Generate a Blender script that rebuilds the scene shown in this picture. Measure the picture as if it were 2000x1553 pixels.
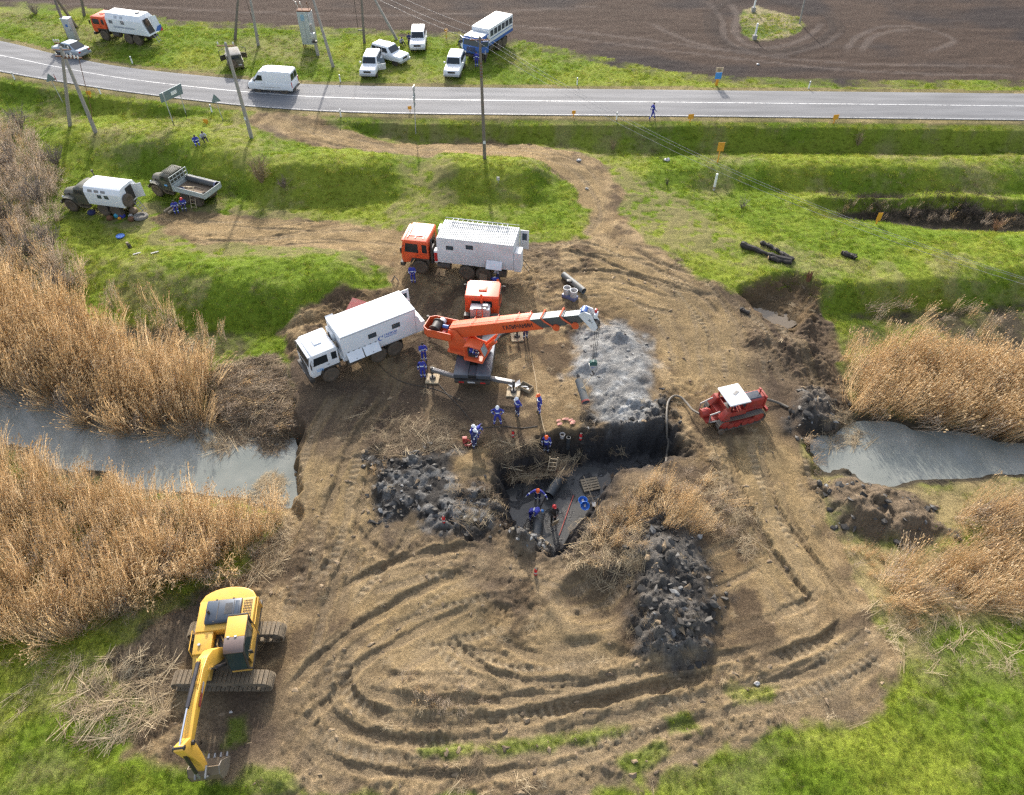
import bpy, bmesh, math, random
import numpy as np
from mathutils import Vector, Matrix, Euler
R = math.radians
rng = np.random.default_rng(7)
random.seed(7)
for o in list(bpy.data.objects): bpy.data.objects.remove(o, do_unlink=True)
SC = bpy.context.scene
C = SC.collection

# ------------------------------------------------------------------ camera
CH, FPX, PITCH = 35.0, 1400.0, R(46.3)
cam = bpy.data.cameras.new('camera'); camo = bpy.data.objects.new('camera', cam); C.objects.link(camo)
cam.sensor_width = 36.0; cam.lens = 36.0*FPX/2000.0
cam.clip_start = 0.5; cam.clip_end = 20000
camo.location = (0, 0, CH); camo.rotation_euler = (R(90)-PITCH, 0, 0)
SC.camera = camo
# ------------------------------------------------------------------ sky, sun, exposure
SUN_EL, SUN_AZ = R(28), R(-6)          # azimuth measured from +Y towards +X
w = bpy.data.worlds.new('World'); SC.world = w; w.use_nodes = True
nt = w.node_tree; bg = nt.nodes['Background']
sky = nt.nodes.new('ShaderNodeTexSky'); sky.sky_type = 'NISHITA'; sky.sun_disc = False
sky.sun_elevation = SUN_EL; sky.sun_rotation = SUN_AZ; sky.dust_density = 3.0; sky.air_density = 1.0; sky.ozone_density = 1.5
hz_ = nt.nodes.new('ShaderNodeHueSaturation'); hz_.inputs['Saturation'].default_value = .62   # thin high haze: paler sky
nt.links.new(sky.outputs[0], hz_.inputs['Color']); nt.links.new(hz_.outputs[0], bg.inputs[0]); bg.inputs[1].default_value = 0.15
sl = bpy.data.lights.new('sun', 'SUN'); slo = bpy.data.objects.new('sun', sl); C.objects.link(slo)
sl.energy = 2.6; sl.angle = R(1.2); sl.color = (1.0, 0.94, 0.86)
sd = Vector((math.sin(SUN_AZ)*math.cos(SUN_EL), math.cos(SUN_AZ)*math.cos(SUN_EL), math.sin(SUN_EL)))
slo.rotation_euler = sd.to_track_quat('Z', 'Y').to_euler()
slo.location = (0, 60, 60)
SC.view_settings.view_transform = 'Standard'; SC.view_settings.look = 'None'
SC.view_settings.gamma = 1.0; SC.view_settings.exposure = 1.22
SC.view_settings.use_curve_mapping = False
SC.render.engine = 'CYCLES'
SC.cycles.max_bounces = 6; SC.cycles.diffuse_bounces = 2; SC.cycles.glossy_bounces = 3
SC.cycles.transparent_max_bounces = 6; SC.cycles.transmission_bounces = 4
SC.cycles.use_denoising = False; SC.cycles.use_adaptive_sampling = False; SC.cycles.pixel_filter_type = 'BLACKMAN_HARRIS'; SC.cycles.filter_width = 1.4; SC.cycles.denoiser = 'OPENIMAGEDENOISE'; SC.cycles.denoising_prefilter = 'NONE'; SC.cycles.denoising_input_passes = 'RGB_ALBEDO_NORMAL'
SC.cycles.sample_clamp_indirect = 8.0

# ------------------------------------------------------------------ photogrammetry: photo point + height -> place on the ground
_c, _s = math.cos(PITCH), math.sin(PITCH)
def W(px, py, z=0.0):
    a = (px-1000.0)/FPX; b = (776.5-py)/FPX
    d = np.array([a, _c + b*_s, -_s + b*_c])
    t = (z-CH)/d[2]
    return (d[0]*t, d[1]*t, z)
def px_of(X, Y, Z=0.0):
    dep = Y*_c + (CH-Z)*_s
    return 1000.0 + FPX*X/np.maximum(dep, .5)

# ------------------------------------------------------------------ noise
_perm = np.random.default_rng(3).random((16, 256, 256))
def vn(x, y, seed=0):
    xi = np.floor(x).astype(np.int64); yi = np.floor(y).astype(np.int64)
    fx = x-xi; fy = y-yi
    fx = fx*fx*fx*(fx*(fx*6-15)+10); fy = fy*fy*fy*(fy*(fy*6-15)+10)
    P = _perm[seed % 16]
    x0 = xi & 255; x1 = (xi+1) & 255; y0 = yi & 255; y1 = (yi+1) & 255
    a = P[x0, y0]*(1-fx) + P[x1, y0]*fx
    b = P[x0, y1]*(1-fx) + P[x1, y1]*fx
    return a*(1-fy) + b*fy
def fbm(x, y, f=1.0, o=4, seed=0, gain=.5):
    s = 0; a = 1; t = 0
    for k in range(o):
        # rotate every octave so that no lattice direction shows
        ca, sa = math.cos(k*1.1+seed), math.sin(k*1.1+seed)
        s = s + a*vn((x*ca-y*sa)*f+17.3*k, (x*sa+y*ca)*f+5.1*k, seed+k)
        t += a; a *= gain; f *= 2.03
    return s/t
def worley(x, y, seed=0):
    """(distance to nearest seed point, value of that cell): crumbs and clods"""
    P = _perm[seed % 16]; Q = _perm[(seed+5) % 16]; V_ = _perm[(seed+9) % 16]
    xi = np.floor(x).astype(np.int64); yi = np.floor(y).astype(np.int64)
    best = np.full(x.shape, 9.0); val = np.zeros(x.shape)
    for i in (-1, 0, 1):
        for j in (-1, 0, 1):
            a = (xi+i) & 255; b = (yi+j) & 255
            d = (xi+i+P[a, b]-x)**2+(yi+j+Q[a, b]-y)**2
            k = d < best; best = np.where(k, d, best); val = np.where(k, V_[a, b], val)
    return np.sqrt(best), val
def sst(a, b, x):
    t = np.clip((x-a)/(b-a), 0, 1); return t*t*(3-2*t)
def mix(a, b, t):
    return a*(1-t)+b*t

# ------------------------------------------------------------------ relief: profiles read along columns of the photo (row, height)
PROF = {
 -500: [(-30,1.0),(60,.9),(110,.9),(125,.8),(190,-.6),(260,-.9),(700,-.9),(715,-1.8),(800,-1.8),(830,-1.2),(1250,-.5),(1300,0),(1553,.2)],
 0:    [(30,1.0),(82,.9),(140,.9),(150,.8),(205,-.6),(262,-.8),(480,-.8),(735,-1.2),(758,-1.9),(850,-1.9),(880,-1.2),(1250,-.5),(1310,0),(1553,.2)],
 150:  [(30,1.0),(110,.9),(166,.9),(176,.75),(228,-.6),(246,.5),(262,.5),(335,-.9),(420,-.6),(470,-.4),(560,-.9),(760,-1.2),(790,-1.9),(905,-1.9),(930,-1.2),(1200,-.5),(1270,0),(1553,.2)],
 300:  [(35,1.0),(130,.9),(190,.9),(201,.75),(232,-.1),(254,1.3),(274,1.25),(345,-.9),(400,-.7),(480,-.2),(515,.5),(540,.3),(650,-1.3),(795,-1.2),(825,-1.9),(945,-1.9),(970,-1.1),(1150,-.4),(1230,0),(1553,.2)],
 430:  [(55,.9),(150,.9),(203,.9),(214,.75),(240,.7),(272,1.5),(296,1.4),(385,-.8),(430,-.6),(490,0),(520,1.0),(548,.9),(655,-1.2),(800,-1.0),(845,-1.9),(960,-1.9),(985,-1.0),(1120,-.2),(1553,.1)],
 550:  [(60,.9),(160,.9),(212,.9),(222,.8),(250,.7),(280,1.0),(304,1.7),(322,1.6),(408,-.7),(470,-.2),(508,1.2),(560,1.0),(648,-.95),(700,-.6),(840,-.8),(862,-1.9),(985,-1.9),(1005,-.7),(1080,-.2),(1553,0)],
 585:  [(60,.9),(162,.9),(214,.9),(225,.8),(255,.7),(285,.9),(304,1.7),(322,1.6),(408,-.7),(470,-.2),(508,1.3),(560,1.15),(632,-.2),(700,0),(840,0),(1553,0)],
 660:  [(70,.9),(166,.9),(218,.9),(228,.8),(262,.4),(285,.7),(304,1.7),(322,1.6),(405,-.7),(480,0),(508,1.2),(550,1.1),(600,0),(800,0),(1553,0)],
 745:  [(70,.9),(168,.9),(221,.9),(231,.75),(268,-.4),(290,.2),(304,1.4),(322,1.3),(398,-.6),(480,0),(525,.3),(575,0),(800,0),(1553,0)],
 810:  [(75,.9),(170,.9),(223,.9),(233,.75),(275,-.6),(292,.1),(312,.5),(345,.2),(390,-.1),(480,0),(1553,0)],
 890:  [(75,.9),(170,.9),(223,.9),(233,.75),(278,-.7),(292,.1),(304,1.3),(326,1.2),(398,-.5),(480,0),(1553,0)],
 1030: [(75,.9),(170,.9),(224,.9),(234,.75),(282,-.8),(296,0),(312,1.3),(330,1.2),(402,-.5),(480,0),(1553,0)],
 1110: [(100,.9),(172,.9),(225,.9),(236,.75),(286,-.8),(302,-.2),(330,.1),(400,-.1),(480,0),(1553,0)],
 1200: [(125,.9),(174,.9),(227,.9),(238,.75),(296,-1.2),(318,-.7),(360,-.35),(420,-.2),(490,0),(1553,0)],
 1420: [(155,.9),(177,.9),(229,.9),(240,.8),(298,-1.3),(310,-.2),(326,-.2),(372,-1.3),(420,-.6),(480,-.1),(545,.15),(600,-.2),(850,-.2),(1000,0),(1553,0)],
 1570: [(162,.9),(179,.9),(231,.9),(241,.8),(299,-1.3),(309,0),(324,0),(374,-1.4),(395,-.7),(440,-.5),(490,0),(548,.4),(640,-.4),(760,-.5),(860,-.5),(950,-.3),(1553,0)],
 1620: [(162,.9),(179,.9),(231,.9),(241,.8),(299,-1.3),(309,0),(324,0),(374,-1.4),(385,-.6),(400,-1.4),(425,-1.5),(432,-.6),(490,-.1),(548,.6),(610,-1.1),(700,-1.0),(830,-1.2),(862,-1.9),(905,-1.9),(935,-.9),(1050,-.5),(1160,0),(1553,.1)],
 1720: [(165,.9),(180,.9),(232,.9),(242,.8),(300,-1.3),(309,0),(324,0),(374,-1.4),(380,-.5),(408,-2.1),(434,-2.1),(440,-.5),(470,.1),(520,.3),(548,.5),(614,-1.2),(700,-1.1),(815,-1.2),(838,-1.9),(945,-1.9),(965,-1.1),(1100,-.5),(1180,0),(1553,.2)],
 1850: [(165,.9),(182,.9),(233,.9),(243,.8),(300,-1.3),(310,0),(326,0),(376,-1.4),(384,-.5),(420,-2.1),(448,-2.1),(454,-.4),(480,.1),(522,.4),(540,.4),(606,-1.3),(700,-1.1),(835,-1.2),(858,-1.9),(925,-1.9),(948,-1.1),(1130,-.5),(1200,0),(1553,.2)],
 2000: [(165,.9),(183,.9),(234,.9),(244,.8),(300,-1.3),(311,0),(330,-.1),(380,-1.4),(388,-.5),(428,-2.1),(454,-2.1),(460,-.4),(492,.3),(525,.3),(596,-1.3),(860,-1.2),(880,-1.9),(915,-1.9),(935,-1.1),(1180,-.5),(1250,0),(1553,.2)],
 2600: [(165,.9),(190,.9),(240,.9),(250,.8),(306,-1.3),(328,-.5),(420,-1.2),(462,-.4),(530,-.2),(590,-1.0),(890,-1.2),(910,-1.9),(940,-1.9),(960,-1.1),(1250,0),(1553,.2)],
}
_pk = sorted(PROF)
_pc = []
for k in _pk:
    ys, zs = [], []
    for (py, z) in PROF[k]:
        ys.append(W(k, py, z)[1]); zs.append(z)
    o = np.argsort(ys); ys = np.array(ys)[o]; zs = np.array(zs)[o]
    # make it a smooth curve: resample + box blur
    yy = np.arange(-50, 140, .1)
    zz = np.interp(yy, ys, zs)
    ker = np.hanning(13); ker /= ker.sum()
    zz = np.convolve(np.pad(zz, 6, mode='edge'), ker, mode='valid')
    _pc.append((yy, zz))
def Hbase(X, Y):
    X = np.asarray(X, float); Y = np.asarray(Y, float)
    wx = (fbm(X, Y, .11, 2, 5)-.5)*3.0; wy = (fbm(X, Y, .13, 2, 9)-.5)*.9*sst(20, 34, Y)
    # ponds and road keep their line, so warp only little
    px = px_of(X+wx*.25+(fbm(X, Y, .5, 3, 2)-.5)*2.2*(1-sst(60, 66, Y)), np.maximum(Y, 1.0))
    Yw = Y + wy*.55*(1-sst(70, 72.5, Y))
    out = np.zeros_like(X); 
    P = [np.interp(Yw, a, b) for a, b in _pc]
    for i in range(len(_pk)-1):
        m = (px >= _pk[i]) & (px < _pk[i+1])
        t = sst(0, 1, (px-_pk[i])/(_pk[i+1]-_pk[i]))
        out = np.where(m, P[i]*(1-t)+P[i+1]*t, out)
    out = np.where(px < _pk[0], P[0], out); out = np.where(px >= _pk[-1], P[-1], out)
    return out
def G0(px, py, it=5):
    z = 0.0
    for _ in range(it):
        p = W(px, py, z); z = float(Hbase(np.array([p[0]]), np.array([p[1]]))[0])
    return Vector((p[0], p[1], z))
def poly(pts, z=0.0):
    return np.array([(G0(x, y)[:2] if z is None else W(x, y, z)[:2]) for x, y in pts])
def sdf(P, X, Y, pad=3.0):
    """signed distance, negative inside; far outside just 'pad'"""
    out = np.full(X.shape, pad)
    m = (X > P[:,0].min()-pad) & (X < P[:,0].max()+pad) & (Y > P[:,1].min()-pad) & (Y < P[:,1].max()+pad)
    x = X[m]; y = Y[m]
    if x.size == 0: return out
    d = np.full(x.shape, 1e9); ins = np.zeros(x.shape, bool)
    n = len(P)
    for i in range(n):
        ax, ay = P[i]; bx, by = P[(i+1) % n]
        ex, ey = bx-ax, by-ay
        t = np.clip(((x-ax)*ex+(y-ay)*ey)/(ex*ex+ey*ey+1e-12), 0, 1)
        d = np.minimum(d, (x-ax-t*ex)**2+(y-ay-t*ey)**2)
        c = (ay > y) != (by > y)
        ins ^= c & (x < ex*(y-ay)/(ey if abs(ey) > 1e-12 else 1e-12)+ax)
    d = np.sqrt(d); d[ins] *= -1
    out[m] = np.minimum(d, pad)
    return out
def smooth_line(P, n=6):
    P = np.array(P, float); out = []
    for i in range(len(P)-1):
        p0 = P[max(i-1, 0)]; p1 = P[i]; p2 = P[i+1]; p3 = P[min(i+2, len(P)-1)]
        for k in range(n):
            t = k/n
            out.append(.5*((2*p1)+(-p0+p2)*t+(2*p0-5*p1+4*p2-p3)*t*t+(-p0+3*p1-3*p2+p3)*t**3))
    out.append(P[-1]); return np.array(out)
def linedist(P, X, Y, pad):
    """(distance to side with sign, along) for points within pad of a line"""
    m = (X > P[:,0].min()-pad) & (X < P[:,0].max()+pad) & (Y > P[:,1].min()-pad) & (Y < P[:,1].max()+pad)
    x = X[m]; y = Y[m]
    best = np.full(x.shape, 1e9); side = np.zeros(x.shape); al = np.zeros(x.shape); s0 = 0
    for i in range(len(P)-1):
        ax, ay = P[i]; ex, ey = P[i+1]-P[i]; L = math.hypot(ex, ey)+1e-9
        t = np.clip(((x-ax)*ex+(y-ay)*ey)/(L*L), 0, 1)
        dx = x-ax-t*ex; dy = y-ay-t*ey; d = dx*dx+dy*dy
        b = d < best
        best = np.where(b, d, best); side = np.where(b, np.sign(ex*dy-ey*dx), side); al = np.where(b, s0+t*L, al)
        s0 += L
    return m, np.sqrt(best), side, al, s0
# ------------------------------------------------------------------ materials
MATS = {}
def nodes_of(name):
    m = bpy.data.materials.new(name); m.use_nodes = True
    n = m.node_tree.nodes; return m, m.node_tree, n['Principled BSDF'], n
def paint(name, col, rough=.45, metal=0.0, dust=.18, dustcol=(.22,.17,.11), nscale=1.6, bump=0.0, spec=.5, bscale=30, mud=0.0):
    """a coat with uneven dust, mud freckles and a broken-up gloss"""
    if name in MATS: return MATS[name]
    m, t, b, n = nodes_of(name)
    tc = n.new('ShaderNodeTexCoord')
    nz = n.new('ShaderNodeTexNoise'); nz.inputs['Scale'].default_value = nscale; nz.inputs['Detail'].default_value = 6; nz.inputs['Roughness'].default_value = .65
    t.links.new(tc.outputs['Object'], nz.inputs['Vector'])
    rp = n.new('ShaderNodeMapRange'); rp.inputs[1].default_value = .42; rp.inputs[2].default_value = .75; rp.inputs[3].default_value = dust*.25; rp.inputs[4].default_value = min(1, dust*1.6)
    t.links.new(nz.outputs[0], rp.inputs[0])
    mx = n.new('ShaderNodeMix'); mx.data_type = 'RGBA'
    mx.inputs[6].default_value = (*col, 1); mx.inputs[7].default_value = (*dustcol, 1)
    t.links.new(rp.outputs[0], mx.inputs[0]); last = mx.outputs[2]
    if mud:
        sx = n.new('ShaderNodeSeparateXYZ'); t.links.new(tc.outputs['Object'], sx.inputs[0])
        nm = n.new('ShaderNodeTexNoise'); nm.inputs['Scale'].default_value = 5; nm.inputs['Detail'].default_value = 6; nm.inputs['Roughness'].default_value = .7; t.links.new(tc.outputs['Object'], nm.inputs['Vector'])
        zr = n.new('ShaderNodeMapRange'); zr.inputs[1].default_value = 1.9; zr.inputs[2].default_value = .35; zr.inputs[3].default_value = -.28; zr.inputs[4].default_value = .34; t.links.new(sx.outputs[2], zr.inputs[0])
        ad_ = n.new('ShaderNodeMath'); ad_.operation = 'ADD'; t.links.new(nm.outputs[0], ad_.inputs[0]); t.links.new(zr.outputs[0], ad_.inputs[1])
        mf = n.new('ShaderNodeMapRange'); mf.inputs[1].default_value = .5; mf.inputs[2].default_value = .75; mf.inputs[3].default_value = 0; mf.inputs[4].default_value = mud; t.links.new(ad_.outputs[0], mf.inputs[0])
        m2 = n.new('ShaderNodeMix'); m2.data_type = 'RGBA'; m2.inputs[7].default_value = (.19,.135,.08,1); t.links.new(mf.outputs[0], m2.inputs[0]); t.links.new(last, m2.inputs[6]); last = m2.outputs[2]
    t.links.new(last, b.inputs['Base Color'])
    r2 = n.new('ShaderNodeMapRange'); r2.inputs[3].default_value = max(.05, rough-.1); r2.inputs[4].default_value = min(1, rough+.25)
    t.links.new(nz.outputs[0], r2.inputs[0]); t.links.new(r2.outputs[0], b.inputs['Roughness'])
    b.inputs['Metallic'].default_value = metal; b.inputs['Specular IOR Level'].default_value = spec
    if bump:
        n2 = n.new('ShaderNodeTexNoise'); n2.inputs['Scale'].default_value = bscale; n2.inputs['Detail'].default_value = 4
        t.links.new(tc.outputs['Object'], n2.inputs['Vector'])
        bp = n.new('ShaderNodeBump'); bp.inputs['Strength'].default_value = bump; bp.inputs['Distance'].default_value = .02
        t.links.new(n2.outputs[0], bp.inputs['Height']); t.links.new(bp.outputs[0], b.inputs['Normal'])
    MATS[name] = m; return m
def glass(name, col=(.02,.03,.035), rough=.08):
    if name in MATS: return MATS[name]
    m, t, b, n = nodes_of(name)
    b.inputs['Base Color'].default_value = (*col, 1); b.inputs['Roughness'].default_value = rough
    b.inputs['Specular IOR Level'].default_value = .6
    MATS[name] = m; return m
def leafmat(name, cols, trans=.35, rough=.7, hfade=None):
    """plant matter: colour drawn per plant, light shining through it"""
    m, t, b, n = nodes_of(name)
    oi = n.new('ShaderNodeObjectInfo')
    cr = n.new('ShaderNodeValToRGB'); e = cr.color_ramp.elements
    while len(e) < len(cols): e.new(.5)
    for i, c in enumerate(cols):
        e[i].position = i/(max(1, len(cols)-1)); e[i].color = (*c, 1)
    t.links.new(oi.outputs['Random'], cr.inputs[0])
    geo = n.new('ShaderNodeNewGeometry')
    hs = n.new('ShaderNodeHueSaturation'); t.links.new(cr.outputs[0], hs.inputs['Color'])
    mr = n.new('ShaderNodeMapRange'); mr.inputs[3].default_value = .72; mr.inputs[4].default_value = 1.28
    t.links.new(geo.outputs['Random Per Island'], mr.inputs[0]); t.links.new(mr.outputs[0], hs.inputs['Value'])
    b.inputs['Roughness'].default_value = rough; b.inputs['Specular IOR Level'].default_value = .25
    t.links.new(hs.outputs[0], b.inputs['Base Color'])
    tr = n.new('ShaderNodeBsdfTranslucent'); t.links.new(hs.outputs[0], tr.inputs[0])
    ms = n.new('ShaderNodeMixShader'); ms.inputs[0].default_value = trans
    t.links.new(b.outputs[0], ms.inputs[1]); t.links.new(tr.outputs[0], ms.inputs[2])
    t.links.new(ms.outputs[0], n['Material Output'].inputs[0])
    MATS[name] = m; return m

# ------------------------------------------------------------------ mesh builder
class MB:
    def __init__(s): s.v = []; s.f = []
    def add(s, vs, fs):
        k = len(s.v); s.v += [tuple(v) for v in vs]; s.f += [tuple(i+k for i in f) for f in fs]; return s
    def box(s, c, d, rot=None):
        x, y, z = d[0]/2, d[1]/2, d[2]/2
        vs = [(-x,-y,-z),(x,-y,-z),(x,y,-z),(-x,y,-z),(-x,-y,z),(x,-y,z),(x,y,z),(-x,y,z)]
        if rot is not None:
            M = Euler(rot).to_matrix(); vs = [M @ Vector(v) for v in vs]
        vs = [(v[0]+c[0], v[1]+c[1], v[2]+c[2]) for v in vs]
        return s.add(vs, [(0,3,2,1),(4,5,6,7),(0,1,5,4),(1,2,6,5),(2,3,7,6),(3,0,4,7)])
    def bb(s, x0, x1, y0, y1, z0, z1):
        return s.box(((x0+x1)/2,(y0+y1)/2,(z0+z1)/2), (abs(x1-x0),abs(y1-y0),abs(z1-z0)))
    def prism(s, prof, lo, hi, axis='y', prof2=None):
        """outline in the two other axes, run from lo to hi along axis"""
        p2 = prof2 or prof; n = len(prof)
        def put(p, h): return {'y': (p[0],h,p[1]), 'x': (h,p[0],p[1]), 'z': (p[0],p[1],h)}[axis]
        vs = [put(p, lo) for p in prof]+[put(p, hi) for p in p2]
        fs = [tuple(range(n))[::-1], tuple(range(n, 2*n))]+[(i,(i+1)%n,n+(i+1)%n,n+i) for i in range(n)]
        return s.add(vs, fs)
    def loft(s, rings, cap=True, closed=True):
        n = len(rings[0]); vs = [p for r in rings for p in r]; fs = []
        for i in range(len(rings)-1):
            for j in range(n if closed else n-1):
                a = i*n+j; b = i*n+(j+1)%n; fs.append((a, b, b+n, a+n))
        if cap: fs += [tuple(range(n))[::-1], tuple(range((len(rings)-1)*n, len(rings)*n))]
        return s.add(vs, fs)
    def tube(s, p0, p1, r0, r1=None, n=10):
        return s.path([p0, p1], [r0, r0 if r1 is None else r1], n)
    def path(s, pts, r, n=8):
        pts = [Vector(p) for p in pts]; rs = r if isinstance(r, (list, tuple)) else [r]*len(pts)
        rings = []; up = None
        for i, p in enumerate(pts):
            d = (pts[min(i+1, len(pts)-1)]-pts[max(i-1, 0)]).normalized()
            if up is None:
                up = d.orthogonal().normalized()
            up = (up-d*up.dot(d)); up = up.normalized() if up.length > 1e-6 else d.orthogonal().normalized()
            q = d.cross(up)
            rings.append([p+(up*math.cos(a)+q*math.sin(a))*rs[i] for a in [2*math.pi*k/n for k in range(n)]])
        return s.loft(rings)
    def lathe(s, prof, c, axis='y', n=20):
        """prof: (radius, along)"""
        rings = []
        for r, h in prof:
            ring = []
            for k in range(n):
                a = 2*math.pi*k/n; u, v = r*math.cos(a), r*math.sin(a)
                ring.append({'y': (c[0]+u,c[1]+h,c[2]+v), 'x': (c[0]+h,c[1]+u,c[2]+v), 'z': (c[0]+u,c[1]+v,c[2]+h)}[axis])
            rings.append(ring)
        return s.loft(rings)
    def plate(s, q, t):
        """four (or more) corners, thickened along the normal"""
        q = [Vector(p) for p in q]; nrm = (q[1]-q[0]).cross(q[2]-q[0]).normalized()*t
        n = len(q)
        return s.add(q+[p+nrm for p in q], [tuple(range(n))[::-1], tuple(range(n, 2*n))]+[(i,(i+1)%n,n+(i+1)%n,n+i) for i in range(n)])
    def mesh(s, name, bevel=0, seg=2, smooth=False, fix=True):
        me = bpy.data.meshes.new(name); me.from_pydata(s.v, [], s.f)
        bm = bmesh.new(); bm.from_mesh(me)
        if fix: bmesh.ops.recalc_face_normals(bm, faces=bm.faces)
        if bevel:
            ed = [e for e in bm.edges if len(e.link_faces) == 2 and e.calc_face_angle(0) > .5]
            bmesh.ops.bevel(bm, geom=ed, offset=bevel, segments=seg, profile=.6, affect='EDGES', clamp_overlap=True)
        bm.to_mesh(me); bm.free()
        if smooth:
            me.polygons.foreach_set('use_smooth', [True]*len(me.polygons))
            try: me.set_sharp_from_angle(angle=R(40))
            except Exception: pass
        return me
    def build(s, name, m, parent=None, bevel=0, seg=2, smooth=False, loc=None, rot=None):
        return put(name, s.mesh(name, bevel, seg, smooth or bevel > 0), m, parent, loc, rot)
    
def _each(s, name, m, parent=None, bevel=0):
    """every separate piece becomes an object of its own"""
    n = len(s.v); par = list(range(n))
    def find(a):
        while par[a] != a: par[a] = par[par[a]]; a = par[a]
        return a
    for f in s.f:
        for k in f[1:]:
            a, b = find(f[0]), find(k)
            if a != b: par[b] = a
    grp = {}
    for f in s.f: grp.setdefault(find(f[0]), []).append(f)
    out = []
    for fs in grp.values():
        ids = sorted({i for f in fs for i in f}); mp = {i: k for k, i in enumerate(ids)}
        q = MB(); q.v = [s.v[i] for i in ids]; q.f = [tuple(mp[i] for i in f) for f in fs]
        out.append(q.build(name, m, parent, bevel))
    return out
MB.each = _each
def put(name, me, m=None, parent=None, loc=None, rot=None):
    o = bpy.data.objects.new(name, me); C.objects.link(o)
    if m is not None and len(me.materials) == 0: me.materials.append(m)
    if parent is not None: o.parent = parent
    if loc is not None: o.location = loc
    if rot is not None: o.rotation_euler = rot
    return o
def tag(o, label, cat, group=None, kind=None):
    o['label'] = label; o['category'] = cat
    if group: o['group'] = group
    if kind: o['kind'] = kind
    return o
def thing(name, label, cat, loc=(0,0,0), rz=0.0, group=None, tilt=(0,0)):
    o = bpy.data.objects.new(name, None); C.objects.link(o)
    o.empty_display_size = .3; o.location = loc; o.rotation_euler = (tilt[0], tilt[1], rz)
    return tag(o, label, cat, group)
def structure(o): o['kind'] = 'structure'; return o
def stuff(o, label, cat): return tag(o, label, cat, None, 'stuff')
def text(s, size, m, parent, loc, rot, name='lettering', shear=0, align='CENTER', thick=.004, width=None):
    cu = bpy.data.curves.new(name, 'FONT'); cu.body = s; cu.size = size; cu.align_x = align; cu.align_y = 'CENTER'; cu.extrude = thick; cu.shear = shear
    cu.resolution_u = 2; cu.offset = .006*size/.3
    to = bpy.data.objects.new('tmp', cu); C.objects.link(to)
    dg = bpy.context.evaluated_depsgraph_get()
    me = bpy.data.meshes.new_from_object(to.evaluated_get(dg))
    bpy.data.objects.remove(to, do_unlink=True)
    if width:
        xs = [v.co.x for v in me.vertices]; k = width/(max(xs)-min(xs))
        for v in me.vertices: v.co.x *= k
    me.materials.clear()
    return put(name, me, m, parent, loc, rot)
# plant and clod scattering: one object of points, each carrying a copy of one of the variants
_libc = {}
def scatter(name, P, rot, scl, idx, variants, label, cat):
    lib = bpy.data.collections.new('lib_'+name)
    for k, me in enumerate(variants):
        lib.objects.link(bpy.data.objects.new('%s_v%02d' % (name, k), me))
    me = bpy.data.meshes.new(name); n = len(P)
    me.vertices.add(n); me.vertices.foreach_set('co', np.asarray(P, np.float32).ravel())
    a = me.attributes.new('rot', 'FLOAT_VECTOR', 'POINT'); a.data.foreach_set('vector', np.asarray(rot, np.float32).ravel())
    scl = np.asarray(scl, np.float32)
    if scl.ndim == 1: scl = np.repeat(scl[:,None], 3, 1)
    a = me.attributes.new('scl', 'FLOAT_VECTOR', 'POINT'); a.data.foreach_set('vector', np.ascontiguousarray(scl).ravel())
    a = me.attributes.new('idx', 'INT', 'POINT'); a.data.foreach_set('value', np.asarray(idx, np.int32))
    o = bpy.data.objects.new(name, me); C.objects.link(o)
    for v in variants:
        for mm in v.materials:
            if mm and mm.name not in [x.name for x in me.materials]: me.materials.append(mm)
    g = bpy.data.node_groups.new('scatter_'+name, 'GeometryNodeTree')
    g.interface.new_socket('Geometry', in_out='INPUT', socket_type='NodeSocketGeometry')
    g.interface.new_socket('Geometry', in_out='OUTPUT', socket_type='NodeSocketGeometry')
    N = g.nodes; L = g.links
    gi = N.new('NodeGroupInput'); go = N.new('NodeGroupOutput')
    ci = N.new('GeometryNodeCollectionInfo'); ci.inputs[0].default_value = lib; ci.inputs[1].default_value = True; ci.inputs[2].default_value = True
    ip = N.new('GeometryNodeInstanceOnPoints'); ip.inputs['Pick Instance'].default_value = True
    def attr(nm, ty):
        x = N.new('GeometryNodeInputNamedAttribute'); x.data_type = ty; x.inputs[0].default_value = nm; return x.outputs[0]
    e2r = N.new('FunctionNodeEulerToRotation'); L.new(attr('rot', 'FLOAT_VECTOR'), e2r.inputs[0])
    L.new(gi.outputs[0], ip.inputs['Points']); L.new(ci.outputs[0], ip.inputs['Instance'])
    L.new(attr('idx', 'INT'), ip.inputs['Instance Index']); L.new(e2r.outputs[0], ip.inputs['Rotation'])
    L.new(attr('scl', 'FLOAT_VECTOR'), ip.inputs['Scale']); L.new(ip.outputs[0], go.inputs[0])
    md = o.modifiers.new('scatter', 'NODES'); md.node_group = g
    return stuff(o, label, cat)
# ------------------------------------------------------------------ where the vehicles stand (near-side wheel contacts read off the photo)
def place_side(pf, pr, xf, xr, ys):
    A = G0(*pf); B = G0(*pr); d = A-B
    ph = math.atan2(d.y, d.x); m = (A+B)/2
    lx, ly = (xf+xr)/2, ys
    loc = Vector((m.x-(lx*math.cos(ph)-ly*math.sin(ph)), m.y-(lx*math.sin(ph)+ly*math.cos(ph)), 0))
    return loc, ph, d.to_2d().length/abs(xf-xr)
VEH = {}
def veh(key, pf, pr, xf, xr, ys, half):
    loc, ph, k = place_side(pf, pr, xf, xr, ys)
    z = float(np.mean(Hbase(np.array([loc.x+q*math.cos(ph) for q in (-2,0,2)]), np.array([loc.y+q*math.sin(ph) for q in (-2,0,2)]))))
    loc.z = z; VEH[key] = (loc, ph, half, k)
veh('white_kamaz', (650,744), (774,693), 2.85, -2.17, 1.12, (4.4,1.5))
veh('orange_kamaz', (819,533), (919,545), 2.85, -.85, 1.12, (4.4,1.5))
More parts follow.
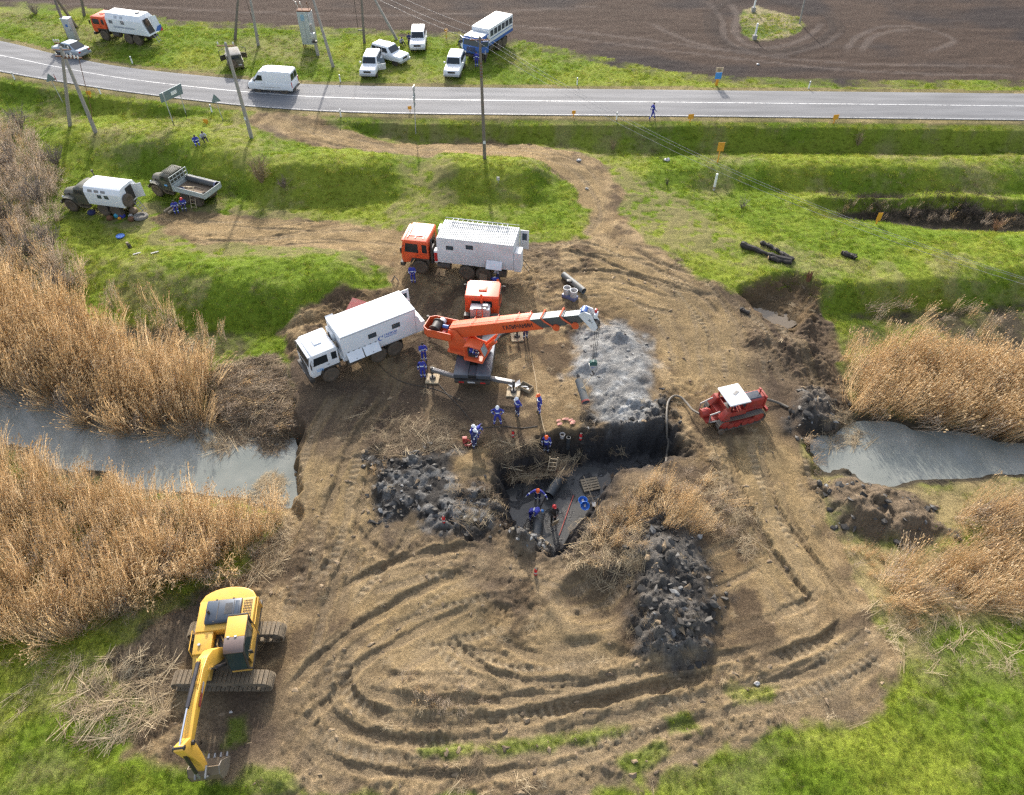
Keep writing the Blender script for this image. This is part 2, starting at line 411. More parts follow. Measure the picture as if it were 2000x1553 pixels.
veh('top_kamaz', (212,80), (268,88), 2.85, -2.17, 1.12, (4.4,1.5))
veh('box_olive', (143,412), (234,423), 2.3, -2.3, 1.0, (3.6,1.4))
veh('flat_olive', (306,382), (394,404), 2.3, -2.3, 1.0, (3.6,1.4))
veh('bus', (948,117), (980,95), 2.85, -1.5, 1.12, (4.2,1.5))
veh('van', (504,181), (559,184.5), 1.45, -1.45, .9, (2.6,1.1))
veh('sedan', (116,107), (148,115), 1.35, -1.35, .8, (2.4,1.0))
def vat(key, px, py, ph, half):
    p = G0(px, py); VEH[key] = (p, R(ph), half, 1)
vat('suv_a', 727, 140, -94, (2.4,1.0)); vat('suv_b', 763, 119, -32, (2.4,1.0))
vat('suv_c', 818, 90, -88, (2.4,1.0)); vat('suv_d', 889, 141, -97, (2.4,1.0))
vat('jeep', 461, 128, 112, (2.1,1.0))
_p = W(922, 735, 1.3); _q = W(943, 565, 3.0)
_ph = math.atan2(_q[1]-_p[1], _q[0]-_p[0])
VEH['crane'] = (Vector((_p[0]+4.3*math.cos(_ph), _p[1]+4.3*math.sin(_ph), 0.0)), _ph, (4.6,1.5), 1)
VEH['excavator'] = (Vector((-14.25, 15.3, 0.03)), 0.0, (2.7,1.8), 1)
VEH['tractor'] = (G0(1431, 812), R(17), (2.2,1.3), 1)
for k, v in VEH.items(): print('VEH', k, [round(x, 2) for x in v[0]], round(math.degrees(v[1])), 'scale', round(v[3], 3))
# ------------------------------------------------------------------ ground sheet
_st = .1; _ys = [3.0]
while _ys[-1] < 58: _ys.append(_ys[-1]+.1)
while _ys[-1] < 130: _st *= 1.0125; _ys.append(_ys[-1]+_st)
while _ys[-1] < 6000: _st *= 1.28; _ys.append(_ys[-1]+_st)
_lo = []; _y = 3.0; _st = .2
while _y > -60: _st *= 1.35; _y -= _st; _lo.append(_y)
YS = np.array(_lo[::-1]+_ys)
_uc = np.linspace(-1.1, 1.1, 780)
_ue = 1.1*1.33**np.arange(1, 14)
US = np.concatenate([-_ue[::-1], _uc, _ue])
def halfw(Y): return 19.6+.455*np.maximum(Y, 3.0)
YY, UU = np.meshgrid(YS, US, indexing='ij')
XX = UU*halfw(YY)
NR, NC = XX.shape
Z = Hbase(XX, YY)
FINE = (np.abs(UU) < 1.2) & (YY < 125) & (YY > 2)

# --- zones, outlines read off the photo
DIRT = poly([(545,650),(590,600),(680,565),(760,555),(765,525),(690,492),(560,485),(470,478),(400,480),(330,452),(290,425),(380,408),(600,428),(760,447),(820,458),(1020,472),(1150,468),(1150,420),(1120,370),(1075,325),(1000,306),(900,300),(760,300),(640,288),(540,268),(470,240),(520,218),(610,226),(660,252),(760,278),(960,276),(1100,292),(1180,320),(1215,365),(1215,420),(1260,470),(1310,500),(1370,545),(1440,572),(1500,545),(1580,545),(1625,640),(1655,760),(1662,820),(1560,862),(1600,940),(1640,1040),(1690,1180),(1750,1265),(1735,1330),(1690,1390),(1500,1440),(1290,1510),(1180,1560),(480,1560),(400,1500),(260,1470),(300,1380),(210,1290),(330,1200),(480,1110),(545,1010),(562,900),(562,800),(570,700)], None)
WORN = [poly(p, None) for p in ([(120,405),(300,395),(470,405),(640,425),(800,430),(840,480),(800,560),(720,545),(600,505),(400,505),(280,470),(220,440),(150,430)],
        [(540,240),(700,240),(800,290),(1150,300),(1200,440),(1300,490),(1440,520),(1460,470),(1380,400),(1260,350),(1180,300),(1100,270),(960,265),(760,270),(640,230)],
        [(770,300),(880,300),(900,400),(820,450),(690,470),(730,420),(780,380)],
        [(940,110),(960,160),(720,170),(640,140),(560,130),(420,120),(500,80),(640,120),(840,105)],
        [(1640,1100),(1700,1050),(1900,1150),(1760,1260)],
        [(380,238),(500,225),(580,270),(560,330),(480,330),(430,290)])]
FIELD = poly([(-900,-130),(-200,-3),(0,8),(100,15),(250,31),(350,48),(500,50),(650,60),(900,70),(1000,82),(1150,112),(1300,145),(1400,155),(1600,162),(2000,165),(2900,172),(2900,-600),(-900,-600)], .9)
ISLAND = poly([(1446,30),(1455,20),(1480,14),(1530,28),(1565,36),(1572,50),(1545,70),(1500,80),(1465,78),(1450,62)], .9)
CLAY_A = poly([(722,900),(760,880),(860,872),(905,880),(880,915),(960,955),(985,1000),(975,1050),(860,1035),(780,1015),(725,1000)])
SLURRY = poly([(1138,642),(1200,632),(1262,655),(1285,735),(1272,790),(1250,830),(1190,855),(1165,820),(1140,745),(1096,738),(1118,690)])
RIM_B = poly([(1150,800),(1180,840),(1270,790),(1300,770),(1310,850),(1290,885),(1200,895),(1130,880)])
CLAY_C = poly([(1240,1040),(1295,1000),(1360,1070),(1385,1110),(1420,1190),(1395,1275),(1300,1312),(1245,1270),(1225,1160),(1205,1080)])
CLAY_D = poly([(1565,745),(1610,735),(1652,765),(1648,825),(1590,850),(1545,830),(1540,780)])
CLAY_E = poly([(1595,945),(1680,905),(1790,960),(1860,1035),(1780,1070),(1650,1030)], -.5)
HOLE = poly([(1458,585),(1500,570),(1545,560),(1585,580),(1578,612),(1540,636),(1505,628),(1480,610)], -.8)
SOIL_G = poly([(210,1290),(330,1195),(400,1150),(400,1260),(330,1330),(250,1330)])
MOW = poly([(415,705),(540,690),(570,760),(565,850),(520,868),(430,840),(400,800)], -.8)
PITF = poly([(990,962),(1075,932),(1160,938),(1168,962),(1140,1000),(1108,1050),(1080,1096),(1010,1052),(998,1005)], -2.3)
TRENCH = poly([(1075,905),(1180,900),(1290,888),(1310,905),(1240,930),(1160,945),(1080,935)], -2.0)
LIGHT = [poly(p, None) for p in ([(880,880),(960,885),(975,950),(900,950),(870,910)], [(1060,820),(1160,810),(1180,870),(1060,880)],
        [(1300,560),(1440,600),(1470,760),(1380,790),(1300,760),(1290,660)], [(560,900),(720,880),(720,1060),(560,1150)],
        [(1180,480),(1320,520),(1440,640),(1300,640),(1150,590)], [(500,235),(700,262),(960,285),(1100,300),(1180,340),(1200,450),(1120,460),(1090,350),(900,305),(640,285)], [(300,420),(520,425),(800,450),(780,500),(500,490),(320,450)], [(700,1180),(900,1120),(1000,1250),(760,1320)], [(1400,860),(1560,860),(1640,1150),(1500,1150)],
        [(430,430),(800,460),(760,500),(450,470)], [(1100,1200),(1220,1190),(1200,1290),(980,1280)])]
DARKD = [poly(p) for p in ([(1480,700),(1590,700),(1650,755),(1645,850),(1560,858),(1500,790)], [(800,560),(900,600),(870,740),(1010,770),(1030,860),(900,860),(800,780)], [(540,1150),(600,1020),(700,1060),(640,1220)], [(1200,1000),(1260,1100),(1230,1250),(1180,1150)], [(1440,560),(1620,560),(1640,700),(1470,680)], [(600,730),(840,740),(880,870),(720,900),(580,880)], [(570,690),(640,720),(620,860),(565,860)], [(760,820),(890,830),(880,880),(740,900)], [(960,872),(1100,878),(1120,905),(985,930),(940,900)],
        [(400,1330),(560,1300),(560,1470),(420,1500)], [(1480,640),(1620,650),(1640,760),(1500,740)])]

def wob(d, f, a, seed): return d+(fbm(XX, YY, f, 3, seed)-.5)*a
dirt = sst(.35, -.35, wob(sdf(DIRT, XX, YY), .7, 1.6, 1))
worn = np.zeros_like(Z)
for k, p in enumerate(WORN): worn = np.maximum(worn, (1.3,1.25,1.1,.55,.5,.75)[k]*sst(.8, -1.2, wob(sdf(p, XX, YY), .4, 2.5, 2+k)))
field = sst(.3, -.3, wob(sdf(FIELD, XX, YY, 6), .5, .9, 4)); field = np.where(YY > 125, np.maximum(field, 1.0), field)
isl = sst(.3, -.3, wob(sdf(ISLAND, XX, YY), .6, .8, 6))
field = field*(1-isl)
dirt = dirt*(1-field); worn = worn*(1-field)
def msk(P, w=.6, f=.9, a=2.0, seed=7): return sst(w, -w, wob(sdf(P, XX, YY), f, a, seed))
clayA, slur, rimB, clayC, clayD, clayE, soilG, mow = [msk(p, seed=7+i) for i, p in enumerate((CLAY_A, SLURRY, RIM_B, CLAY_C, CLAY_D, CLAY_E, SOIL_G, MOW))]
clay = np.maximum.reduce([clayA, rimB, clayC, clayD, clayE*.8])
light = np.maximum.reduce([msk(p, 1.2, .5, 2.2, 3+i) for i, p in enumerate(LIGHT)])
darkd = np.maximum.reduce([msk(p, 1.2, .5, 2.2, 5+i) for i, p in enumerate(DARKD)])

# --- big shapes
Z += .95*np.clip(-sdf(CLAY_C, XX, YY), 0, 1.6)/1.6*(.5+fbm(XX, YY, .6, 3, 3))
Z += .45*np.clip(-sdf(CLAY_A, XX, YY), 0, 1.0)*(.2+fbm(XX, YY, .8, 3, 6))-.15*clayA
Z += .55*np.clip(-sdf(CLAY_D, XX, YY), 0, 1.0)*(.3+fbm(XX, YY, .8, 3, 8))
Z += .75*np.clip(-sdf(CLAY_E, XX, YY), 0, 1.2)*(.3+fbm(XX, YY, .8, 3, 9))
Z += .4*np.clip(-sdf(SOIL_G, XX, YY), 0, 1.0)*(.3+fbm(XX, YY, .8, 3, 2))
Z += .3*np.clip(-sdf(RIM_B, XX, YY), 0, .8)
Z += .28*np.clip(-sdf(MOW, XX, YY), 0, 1.0)
Z += .38*np.clip(-sdf(SLURRY, XX, YY), 0, 1.4)*(.4+fbm(XX, YY, .6, 3, 3))-.12*slur
Z -= 1.35*sst(1.1, -.5, sdf(HOLE, XX, YY)+(fbm(XX, YY, 1.1, 3, 6)-.5)*1.3)
def blob(px, py, r, h, z0=0, ax=1.0, rim=0.0):
    c = W(px, py, z0); d = np.sqrt(((XX-c[0])/ax)**2+(YY-c[1])**2)/r
    d = d*(1+(fbm(XX, YY, .8, 2, 11)-.5)*.5)
    global Z
    Z += h*np.exp(-(d**2)*1.6)
    if rim: Z += rim*np.exp(-((d-1.25)/.3)**2)
blob(1160, 1172, 1.5, -.72, 0, 1.25, .3)      # dug bowl
blob(1128, 1188, .28, .38)                    # lump in it
blob(780, 965, .8, .3); blob(835, 920, .5, .3)
blob(920, 915, 1.3, .35); blob(1090, 1330, 1.6, .25, 0, 1.5); blob(930, 1170, 1.3, .35, 0, 1.6)
blob(835, 1345, 1.4, .4, 0, 1.9); blob(1210, 1080, 1.2, .5); blob(1260, 960, 1.6, .7, 0, 1.2); blob(1330, 1010, 1.2, .5)
blob(1550, 670, 1.4, .55, 0, 1.3); blob(1480, 660, .9, .4); blob(1610, 700, 1.0, .5); blob(1590, 590, .8, .5)
blob(240, 1400, 1.2, .35); blob(530, 1530, 1.0, .35); blob(250, 1500, .9, .3)
# pit with steep walls
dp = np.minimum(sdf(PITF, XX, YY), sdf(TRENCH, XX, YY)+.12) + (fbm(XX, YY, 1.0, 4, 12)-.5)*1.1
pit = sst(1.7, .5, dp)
Z = np.where(dp < 1.4, np.minimum(Z, -2.3+ (Z+2.3)*sst(0, 1.25, dp)), Z)
pitfloor = sst(.15, -.1, dp)
# --- spoil heap beside the pit floor
south = msk(poly([(700,1280),(1000,1250),(1300,1330),(1700,1250),(1720,1420),(1200,1553),(480,1553),(600,1380)]), 2, .3, 3, 9); dustc = 1
c_ = W(1036, 1066, -1.2); d_ = np.sqrt((XX-c_[0])**2+((YY-c_[1])/.9)**2)
heap = sst(1.55, .5, d_+(fbm(XX, YY, 1.5, 3, 4)-.5)*.6)
Z += 1.35*heap*(.6+.8*fbm(XX, YY, 2.2, 3, 8))
# --- wheel and track ruts (photo line, half-width, depth, tread period)
RUTS = [
 ([(690,1260),(672,1310),(690,1365),(760,1400),(900,1408),(1060,1390),(1250,1348),(1420,1310),(1580,1262),(1680,1200)], .42, .30, .18),
 ([(640,1290),(628,1350),(660,1410),(760,1445),(900,1450),(1080,1435),(1290,1385),(1460,1350),(1620,1300),(1720,1235)], .42, .22, .18),
 ([(560,1440),(640,1370),(720,1290),(810,1235),(900,1195),(960,1180)], .35, .14, .2),
 ([(540,1370),(610,1300),(700,1225),(800,1165),(900,1122),(960,1100)], .4, .26, 0),
 ([(600,1455),(690,1500),(850,1515),(1080,1500),(1330,1420),(1520,1385),(1650,1340),(1735,1275)], .35, .14, .18),
 ([(1425,835),(1432,900),(1450,970),(1490,1050),(1540,1120),(1620,1210)], .33, .30, .16),
 ([(1500,860),(1512,920),(1545,1010),(1600,1110),(1670,1210)], .33, .24, .16),
 ([(1350,560),(1410,620),(1432,680),(1445,750)], .25, .12, .16),
 ([(1230,480),(1320,540),(1375,610),(1390,690),(1400,750)], .25, .12, .16),
 ([(1180,560),(1280,590),(1330,660),(1350,730)], .25, .10, .16),
 ([(1020,490),(1150,500),(1300,560),(1420,580)], .3, .14, 0),
 ([(1030,540),(1150,530),(1260,540),(1350,580)], .3, .14, 0),
 ([(520,242),(620,275),(780,300),(980,306),(1080,335),(1130,395),(1120,440),(1060,470)], .3, .12, .2),
 ([(570,228),(680,268),(880,288),(1020,288),(1120,312),(1170,360),(1185,420),(1150,480)], .3, .12, .2),
 ([(290,425),(430,440),(620,452),(760,458),(850,500)], .25, .08, 0),
 ([(300,500),(480,495),(650,500),(760,510),(800,540)], .25, .12, 0),
 ([(330,470),(500,472),(680,470),(790,490)], .25, .07, 0),
 ([(760,770),(700,850),(655,950),(620,1060),(570,1180),(540,1300)], .4, .22, .2),
 ([(690,760),(640,850),(610,950),(590,1050),(545,1130)], .4, .16, .2),
 ([(840,560),(800,640),(780,740),(760,800)], .25, .08, 0),
 ([(1040,600),(1060,660),(1080,740)], .3, .12, 0),
 ([(960,1240),(1060,1290),(1160,1300),(1260,1265)], .4, .16, .2),
 ([(860,1225),(920,1290),(1020,1330),(1150,1330),(1260,1300)], .35, .14, .2),
 ([(790,330),(850,360),(800,420),(740,460)], .2, .12, 0), ([(850,320),(905,370),(920,430)], .2, .10, 0),
 ([(870,325),(960,335),(1030,345),(1085,385)], .25, .18, 0),
 ([(0,62),(200,80),(420,112),(640,128),(820,140)], .2, .05, 0),
 ([(640,980),(700,940),(740,1010),(680,1090),(620,1160)], .35, .16, .2),
 ([(680,1010),(740,1080),(820,1090),(930,1060)], .4, .2, 0),
 ([(700,1130),(800,1090),(900,1070),(970,1085)], .35, .2, 0),
]
_more = []
for L, hw, dep, per in RUTS:
    if per or dep > .2:
        P0 = smooth_line([G0(*p)[:2] for p in L], 3)
        for sgn, k_ in ((1, .8), (-1, .3)):
            off = sgn*(2.1 if k_ > .5 else random.uniform(.7, 1.5)); tv = np.gradient(P0, axis=0); tv /= np.linalg.norm(tv, axis=1)[:, None]+1e-9
            _more.append((P0+np.stack([-tv[:,1], tv[:,0]], -1)*off+np.array([random.uniform(-.3,.3), random.uniform(-.3,.3)]), hw*random.uniform(.7,.95), dep*k_*.8, .2))
for _k in range(44):
    L = RUTS[random.randrange(len(RUTS))][0]; P0 = smooth_line([G0(*p)[:2] for p in L], 3); n0 = len(P0)
    a0 = random.randrange(0, max(1, n0-7)); P0 = P0[a0:a0+random.randint(6, 14)]
    if len(P0) < 4 or P0[:,1].max() > 56: continue
    tv = np.gradient(P0, axis=0); tv /= np.linalg.norm(tv, axis=1)[:, None]+1e-9; off = random.uniform(-4, 4); ang = random.uniform(-.25, .25)
    Q0 = P0+np.stack([-tv[:,1], tv[:,0]], -1)*off; c0_ = Q0.mean(0); d0 = Q0-c0_; Q0 = c0_+np.stack([d0[:,0]*math.cos(ang)-d0[:,1]*math.sin(ang), d0[:,0]*math.sin(ang)+d0[:,1]*math.cos(ang)], -1)
    for o_ in (0, 1.9): _more.append((Q0+np.stack([-tv[:,1], tv[:,0]], -1)*o_, .28, random.uniform(.05, .11), .2))
rutm = np.zeros_like(Z); tread = np.zeros_like(Z); ridg = np.zeros_like(Z)
Zf = Z.ravel(); Xf, Yf = XX.ravel(), YY.ravel()
rm, tm, rg = rutm.ravel(), tread.ravel(), ridg.ravel()
for L, hw, dep, per in RUTS+_more:
    hw = hw*.72
    P = smooth_line([G0(*p)[:2] for p in L], 5) if isinstance(L, list) else L
    m, d, s, al, tot = linedist(P, Xf, Yf, 1.4)
    d = d+(vn(Xf[m]*1.1, Yf[m]*1.1, 2)-.5)*.22+(vn(Xf[m]*4.1, Yf[m]*4.1, 3)-.5)*.10
    wave = .12+1.25*sst(.25,.75,vn(al*.25+hw*31, al*0+dep*97.3, 4))
    fade = sst(0, 1.5, al)*sst(tot, tot-1.5, al)*wave
    inner = sst(hw*1.1, hw*.8, d)*fade
    bank = np.exp(-((d-hw*1.5)/(hw*.45))**2)*fade
    dep = dep*.6
    dsel = dirt.ravel()[m]; inner = inner*dsel if dep < .12 else inner; bank = bank*dsel
    dz = -dep*inner+dep*.38*bank*sst(.3,.7,vn(Xf[m]*1.6, Yf[m]*1.6, 6))
    if per:
        tr = (np.sin(al*2*math.pi/.42+s*d*3)>.0)*inner*sst(.5, .75, vn(al*.3+hw*57, al*0+dep*31, 7))
        dz += .04*tr; tm[m] = np.maximum(tm[m], tr)
    Zf[m] += dz; rm[m] = np.maximum(rm[m], inner); rg[m] = np.maximum(rg[m], bank)
Z = Zf.reshape(Z.shape); rutm = rm.reshape(Z.shape); tread = tm.reshape(Z.shape); ridg = rg.reshape(Z.shape)
# --- roughness of the surface
n1 = fbm(XX, YY, .45, 3, 1); n2 = fbm(XX, YY, 1.5, 4, 2); n3 = fbm(XX, YY, 4.2, 3, 5); n4 = fbm(XX, YY, .09, 3, 8)
n5 = fbm(XX, YY, 6.5, 2, 15)
crumb = np.abs(fbm(XX, YY, 2.6, 4, 9)-.5)*2
dd = np.clip(dirt*(1-.6*light)*(1-pitfloor), 0, 1)
rough_ = sst(.46, .66, fbm(XX, YY, .28, 3, 13))
churn = np.maximum.reduce([msk(poly(p), .8, .7, 1.5, 3+i) for i, p in enumerate(([(1450,630),(1600,620),(1650,740),(1560,760),(1480,720)], [(560,980),(700,960),(720,1080),(580,1150)], [(600,620),(700,570),(780,600),(640,640)], [(1590,940),(1690,905),(1860,1030),(1700,1060)]))])
wq = (n3-.5)*.9
wa, va = worley(XX*2.1+wq, YY*2.1-wq, 3); wb, vb = worley(XX*4.6+wq, YY*4.6+wq, 7)
clodA = np.clip(.75-wa, 0, 1)*sst(.55, .9, va); clodB = np.clip(.7-wb, 0, 1)*(.25+.75*vb)
_sm = (1-.8*np.clip(rutm, 0, 1))
Z += dirt*(1-pitfloor)*((n1-.5)*.30+(n2-.5)*.20*(.3+1.0*rough_)*_sm)+dd*_sm*((n3-.5)*.10-(.25-crumb)*.08+(n5-.5)*.10+clodA*.20+clodB*.09)*(.15+.8*rough_+.9*churn)
Z += ((1-dirt)*(1-field))*((n1-.5)*.30+(n2-.5)*.20)*sst(-1.75, -1.3, Z)
lump = sst(.42, .75, fbm(XX, YY, 1.9, 2, 13))
wc, vc = worley(XX*1.25+wq*.7, YY*1.25+wq*.7, 11)
clodC = np.clip(.8-wc, 0, .42)*(.3+.9*vc); clodA2 = np.clip(.75-wa, 0, .4)*sst(.35, .8, va)
Z += clay*(1-pit*.6)*(clodC*.6+clodA2*.28+(n2-.5)*.25+(n3-.5)*.10)*(.5+.8*sst(.35,.6,n1))
Z += np.clip(pit-pitfloor, 0, 1)*(clodA*.4+clodB*.25+(n2-.5)*.5)
Z += slur*((n2-.5)*.16+np.clip(.8-wc, 0, .42)*.25*vc)
Z += mow*np.sin(YY*9+n1*9)*.07
Z += soilG*(clodC*.25+clodA*.3+clodB*.12)
Z += pitfloor*((n2-.5)*.34)
Z += field*((fbm(XX*.25, YY*3.0, 1.0, 3, 3)-.5)*.16+(n2-.5)*.10)*(1-sst(120, 160, YY))
# --- level stands under vehicles and the road bed
for k, (loc, ph, half, _) in VEH.items():
    if k in ('van', 'sedan'): continue
    dx = XX-loc.x; dy = YY-loc.y
    lx = dx*math.cos(ph)+dy*math.sin(ph); ly = -dx*math.sin(ph)+dy*math.cos(ph)
    d = np.maximum(np.abs(lx)-half[0], np.abs(ly)-half[1])
    t = sst(1.6, 0, d)
    if k == 'crane': t = sst(3.0, 0, np.maximum(np.abs(lx+1.5)-3.4, np.abs(ly)-3.2))
    Z = Z*(1-t)+(loc.z+(Z-loc.z)*.12-.02)*t
ROAD_N = [(-700,20),(-250,92),(0,140),(130,162),(250,180),(480,207),(700,220),(1000,224.5),(1400,228),(2000,235),(3000,247)]
ROAD_F = [(-700,-30),(-250,35),(0,80),(110,106),(250,132),(480,155.5),(650,166),(1000,172),(1400,176.5),(2000,183),(3000,195)]
ZR = .95
rn = smooth_line([W(x, y, ZR)[:2] for x, y in ROAD_N], 8); rf = smooth_line([W(x, y, ZR)[:2] for x, y in ROAD_F], 8)
RP = np.vstack([rn, rf[::-1]])
droad = sdf(RP, XX, YY, 4)
t = sst(2.2, .25, droad); Z = Z*(1-t)+(ZR-.05)*t
verge = sst(1.1, .2, droad+(n2-.5)*1.4)
# --- grass and colours
dry = sst(.50, .72, fbm(XX, YY, .22, 4, 10)*.75+n2*.25)
DRYP = [poly(p) for p in ([(0,1300),(160,1290),(260,1340),(150,1400),(0,1400)], [(60,1470),(200,1450),(230,1553),(0,1553)], [(1760,1270),(2000,1230),(2000,1330),(1800,1350)], [(1230,1520),(1500,1440),(1640,1420),(1500,1553)], [(430,90),(600,80),(650,125),(450,130)], [(0,40),(200,70),(330,110),(100,90)])]
for k, p in enumerate(DRYP): dry = np.maximum(dry, .8*sst(.8, -1.2, wob(sdf(p, XX, YY), .5, 2.5, 3+k)))
lush = sst(.35, .62, fbm(XX, YY, .16, 3, 14))
gw = (1-dirt)*(1-field)*(1-np.minimum(.95, .85*worn)*np.clip(np.maximum(sst(.38, .62, n2*.6+n1*.4), (worn-.75)*1.9*sst(.3,.45,n2)), 0, 1))*(1-.75*verge)*(1-clay)*(1-slur)*(1-pit)*(1-mow)
gw *= sst(-1.75, -1.45, Z)*np.where(YY < 44, sst(-1.35, -1.0, Z), 1)
gw = np.clip(gw, 0, 1)
STRAW = poly([(1560,870),(1620,920),(1700,900),(1760,955),(1870,940),(2000,925),(2300,930),(2300,1000),(2000,1000),(1880,1030),(1800,1075),(1700,1040),(1640,1010),(1640,1040),(1700,1045),(1780,1080),(1860,1060),(2000,1040),(2300,1040),(2300,1230),(2000,1215),(1850,1212),(1765,1255),(1700,1180),(1655,1100)], -.4)
strawm = msk(STRAW, 1.0, .5, 2.5, 5)*(1-dirt)
gw = gw*(1-.6*strawm); dry = np.maximum(dry, strawm)
# tufts of grass that survived on the worked ground
SURV = [poly(p) for p in ([(815,1462),(890,1450),(1010,1442),(1110,1428),(1200,1412),(1245,1418),(1190,1448),(1050,1468),(900,1482),(830,1478)], [(1300,1405),(1340,1392),(1375,1408),(1370,1432),(1310,1430)],
        [(1408,1348),(1460,1330),(1520,1340),(1505,1368),(1430,1372)], [(480,1500),(560,1500),(600,1553),(450,1553)], [(440,1400),(480,1395),(480,1450),(445,1460)], [(1180,1490),(1290,1450),(1330,1470),(1240,1520)])]
surv = np.maximum.reduce([sst(.25, -.3, wob(sdf(p, XX, YY), 1.2, .7, 4+i)) for i, p in enumerate(SURV)])
gw = np.maximum(gw, surv*.9)
def V(*c): return np.array(c, float)[None, None, :]
def mx(a, b, t): return a*(1-t[..., None])+b*t[..., None]
col = mx(V(.125,.182,.017)+0*XX[..., None], V(.185,.222,.027), lush)
col = mx(col, V(.24,.20,.10), dry*.5)
col = mx(col, V(.19,.155,.075), (1-gw)*(1-field)*.8)
col = mx(col, V(.30,.225,.115), strawm*.7)
dc = mx(V(.185,.128,.068)+0*XX[..., None], V(.325,.235,.13), sst(.35, .75, n1*.5+n2*.5))
dc = mx(dc, V(.082,.058,.038), sst(.46, .66, fbm(XX, YY, .7, 4, 6))*.85)
dc = mx(dc, V(.105,.082,.06), sst(.5, .7, fbm(XX, YY, .18, 3, 12))*.55)
dc = mx(dc, V(.31,.22,.105), light*.5)
dc = mx(dc, V(.088,.064,.045), darkd*.85)
dc = mx(dc, V(.235,.18,.112), south*.5)
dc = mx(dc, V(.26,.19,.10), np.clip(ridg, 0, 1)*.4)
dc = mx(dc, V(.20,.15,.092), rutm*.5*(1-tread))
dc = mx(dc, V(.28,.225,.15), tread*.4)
dc = dc*mx(np.ones_like(dc)*(.88+.22*n3[..., None]), np.ones_like(dc)*(.55+.4*n3[..., None]+.3*n5[..., None]+.35*clodA[..., None]+.35*clodB[..., None]*vb[..., None]), np.clip(rough_*_sm, .15, 1))
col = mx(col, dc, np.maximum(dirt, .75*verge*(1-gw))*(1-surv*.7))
cl = mx(V(.034,.030,.026)+0*XX[..., None], V(.125,.113,.098), sst(.46, .66, n2*.5+n1*.5)*.7)
cl = mx(cl, V(.12,.108,.093), clayC*sst(.42,.62,fbm(XX, YY, .4, 3, 9))*.7)
cl = mx(cl, V(.12,.095,.07), clayD*sst(.5,.7,n1)*.6)
col = mx(col, cl, clay)
col = mx(col, V(.135,.098,.062), clayE*.9)
gs = sst(.42, .62, fbm(XX, YY, 1.7, 4, 4))
col = mx(col, mx(V(.235,.233,.222)+0*XX[..., None], V(.155,.152,.145), 1-gs), np.maximum(slur, clayA*sst(.50, .62, n2)*.5))
slw = sst(.52, .66, fbm(XX, YY, 3.3, 3, 11))
col = mx(col, V(.50,.50,.485), slur*slw*gs*.45*sst(.42,.62,n1))  # white flakes, and glints of the wet slurry put into its colour
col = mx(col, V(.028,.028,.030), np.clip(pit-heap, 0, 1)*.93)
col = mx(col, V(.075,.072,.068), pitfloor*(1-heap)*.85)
col = mx(col, mx(V(.05,.05,.05)+0*XX[..., None], V(.20,.195,.185), sst(.45,.7,n3*.6+n2*.4)), heap*.95)
col = mx(col, V(.085,.062,.045), mow); col = mx(col, V(.075,.06,.045), soilG*.85)
hw_ = sst(1.1, .2, sdf(HOLE, XX, YY)); col = mx(col, V(.13,.09,.05), hw_)
bed = sst(-1.0, -1.35, Z)*(1-pit)*(1-sst(48, 50, YY)*sst(-1.7, -1.4, Z)); col = mx(col, V(.06,.05,.035), bed*(1-dirt*.5))
fc = mx(V(.050,.035,.027)+0*XX[..., None], V(.080,.056,.043), fbm(XX*.22, YY*2.6, 1.0, 4, 2))
fc = mx(fc, V(.040,.032,.030), sst(.5, .75, n4+(fbm(XX*.1, YY, .3, 3, 5)-.5)*.6))
# tractor loops on the ploughed land
for L, wd in (([(1648,105),(1670,75),(1710,56),(1760,50),(1815,58),(1855,72),(1858,85),(1800,105)], .4), ([(1682,107),(1695,80),(1735,62),(1800,58)], .45),
              ([(1420,0),(1440,30),(1435,60),(1460,88),(1520,92),(1580,70),(1610,40)], .5), ([(1380,0),(1410,40),(1420,80),(1500,110),(1600,90),(1650,60)], .4), ([(1260,40),(1320,70),(1400,95),(1500,105)], .4),
              ([(0,2),(400,20),(800,30),(1200,10)], .3), ([(900,40),(1200,70),(1600,120),(2000,130)], .3), ([(1000,60),(1400,110),(1700,140),(2000,148)], .3)):
    P = smooth_line([W(x, y, .9)[:2] for x, y in L], 6)
    m, d, s, al, tot = linedist(P, Xf, Yf, 1.6)
    k = np.zeros(Xf.shape); k[m] = sst(wd+.15, wd*.5, d+(vn(Xf[m], Yf[m], 3)-.5)*.3)*sst(0, 3, al)*sst(tot, tot-3, al)
    fc = mx(fc, V(.125,.10,.085), k.reshape(Z.shape)*.6)
di = sdf(ISLAND, XX, YY, 6); ring = (np.sin(di*5)*.5+.5)*sst(5, 3, di)*sst(-.2, .5, di)
fc = mx(fc, V(.034,.028,.026), ring*.6)
Z += field*ring*.1
col = mx(col, fc, field)
col = mx(col, mx(V(.10,.13,.03)+0*XX[..., None], V(.26,.22,.12), sst(.4, .6, n1)), isl)
gw = np.maximum(gw, isl*.6*sst(.62, .4, n1))
wet = np.clip(slur*.4+pitfloor*.9+clay*.32+pit*.2, 0, 1)
